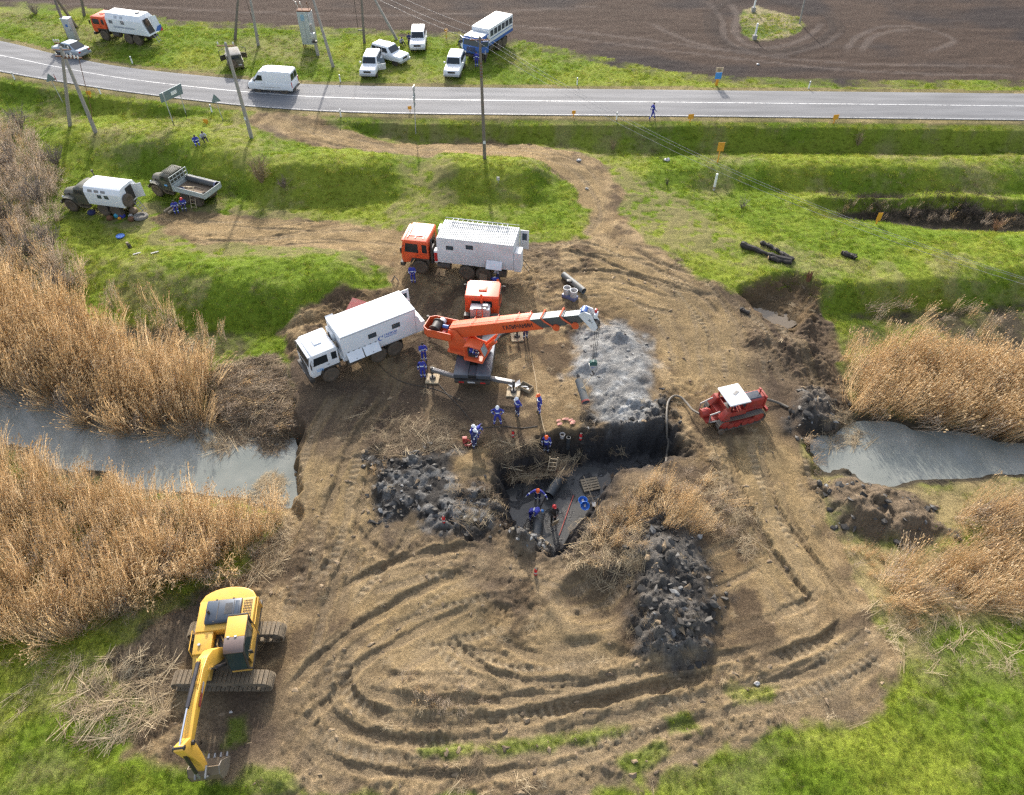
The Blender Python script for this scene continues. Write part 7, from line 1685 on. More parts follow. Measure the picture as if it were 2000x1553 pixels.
insulators(pa, (q_.x-.15,q_.y,q_.z+.4), 3, (.22,0,0))
MB().path([(q_.x+1.35,q_.y-.1,q_.z-.9), (.55,-.05,2.2), (.2,-.05,1.4)], .03, 6).build('control_rod', rust, pa)
pb, pbt = pole('utility_pole', 'two-legged utility pole behind the grey cabinet', (137,79), (100,-18), concd, 0, strut=((150,51), .98)); q_ = pbt-Vector(pb.location); MB().box(q_*.88, (.5,.3,.4)).build('lamp_box', galv, pb)
pole('utility_pole', 'utility pole left of the top left truck', (163,31), (148,-60), concd, 0)
pole('utility_pole', 'dark utility pole between the jeep and the field', (456,77), (466,-20), concd, 0); 
pc, _ = pole('utility_pole', 'utility pole with guy wire left of the transformer', (504,89), (484,-30), conc, 0); MB().path([(.3,0,1.2),(-.5,0,9)], .03, 6).box((.2,0,1.2),(.5,.1,.12)).build('guy_wire', cable, pc)
pole('utility_pole', 'long leaning pole right of the transformer', (652,131), (606,-20), conc, 0)
pd, _ = pole('utility_pole', 'utility pole with cable left of the farthest white car', (711,84), (704,-30), concd, 0); MB().path([(-.5,0,1.6),(-.4,0,9)], .03, 6).box((-.25,0,1.5),(.5,.1,.1)).build('down_cable', cable, pd)
pole('utility_pole', 'strongly leaning strut pole beside the person in white shirt', (779,77), (726,-12), conc, 0)
pole('utility_pole', 'thin pole at the right end of the field island', (1562,46), (1578,-30), conc, 0, (.1,.07))
# transformer station
b = G(606,93); T = thing('transformer_cabinet', 'tall grey transformer cabinet on legs near the road', 'transformer', b, R(-4))
cabm = paint('cabinet_grey', (.40,.44,.42), .5, .1, .2)
bx(T, 'cabinet', cabm, -.72, .55, -.45, .45, .5, 4.2, .03); bx(T, 'side_panel', galv, .56, .95, -.4, .4, .5, 4.2, .02); MB().bb(-.7,.9,-.42,.42,4.2,4.35).build('rusty_top', rust, T)
MB().bb(-.35,.1,-.47,-.452,3.2,3.9).build('notice', paint('notice_blue', (.2,.35,.45), .5), T); MB().bb(-.05,-.03,-.462,-.452,.6,4.1).build('door_seam', black, T)
for x in (-.65,.8):
    for y_ in (-.35,.35): bx(T, 'leg', rust, x-.05, x+.05, y_-.05, y_+.05, -.1, .5)
for x in (-.6,-.1,.7): MB().path([(x,0,4.35),(x+.05,-.1,4.75),(x,-.3,5.1)], .03, 6).box((x,-.3,5.15),(.1,.1,.25)).build('bushing', ceram if x < 0 else rust, T)
b2 = G(622,109); T = thing('utility_pole', 'short post with grey box in front of the transformer', 'utility pole', b2, 0, 'utility poles'); post_mesh((0,0,-.4),(-.25,0,3.6),.16,.12).build('post', conc, T); MB().box((-.15,-.2,2.4),(.5,.25,.6)).build('meter_box', galv, T, .02); MB().box((-.1,-.2,1.7),(.6,.3,.2)).build('bracket', black, T)
b = G(146,79); T = thing('electrical_cabinet', 'pale grey cabinet with blue mark beside the two-legged pole', 'cabinet', b, R(-10)); bx(T, 'cabinet', galv, -.5, .5, -.35, .35, .1, 2.6, .02); MB().bb(-.15,.15,-.37,-.352,1.7,2.0).build('mark', bluec, T); bx(T, 'plinth', conc, -.55, .55, -.4, .4, -.2, .1); bx(T, 'roof', white, -.56, .56, -.42, .42, 2.6, 2.66); bx(T, 'handle', black, .32, .36, -.39, -.352, 1.2, 1.45)
# overhead wires
def wires(label, A, B, sag, offs):
    for k, (dx, dz) in enumerate(offs):
        P = []
        for i_ in range(25):
            f = i_/24; p = Vector(A)*(1-f)+Vector(B)*f+Vector((dx, 0, dz-sag*4*f*(1-f))); P.append(p)
        tag(MB().path(P, .010, 5).build('power_line', wire_m, None), label[k], 'power line', 'overhead wires')
wires(['left wire of the span from the middle pole to the right', 'middle wire of the span from the middle pole to the right', 'right wire of the span from the middle pole to the right'], ptop+Vector((0,-.1,-.05)), (44,27,9), 3.0, ((-.7,0),(0,.1),(.7,0)))
wires(['lowest wire from the middle pole toward the top left', 'middle wire from the middle pole toward the top left', 'highest wire from the middle pole toward the top left'], ptop+Vector((0,.1,-.05)), (-34,112,11), 1.5, ((-.7,-.2),(0,0),(.7,.4)))
wires(['thin wire sagging into the transformer top', 'second thin wire into the transformer top'], G(596,93)+Vector((0,0,5.1)), (-42,118,10), 1.2, ((0,0),(.3,.15)))
# direction sign seen from behind
bA = G(341,246); bB = G(366,229); tA = ray_at(311,183,bA.y); 
T = thing('road_sign', 'large grey direction sign seen from behind on two posts', 'road sign', bA)
mid = (bA+bB)/2; L = lambda v: Vector(v)-bA
signg = paint('sign_back', (.17,.24,.27), .45, .3, .15)
tlo = ray_at(318,200,bA.y); trt = ray_at(357,181,bB.y-.2)
q = [L(ray_at(311,184,bA.y)), L(ray_at(353,163,bB.y)), L(ray_at(358,183,bB.y)), L(ray_at(316,201,bA.y))]
MB().plate(q, .05).build('panel', signg, T)
n_ = (q[1]-q[0]).cross(q[2]-q[0]).normalized()*-.03
cpt = q[0]*.40*.5+q[1]*.60*.5+q[3]*.40*.5+q[2]*.60*.5; e1 = (q[1]-q[0]).normalized()*.42; e2 = (q[3]-q[0]).normalized()*.18
MB().plate([cpt-e1-e2+n_, cpt+e1-e2+n_, cpt+e1+e2+n_, cpt-e1+e2+n_], .01).build('white_plate', white, T)
for bb_, tt in ((bA, ray_at(318,181,bA.y)), (bB, ray_at(347,166,bB.y))):
    MB().tube(L(bb_)+Vector((0,-.08,.45)), L(tt)+Vector((0,-.08,0)), .05, n=8).build('post', galv, T); MB().tube(L(bb_)+Vector((0,-.08,-.3)), L(bb_)+Vector((0,-.08,.5)), .052, n=8).build('post_foot', black, T)
def tri_sign(label, base, top, second=True):
    b = G(*base); t_ = ray_at(top[0], top[1], b.y); L_ = t_-b; T = thing('road_sign', label, 'road sign', b, 0, 'triangular road signs')
    MB().tube((0,0,-.3), L_+Vector((0,0,-.2)), .04, n=8).build('post', galv, T)
    a = MB().prism([(-.5,-.4),(.5,-.4),(0,.45)], -.02, .02).build('plate', signg, T, 0, loc=L_, rot=(0,0,R(35))); 
    if second: MB().prism([(-.32,-.28),(.32,-.28),(0,.32)], -.02, .02).build('red_face', lamp_r, T, 0, loc=L_+Vector((.5,.1,-.05)), rot=(0,0,R(-50))); MB().prism([(-.42,-.36),(.42,-.36),(0,.42)], -.015, .015).build('white_border', white, T, 0, loc=L_+Vector((.5,.13,-.05)), rot=(0,0,R(-50)))
    return T
tri_sign('triangular road sign with red face at the far left', (123,200), (97,151)); tri_sign('triangular road sign seen from behind right of the big sign', (436,236), (420,192), False)
b = G(812,262); t_ = ray_at(808,171,b.y); L_ = t_-b; T = thing('road_sign', 'edge-on stack of road signs left of the middle pole', 'road sign', b); MB().tube((0,0,-.3), L_, .045, n=8).build('post', galv, T)
for k in range(4): MB().prism([(-.35,-.3),(.35,-.3),(0,.35)] if k % 2 else [(-.3,-.3),(.3,-.3),(.3,.3),(-.3,.3)], -.02, .02).build('plate', signg if k % 2 else galv, T, 0, loc=L_*(.97-.1*k), rot=(0,0,R(80)))
# kerb posts
postw = paint('marker_white', (.75,.76,.74), .5, 0, .12); yel = paint('marker_yellow', (.72,.32,.02), .5, 0, .15)
pos = [(29,155,'leftmost white roadside post'),(197,184,'white roadside post between the two-legged pole and the big sign'),(259,124,'white roadside post below the top left truck'),(414,219,'white roadside post beside the triangular sign'),(665,160,'white roadside post across the road from the van'),(666,228,'white roadside post at the start of the dirt track'),(1127,166,'white roadside post at the far verge right of centre'),(1204,234,'white roadside post on the near verge left of the walker'),(1579,173,'white roadside post on the far verge at right')]
for x, y, lb in pos:
    b = G(x, y); T = thing('roadside_post', lb, 'post', b, 0, 'white roadside posts'); MB().prism([(-.06,-.05),(.06,-.05),(.06,.05),(-.06,.05)], -.2, .82, 'z').build('post', postw, T); MB().bb(-.062,.062,-.052,.052,.6,.68).build('dark_band', black, T)
def marker(x, y, lb, h, plate=(.3,.25)):
    b = G(x, y); T = thing('marker_post', lb, 'marker', b, R(random.uniform(-15,15)), 'yellow pipeline markers'); MB().bb(-.04,.04,-.04,.04,-.3,h-.2).build('post', yel, T); MB().bb(-plate[0],plate[0],-.06,-.041,h-plate[1],h+plate[1]).build('plate', yel, T)
marker(1347,240,'yellow marker plate right of the walker at the road edge',.7); marker(1628,241,'yellow marker plate on the road edge far right',.7); marker(1120,228,'small yellow marker plate left of the walker',.5,(.2,.18)); marker(801,219,'small yellow marker plate below the edge-on signs',.5,(.2,.18)); marker(177,190,'orange marker plate behind the two-legged pole',.5,(.25,.2)); marker(404,243,'orange marker plate beside the triangular sign',.4,(.25,.2))
marker(1401,318,'tall yellow double marker post on the grass bank',1.7,(.32,.45)); marker(1711,438,'yellow marker plate leaning at the dark pool',.8,(.2,.4)); marker(872,75,'rusty yellow marker between the two farthest white vehicles',1.0,(.2,.15))
b = G(1394,371); T = thing('marker_post', 'white striped post on the grass right of the dirt track', 'marker', b); MB().bb(-.09,.09,-.08,.08,-.2,1.7).build('post', postw, T); MB().bb(-.092,.092,-.082,.082,.1,.35).build('wood_foot', wood, T)
b = G(1399,167); T = thing('info_sign', 'yellow post with blue plate and pale board beside the road', 'sign', b, R(5)); MB().bb(-.14,.14,-.05,.05,-.2,1.0).build('post', yel, T); MB().bb(-.36,.36,-.08,-.04,.75,1.45).build('blue_plate', paint('plate_blue', (.03,.25,.6), .5), T); MB().bb(-.42,.42,-.08,-.04,1.5,2.0).build('pale_board', woodp, T); MB().bb(-.2,.2,-.09,-.081,1.6,1.7).bb(-.2,.2,-.09,-.081,1.8,1.88).each('board_text', rust, T)
for x, y, h_, lb in ((1471,22,2.6,'white post at the top of the field island'),(1473,77,1.9,'white post at the bottom of the field island')):
    b = G(x, y); T = thing('marker_post', lb, 'marker', b); MB().bb(-.09,.09,-.09,.09,-.2,h_).build('post', postw, T); MB().prism([(-.25,-.25),(.25,-.25),(.25,.25),(-.25,.25)], -.1, .5, 'z').build('foot', conc, T)
b = G(973,358); T = thing('info_sign', 'small white plate on a stick on the grass mound', 'sign', b); MB().bb(-.02,.02,-.02,.02,-.1,.35).build('stick', galv, T); MB().bb(-.14,.14,-.04,-.021,.3,.65).build('plate', white, T)
# ================================================================== things on the work site
def jack_pad(p, lb, m): 
    T = thing('jack_pad', lb, 'pad', (p[0],p[1],max(HZ(p[0],p[1]),-.05)), R(random.uniform(-12,12)), 'outrigger pads'); 
    for k in range(4): MB().bb(-.46+.23*k,-.24+.23*k,-.45,.45,-.02,.11).build('plank', m, T, .008)
for (nm, p), lb in zip(JACK, ('wooden pad under the rear left outrigger jack', 'wooden pad under the rear right outrigger jack', 'wooden pad under the front right outrigger jack', 'wooden pad under the front left outrigger jack')): jack_pad(p, lb, woodp)
p = W(1003,753,.2); T = thing('metal_sheet', 'two bent pale metal sheets on the rear right pad', 'metal sheet', (p[0],p[1],.16)); MB().plate([(-.5,.1,.15),(-.1,-.2,.02),(-.02,.25,.02),(-.4,.5,.2)], .02).plate([(.06,.2,.02),(.12,-.2,.02),(.5,.0,.15),(.42,.4,.2)], .02).each('sheet', galv, T)
b = G(1027,759); T = thing('tool_crate', 'open wooden tool crate right of the rear outrigger', 'crate', b, R(-35)); 
bx(T, 'bottom', wood, -.45, .45, -.28, .28, .0, .04)
for y_ in (-.28,.26): bx(T, 'side', wood, -.45, .45, y_, y_+.03, .041, .26)
for x in (-.45,.42): bx(T, 'end', wood, x, x+.03, -.25, .25, .041, .26)
MB().tube((-.3,-.1,.1),(.1,.1,.12),.05).build('tool', galv, T); MB().lathe([(.02,0),(.09,0),(.09,.14),(.02,.14)], (.22,-.08,.05), 'z', 12).build('tool', white, T); MB().box((.0,.12,.1),(.3,.1,.1),(0,0,.4)).build('tool', black, T)
pipem = paint('pipe_black', (.035,.045,.052), .4, .1, .3, (.12,.10,.08)); piped = paint('pipe_grey', (.13,.15,.16), .5, .1, .4)
def pipe_between(name, lb, A, B, r, m, rim=None, wall=.03):
    A = Vector(A); B = Vector(B); T = thing(name, lb, 'pipe', (A+B)/2); a = A-T.location; b_ = B-T.location; d = (b_-a).normalized()
    u = d.orthogonal().normalized(); v = d.cross(u)
    rings = []
    for c, r_ in ((a+d*.25,r-wall),(a,r-wall),(a,r),(b_,r),(b_,r-wall),(b_-d*.25,r-wall)): rings.append([c+(u*math.cos(t_)+v*math.sin(t_))*r_ for t_ in [2*math.pi*k/20 for k in range(20)]])
    MB().loft(rings).build('pipe_wall', m, T, smooth=True)
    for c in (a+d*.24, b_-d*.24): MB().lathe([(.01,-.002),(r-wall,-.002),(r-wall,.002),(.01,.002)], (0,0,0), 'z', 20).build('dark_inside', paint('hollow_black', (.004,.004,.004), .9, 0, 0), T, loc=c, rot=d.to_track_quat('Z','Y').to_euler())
    if rim: MB().path([b_-d*.10, b_+d*.005], r+.006, 20).build('rim_band', rim, T, smooth=True) if False else MB().loft([[c+(u*math.cos(t_)+v*math.sin(t_))*r_ for t_ in [2*math.pi*k/20 for k in range(20)]] for c, r_ in ((b_-d*.12,r+.002),(b_-d*.12,r+.012),(b_+d*.004,r+.012),(b_+d*.004,r-.01))], cap=False).build('rim_band', rim, T)
    return T
rimred = paint('rim_red', (.35,.06,.05), .6, 0, .3)
PA = W(1130,742,1.25); PB = W(1144,786,.75)
P_ = pipe_between('steel_pipe', 'grey pipe with red rim hanging from the hook', PA, PB, .26, piped, rimred)
sl_ = MB(); mid = (Vector(PA)+Vector(PB))/2
hk_ = Vector((tipw.x, tipw.y, hb_z-.93))
T = thing('sling', 'pale rope sling holding the hanging pipe', 'sling', hk_); sl_.path([(0,0,0), (mid-hk_)*.5+Vector((.05,0,.1)), mid-hk_+Vector((0,0,.28))], .02, 6).build('rope', woodp, T)
MB().path([mid-hk_+Vector((.28*math.cos(a),-.1*math.cos(a),.27*math.sin(a))) for a in np.linspace(0, 2*math.pi, 14)], .025, 6).build('loop', woodp, T)
_A = G(1100,542); _B = G(1140,574); pipe_between('steel_pipe', 'cut grey pipe piece with burnt holes lying on the soil', (_A.x,_A.y,_A.z+.27), (_B.x,_B.y,_B.z+.27), .26, piped)
MB().box((-.35,-.05,.2),(.4,.3,.16)).build('burnt_hole', black, bpy.data.objects[[o.name for o in bpy.data.objects if o.name.startswith('steel_pipe')][-1]], .04)
b = G(1113,582); T = thing('tub', 'blue and white double plastic tub beside the cut pipe', 'tub', b, R(-35))
for s_ in (-1,1): MB().lathe([(.02,0),(.26,0),(.30,.6),(.27,.6),(.24,.25),(.02,.22)], (s_*.3,0,.28), 'z', 18).build('bowl', white, T, smooth=True)
bx(T, 'base', bluec, -.6, .6, -.3, .3, 0, .3, .06)
b = G(703,612); T = thing('red_board', 'worn red sheet board behind the white truck', 'board', b, R(-25)); MB().plate([(-.9,-.5,.25),(.9,-.5,.25),(.9,.6,.75),(-.9,.6,.75)], .06).build('board', paint('faded_red', (.45,.10,.09), .7, 0, .5, (.4,.25,.2), 4), T); MB().bb(-.8,-.7,.4,.5,0,.65).bb(.7,.8,.4,.5,0,.65).each('prop', wood, T)
b = G(772,550); T = thing('a_frame_stand', 'small dark A-shaped stand left of the orange cab truck', 'stand', b); MB().path([(-.3,0,0),(0,0,.55),(.3,0,0)], .04, 6).path([(-.2,.2,0),(0,.0,.5),(.2,.2,0)], .04, 6).each('leg', rimg, T)
b = G(944,552); T = thing('board', 'brown board standing against the rear wheels of the orange cab truck', 'board', b, R(-6)); MB().plate([(-.3,-.05,.02),(.3,-.05,.02),(.3,.35,1.3),(-.3,.35,1.3)], .05).build('panel', mudc, T)
def extinguisher(x, y, lb, at3=None, tip=0):
    b = Vector(at3) if at3 else G(x, y); T = thing('fire_extinguisher', lb, 'extinguisher', b, R(random.uniform(0,360)), 'red fire extinguishers', (tip,0))
    MB().lathe([(.02,0),(.085,0),(.09,.04),(.09,.46),(.06,.54),(.03,.57),(.02,.57)], (0,0,0), 'z', 14).build('cylinder', paint('extinguisher_red', (.55,.015,.02), .3, 0, .08), T, smooth=True); MB().bb(-.03,.03,-.08,.06,.57,.62).path([(0,0,.6),(.08,0,.62)], .02, 6).build('valve', black, T); MB().path([(.05,0,.6),(.13,0,.5),(.12,0,.2)], .015, 6).build('hose', black, T); MB().lathe([(.0905,.15),(.093,.15),(.093,.3),(.0905,.3)], (0,0,0), 'z', 14).build('label', white_d, T)
extinguisher(1002,853,'fire extinguisher between the trio and the rim of the pit'); extinguisher(1134,856,'fire extinguisher near the white bucket'); extinguisher(867,1020,'fire extinguisher on the grey clay left of the pit'); extinguisher(1046,1122,'fire extinguisher below the pit on sandy soil'); extinguisher(1087,926,'fire extinguisher inside the pit near the ladder')
b = G(1098,855); T = thing('bucket', 'white bucket on the soil near the pit', 'bucket', b); MB().lathe([(.02,0),(.14,0),(.18,.36),(.165,.36),(.13,.06),(.02,.06)], (0,0,0), 'z', 18).build('pail', white, T, smooth=True); MB().path([(-.18,0,.34),(-.1,.1,.38),(.1,.1,.38),(.18,0,.34)], .008, 5).build('handle', galv, T)
b = G(1109,872); pipe_between('pipe_stub', 'short dark pipe stub standing beside the white bucket', (b.x,b.y,b.z-.2), (b.x,b.y,b.z+.9), .14, pipem)
b = G(1100,828); T = thing('rag', 'crumpled pink cloth on the soil above the bucket', 'cloth', b); q_ = MB()
for k in range(9): a = random.random()*6.28; q_.plate([(.5*math.cos(a),.25*math.sin(a),.03+.04*k%.1),(.5*math.cos(a)+.3,.25*math.sin(a)+.05,.08),(.5*math.cos(a)+.28,.25*math.sin(a)+.2,.12),(.5*math.cos(a),.25*math.sin(a)+.18,.05)], .02)
q_.build('cloth', paint('pink_cloth', (.55,.25,.2), .9, 0, .3), T)
b = G(914,868); T = thing('welding_gear', 'dark red bundle on the ground left of the trio', 'bundle', b); MB().path([(-.3,0,.1),(0,.2,.2),(.3,.05,.1),(.1,-.2,.12),(-.2,-.15,.1)], .07, 8).build('coil', redc, T); MB().box((-.2,.25,.2),(.3,.25,.35)).build('box', redc, T, .03)
# in the pit
zf = -2.28
_A = W(1100,926,zf+.55); _B = W(1072,968,zf+.45); pipe_between('steel_pipe', 'muddy pipeline stub sticking out of the pit wall', (_A[0]+.05,_A[1]+.25,zf+.6), _B, .33, pipem)
_A = W(1052,1010,zf+.4); _B = W(1046,1048,zf+.35); pipe_between('steel_pipe', 'lower pipeline end under the bending person', _A, (_B[0],_B[1]-.5,zf+.3), .33, pipem)
def ladder(lb, A, B, w, n, m):
    A = Vector(A); B = Vector(B); T = thing('ladder', lb, 'ladder', A); d = B-A; s_ = Vector((1,0,0)); s_ = (s_-d.normalized()*s_.dot(d.normalized())).normalized()*w/2
    for k in (-1,1): MB().tube(s_*k, d+s_*k, .03, n=6).build('rail', m, T)
    for k in range(n): q_ = d*((k+.5)/n); MB().tube(q_-s_, q_+s_, .022, n=6).build('rung', m, T)
ladder('wooden ladder against the pit wall', W(1074,936,zf+.1), W(1082,893,-.25), .5, 6, woodp)
_fv = VEH['flat_olive']; _b = G(379,408); ladder('wooden ladder leaning on the grey cargo bed', (_b.x,_b.y,_b.z), (_b.x+.05,_b.y+.75,_b.z+1.75), .45, 6, woodp)
b = W(1153,948,zf+.12); T = thing('pallet', 'muddy wooden pallet in the right corner of the pit', 'pallet', b, R(14), None, (R(8),0))
for k in range(5): bx(T, 'slat', wood, -.55, .55, -.42+.19*k, -.29+.19*k, .1, .125)
for x in (-.5,0,.5): bx(T, 'bearer', wood, x-.05, x+.05, -.42, .47, 0, .098)
for x, y, lb, ti in ((1142,990,'front blue plastic basin at the right pit wall',.35),(1138,981,'rear blue plastic basin at the right pit wall',.1)):
    b = W(x, y, -1.45); b = (b[0], b[1], max(b[2], HZ(b[0],b[1])+.02)); T = thing('basin', lb, 'basin', b, 0, 'blue basins', (ti,0)); MB().lathe([(.02,0),(.21,0),(.27,.25),(.29,.25),(.27,.27),(.25,.23),(.19,.05),(.02,.05)], (0,0,0), 'z', 20).build('bowl', paint('basin_blue', (.03,.16,.55), .35, 0, .1), T, smooth=True); MB().box((0,.05,.1),(.12,.2,.1)).build('rag_inside', white_d, T)
b = Vector(W(1080,1016,zf+1.0)); T = thing('board', 'tan board held by the person in black', 'board', b, R(-60)); MB().box((.28,0,.1),(.04,.45,.55),(0,R(10),0)).build('panel', woodp, T)
T = thing('shovel', 'long-handled shovel leaning at the right pit edge', 'shovel', W(1160,982,-1.2)); _d = Vector(W(1140,930,-.4))-T.location; MB().tube((0,0,0), _d, .025, n=6).build('handle', wood, T); MB().plate([(-.1,-.25,-.05),(.1,-.25,-.05),(.12,.05,.0),(-.12,.05,.0)], .02).build('blade', steel, T)
for lb, pts, m_ in (('orange line lying across the pit floor', [(1120,968),(1112,990),(1105,1010),(1098,1030),(1092,1046)], rimred), ('black cable on the pit floor', [(1068,965),(1058,985),(1050,1000)], cable), ('black rod stuck in the pit floor mud', [(1021,955),(1020,978)], cable)):
    T = tag(MB().path([W(x,y,zf+.05) for x, y in pts], .03, 6).build('cable', m_, None), lb, 'cable')
for lb, A_, B_ in (('upper wooden plank on the pit spoil heap', (1042,1028), (1066,1050)), ('yellow plank on the left side of the spoil heap', (1018,1032), (1002,1062)), ('plank beside the upper spoil heap plank', (1048,1026), (1072,1046))):
    a = W(*A_, -.9); b_ = W(*B_, -.7); tag(post_mesh((a[0],a[1],HZ(a[0],a[1])+.15), (b_[0],b_[1],HZ(b_[0],b_[1])+.12), .07, .07).build('plank', woodp, None), lb, 'plank', 'planks on the spoil heap')
# ropes and cables over the site
hose('rope', 'tan rope from the crane side down to the pit rim', [(1038,700),(1046,740),(1052,790),(1058,820),(1066,858)], .02, woodp, 'rope'); hose('cable', 'black cable from the rear outrigger toward the trio', [(850,742),(872,768),(898,795),(920,822),(935,838)], .025, cable, 'cable'); hose('cable', 'black cable lying across the soil below the hands-on-hips person', [(935,838),(960,834),(990,833),(1020,836),(1050,832)], .025, cable, 'cable'); hose('cable', 'black cable left under the white truck', [(740,712),(765,735),(800,750),(850,760),(905,785)], .02, cable, 'cable')
# around the olive trucks
b = G(180,418); T = thing('bag', 'dark blue round bag under the white box truck', 'bag', b); MB().lathe([(.02,0),(.3,0),(.36,.15),(.3,.32),(.1,.4),(.02,.4)], (0,0,0), 'z', 14).build('bag', suit_navy, T, smooth=True); MB().path([(-.2,0,.35),(0,0,.5),(.2,0,.35)], .02, 5).build('strap', black, T)
for x, y, lb, m_, s_ in ((229,424,'turquoise jug beside the box truck rear wheel',paint('turquoise', (.03,.35,.5), .4),.26),(234,428,'yellow jug beside the box truck rear wheel',yel,.16),(240,424,'blue bag beside the red bucket',suit_blue,.28),(236,418,'red bucket beside the box truck rear wheel',hel['red'],.2),(256,424,'white sack near the loose tyre',white_d,.22),(216,429,'brown rusty coil beside the box truck rear wheel',rust,.3),(257,431,'rusty brown lump below the loose tyre',rust,.28),(262,416,'orange-brown crate behind the box truck',mudc,.4)):
    b = G(x, y); T = thing('jug' if 'jug' in lb else ('bucket' if 'bucket' in lb else ('sack' if 'sack' in lb or 'bag' in lb else 'scrap_heap')), lb, 'jug' if 'jug' in lb else 'gear', b, R(random.uniform(0,90)))
    MB().lathe([(.02,0),(s_*.8,0),(s_,s_*.4),(s_*.9,s_*1.0),(s_*.35,s_*1.35),(s_*.3,s_*1.5),(.02,s_*1.5)], (0,0,0), 'z', 10).build('body', m_, T, smooth=True); MB().path([(-s_*.5,0,s_*1.1),(0,0,s_*1.75),(s_*.5,0,s_*1.1)], .02, 5).build('handle', black, T)
b = G(276,425); T = thing('tyre', 'loose grey tyre lying behind the white box truck', 'tyre', b); MB().lathe([(.38,.0),(.60,.0),(.66,.1),(.60,.24),(.38,.24),(.34,.12)], (0,0,0), 'z', 24).build('tread', paint('old_tyre', (.16,.16,.15), .85, 0, .5), T, smooth=True)
for k, (A_, B_) in enumerate((((322,416),(345,402)),((330,418),(352,406)))):
    a = G(*A_); b_ = G(*B_); tag(post_mesh(a+Vector((0,0,.12)), b_+Vector((0,0,.2)), .09, .09).build('plank', wood, None), ('outer' if k == 0 else 'inner')+' grey plank the pair sits by at the flatbed truck', 'plank', 'planks by the flatbed truck')
_M = Matrix.Translation(_fv[0]) @ Matrix.Rotation(_fv[1], 4, 'Z')
pipe_between('steel_pipe', 'long black pipe with blue end in the grey cargo bed', _M @ Vector((-.1,-.80,1.50)), _M @ Vector((-3.45,-.80,1.50)), .29, pipem, bluec)
T = thing('plank', 'pale plank lying in the cargo bed', 'plank', _M @ Vector((-.9,.2,1.24)), _fv[1]+R(20)); bx(T, 'plank', woodp, -.6, .6, -.08, .08, 0, .05); T = thing('plank', 'thin stick lying in the cargo bed behind the plank', 'plank', _M @ Vector((-1.9,-.1,1.23)), _fv[1]-R(5)); bx(T, 'plank', wood, -.5, .5, -.04, .04, 0, .04)
T = thing('rope_coil', 'blue rope coil at the front of the cargo bed', 'rope', _M @ Vector((-.6,.75,1.2))); MB().path([(.25*math.cos(a),.2*math.sin(a),.05+.01*a) for a in np.linspace(0, 12.5, 30)], .035, 6).build('coil', bluec, T)
T = thing('rope_coil', 'black cable coil at the tail of the cargo bed', 'cable', _M @ Vector((-3.2,.7,1.2))); MB().path([(.3*math.cos(a),.26*math.sin(a),.05+.01*a) for a in np.linspace(0, 12.5, 30)], .035, 6).build('coil', black, T)
b = G(236,463); T = thing('lid', 'bright blue round lid on the grass', 'lid', b); MB().lathe([(.02,.02),(.33,.02),(.36,.06),(.36,.0),(.02,.0)], (0,0,.08), 'z', 20).build('disc', paint('basin_blue', (.03,.16,.55)), T)
b = G(254,484); T = thing('stump', 'small dark burnt stump on the grass', 'stump', b); MB().lathe([(.02,0),(.2,0),(.15,.2),(.12,.35),(.02,.3)], (0,0,0), 'z', 9).build('wood', black, T); MB().box((-.15,.15,.3),(.2,.15,.3)).build('bark', wood, T)
for x, y, lb in ((268,497,'short white plank left on the grass near the left reeds'),(303,495,'short white plank right on the grass near the left reeds')): b = G(x, y); T = thing('plank', lb, 'plank', b, R(30)); bx(T, 'plank', white_d, -.3, .3, -.06, .06, .06, .12)
# litter
def rubbish(name, x, y, lb, m_, s_):
    b = G(x, y); T = thing(name, lb, 'litter', b); bm = bmesh.new(); bmesh.ops.create_icosphere(bm, subdivisions=2, radius=1)
    for v in bm.verts: v.co = Vector((v.co.x*s_*random.uniform(.7,1.3), v.co.y*s_*.7*random.uniform(.7,1.3), max(0, v.co.z+.4)*s_*.6*random.uniform(.6,1.3)))
    me_ = bpy.data.meshes.new(name); bm.to_mesh(me_); bm.free(); put('crumpled_film', me_, m_, T)
rubbish('plastic_bag', 1303, 314, 'white plastic bag on the grass right of the dirt track', white, .35); rubbish('paper_scrap', 1130, 314, 'white paper scrap at the bend of the dirt track', white, .25); rubbish('paper_scrap', 1146, 369, 'pale scrap in the middle of the dirt track', white_d, .18); rubbish('paper_scrap', 451, 1391, 'small white scrap in front of the excavator', white, .09); rubbish('paper_scrap', 1478, 1336, 'pale scrap in the grass tuft at lower right', white, .15); rubbish('paper_scrap', 1480, 127, 'white speck of litter at the far right field edge', white, .2)
# charred logs
char = paint('charred_wood', (.018,.016,.015), .8, 0, .3, (.1,.08,.06), 4, .6, bscale=12); cutw = paint('cut_wood', (.45,.3,.16), .8, 0, .1)
def log(lb, pts, r, m_=None):
    P = smooth_line([G(*p) for p in pts], 4); b = Vector(P[0]); T = thing('log', lb, 'log', b, 0, 'charred logs')
    Q = [Vector(p)-b+Vector((random.uniform(-.06,.06), random.uniform(-.06,.06), r*.8+random.uniform(-.05,.05))) for p in P]
    MB().path(Q, [r*random.uniform(.6,1.25) for _ in Q], 8).build('trunk', m_ or char, T, smooth=False); d = (Q[0]-Q[1]).normalized(); MB().path([Q[0], Q[0]+d*.03], r*.75, 9).build('cut_end', cutw, T)
    for k in range(3): q_ = Q[random.randrange(len(Q))]; MB().path([q_, q_+Vector((random.uniform(-.3,.3), random.uniform(-.4,.1), random.uniform(.05,.35)))], [r*.4, r*.12], 5).build('branch_stub', char if k else ashm, T)
ashm = paint('ash_grey', (.20,.17,.15), .9, 0, .3)
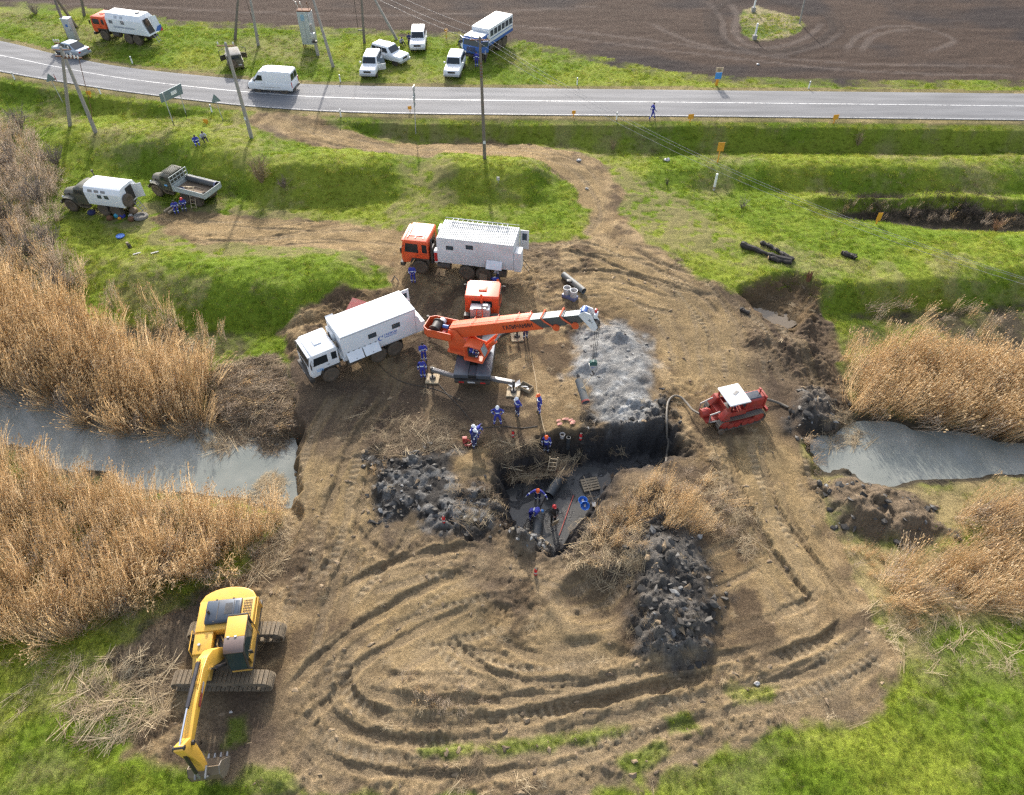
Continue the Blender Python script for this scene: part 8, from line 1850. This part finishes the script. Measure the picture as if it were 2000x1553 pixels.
log('charred log lying in front on the grass', [(1448,481),(1475,491),(1505,503),(1545,513)], .24); log('charred log lying behind on the grass', [(1486,477),(1510,488),(1532,502),(1548,510)], .2); log('short charred log across the ends of the two logs', [(1500,506),(1520,512),(1545,516)], .2); log('small dark log right of the charred pile', [(1643,496),(1658,502),(1670,507)], .24); log('dark log at the rim of the water hole', [(1446,606),(1462,614)], .16)
b = G(1579,545); T = thing('stump', 'splintered brown stump at the top of the water hole', 'stump', b); q_ = MB()
for k in range(7): a = k*.9; q_.path([(.12*math.cos(a),.12*math.sin(a),-.2),(.16*math.cos(a),.16*math.sin(a),random.uniform(.4,.9))], [.1,.03], 5)
q_.build('wood', rust, T)
b = G(1182,1168) if False else G(1128,1190)
# bare shrubs
twig = paint('twig', (.15,.115,.085), .9, 0, .2); twigy = paint('twig_yellow', (.26,.20,.10), .9, 0, .2); twigg = paint('twig_grey', (.20,.165,.14), .9, 0, .2); twigd = paint('twig_dark', (.07,.055,.045), .9, 0, .2)
def shrub(name, x, y, lb, h, n, m_, spread=.5, seed=1, branch=4):
    r_ = np.random.default_rng(seed); b = G(x, y); T = thing(name, lb, 'shrub', b); mb = MB(); ms = MB()
    for k in range(n):
        a = r_.random()*6.283; sp_ = spread*r_.random()**.6; L = h*r_.uniform(.6, 1.0)
        pts = [np.array([.25*sp_*math.cos(a), .25*sp_*math.sin(a), -.05])]; d = np.array([sp_*math.cos(a), sp_*math.sin(a), 1.0]); d /= np.linalg.norm(d)
        for j in range(4): pts.append(pts[-1]+d*L/4); d = d+r_.normal(0, .16, 3); d /= np.linalg.norm(d)
        (ms if k < 5 else mb).path([tuple(p) for p in pts], [.028,.022,.016,.011,.005], 4)
        for j in range(branch):
            q0 = pts[r_.integers(1, 4)]; dd = d+r_.normal(0, .7, 3); dd[2] = abs(dd[2]); dd /= np.linalg.norm(dd); l2 = L*r_.uniform(.2, .45)
            q1 = q0+dd*l2*.5; q2 = q1+(dd+r_.normal(0, .25, 3))*l2*.5; mb.path([tuple(q0), tuple(q1), tuple(q2)], [.014,.01,.004], 3)
    o = mb.build('twigs', m_, T); o['kind'] = 'stuff'; o = ms.build('stems', m_, T); o['kind'] = 'stuff'
    return T
shrub('bare_shrub', 512, 355, 'yellowish bare shrub in front of the leaning utility pole', 3.0, 46, twigy, .55, 3, 7)
for i_, (x, y, h_, n_, m_, lb) in enumerate(((20,330,3.2,40,twigg,'grey bare shrub at the left edge, upper one'),(75,395,2.8,40,twigg,'grey bare shrub left of the white box truck'),(15,440,3.4,46,twigd,'dark bare shrub at the left edge beside the reeds'),(110,320,2.2,30,twigg,'low grey shrub below the two-legged pole'),(40,250,2.6,34,twigg,'grey bare shrub at the left edge near the road'),(60,500,2.4,36,twigg,'tangled grey shrub above the left reeds'),(130,560,2.0,30,twigg,'pale shrub at the upper edge of the left reeds'),(100,480,2.2,34,twigg,'grey shrub between the box truck and the left reeds'))):
    shrub('bare_shrub', x, y, lb, h_, n_, m_, .7, 10+i_, 7)
shrub('bare_shrub', 1885, 420, 'dark bare shrub over the pool on the right', 1.8, 70, twigd, 1.1, 31, 9); shrub('bare_shrub', 1780, 425, 'second dark shrub at the left of the right pool', 1.0, 40, twigd, 1.2, 32, 7)
shrub('bare_shrub', 1198, 292, 'small dry shrub on the bank left of the walker', 1.4, 16, twigy, .45, 33, 4); shrub('bare_shrub', 1675, 283, 'small dry shrub on the bank under the far right marker', 1.5, 18, twigy, .45, 34, 4); shrub('bare_shrub', 1945, 450, 'rusty dry weed at the right pool', 1.5, 24, paint('weed_rust', (.28,.15,.08), .9), .4, 35, 4); shrub('bare_shrub', 1450, 405, 'pale leaning weed right of the striped post', 1.3, 10, twigg, .5, 36, 4); shrub('bare_shrub', 70, 28, 'bare bush beside the far verge at the top left', 2.0, 24, twigg, .5, 37, 5)
shrub('bare_shrub', 1303, 360, 'thin dark weed below the white plastic bag', .9, 8, twigd, .3, 38, 3); shrub('bare_shrub', 555, 365, 'low brown bush right of the yellowish shrub', 1.2, 22, twig, .8, 39, 5)
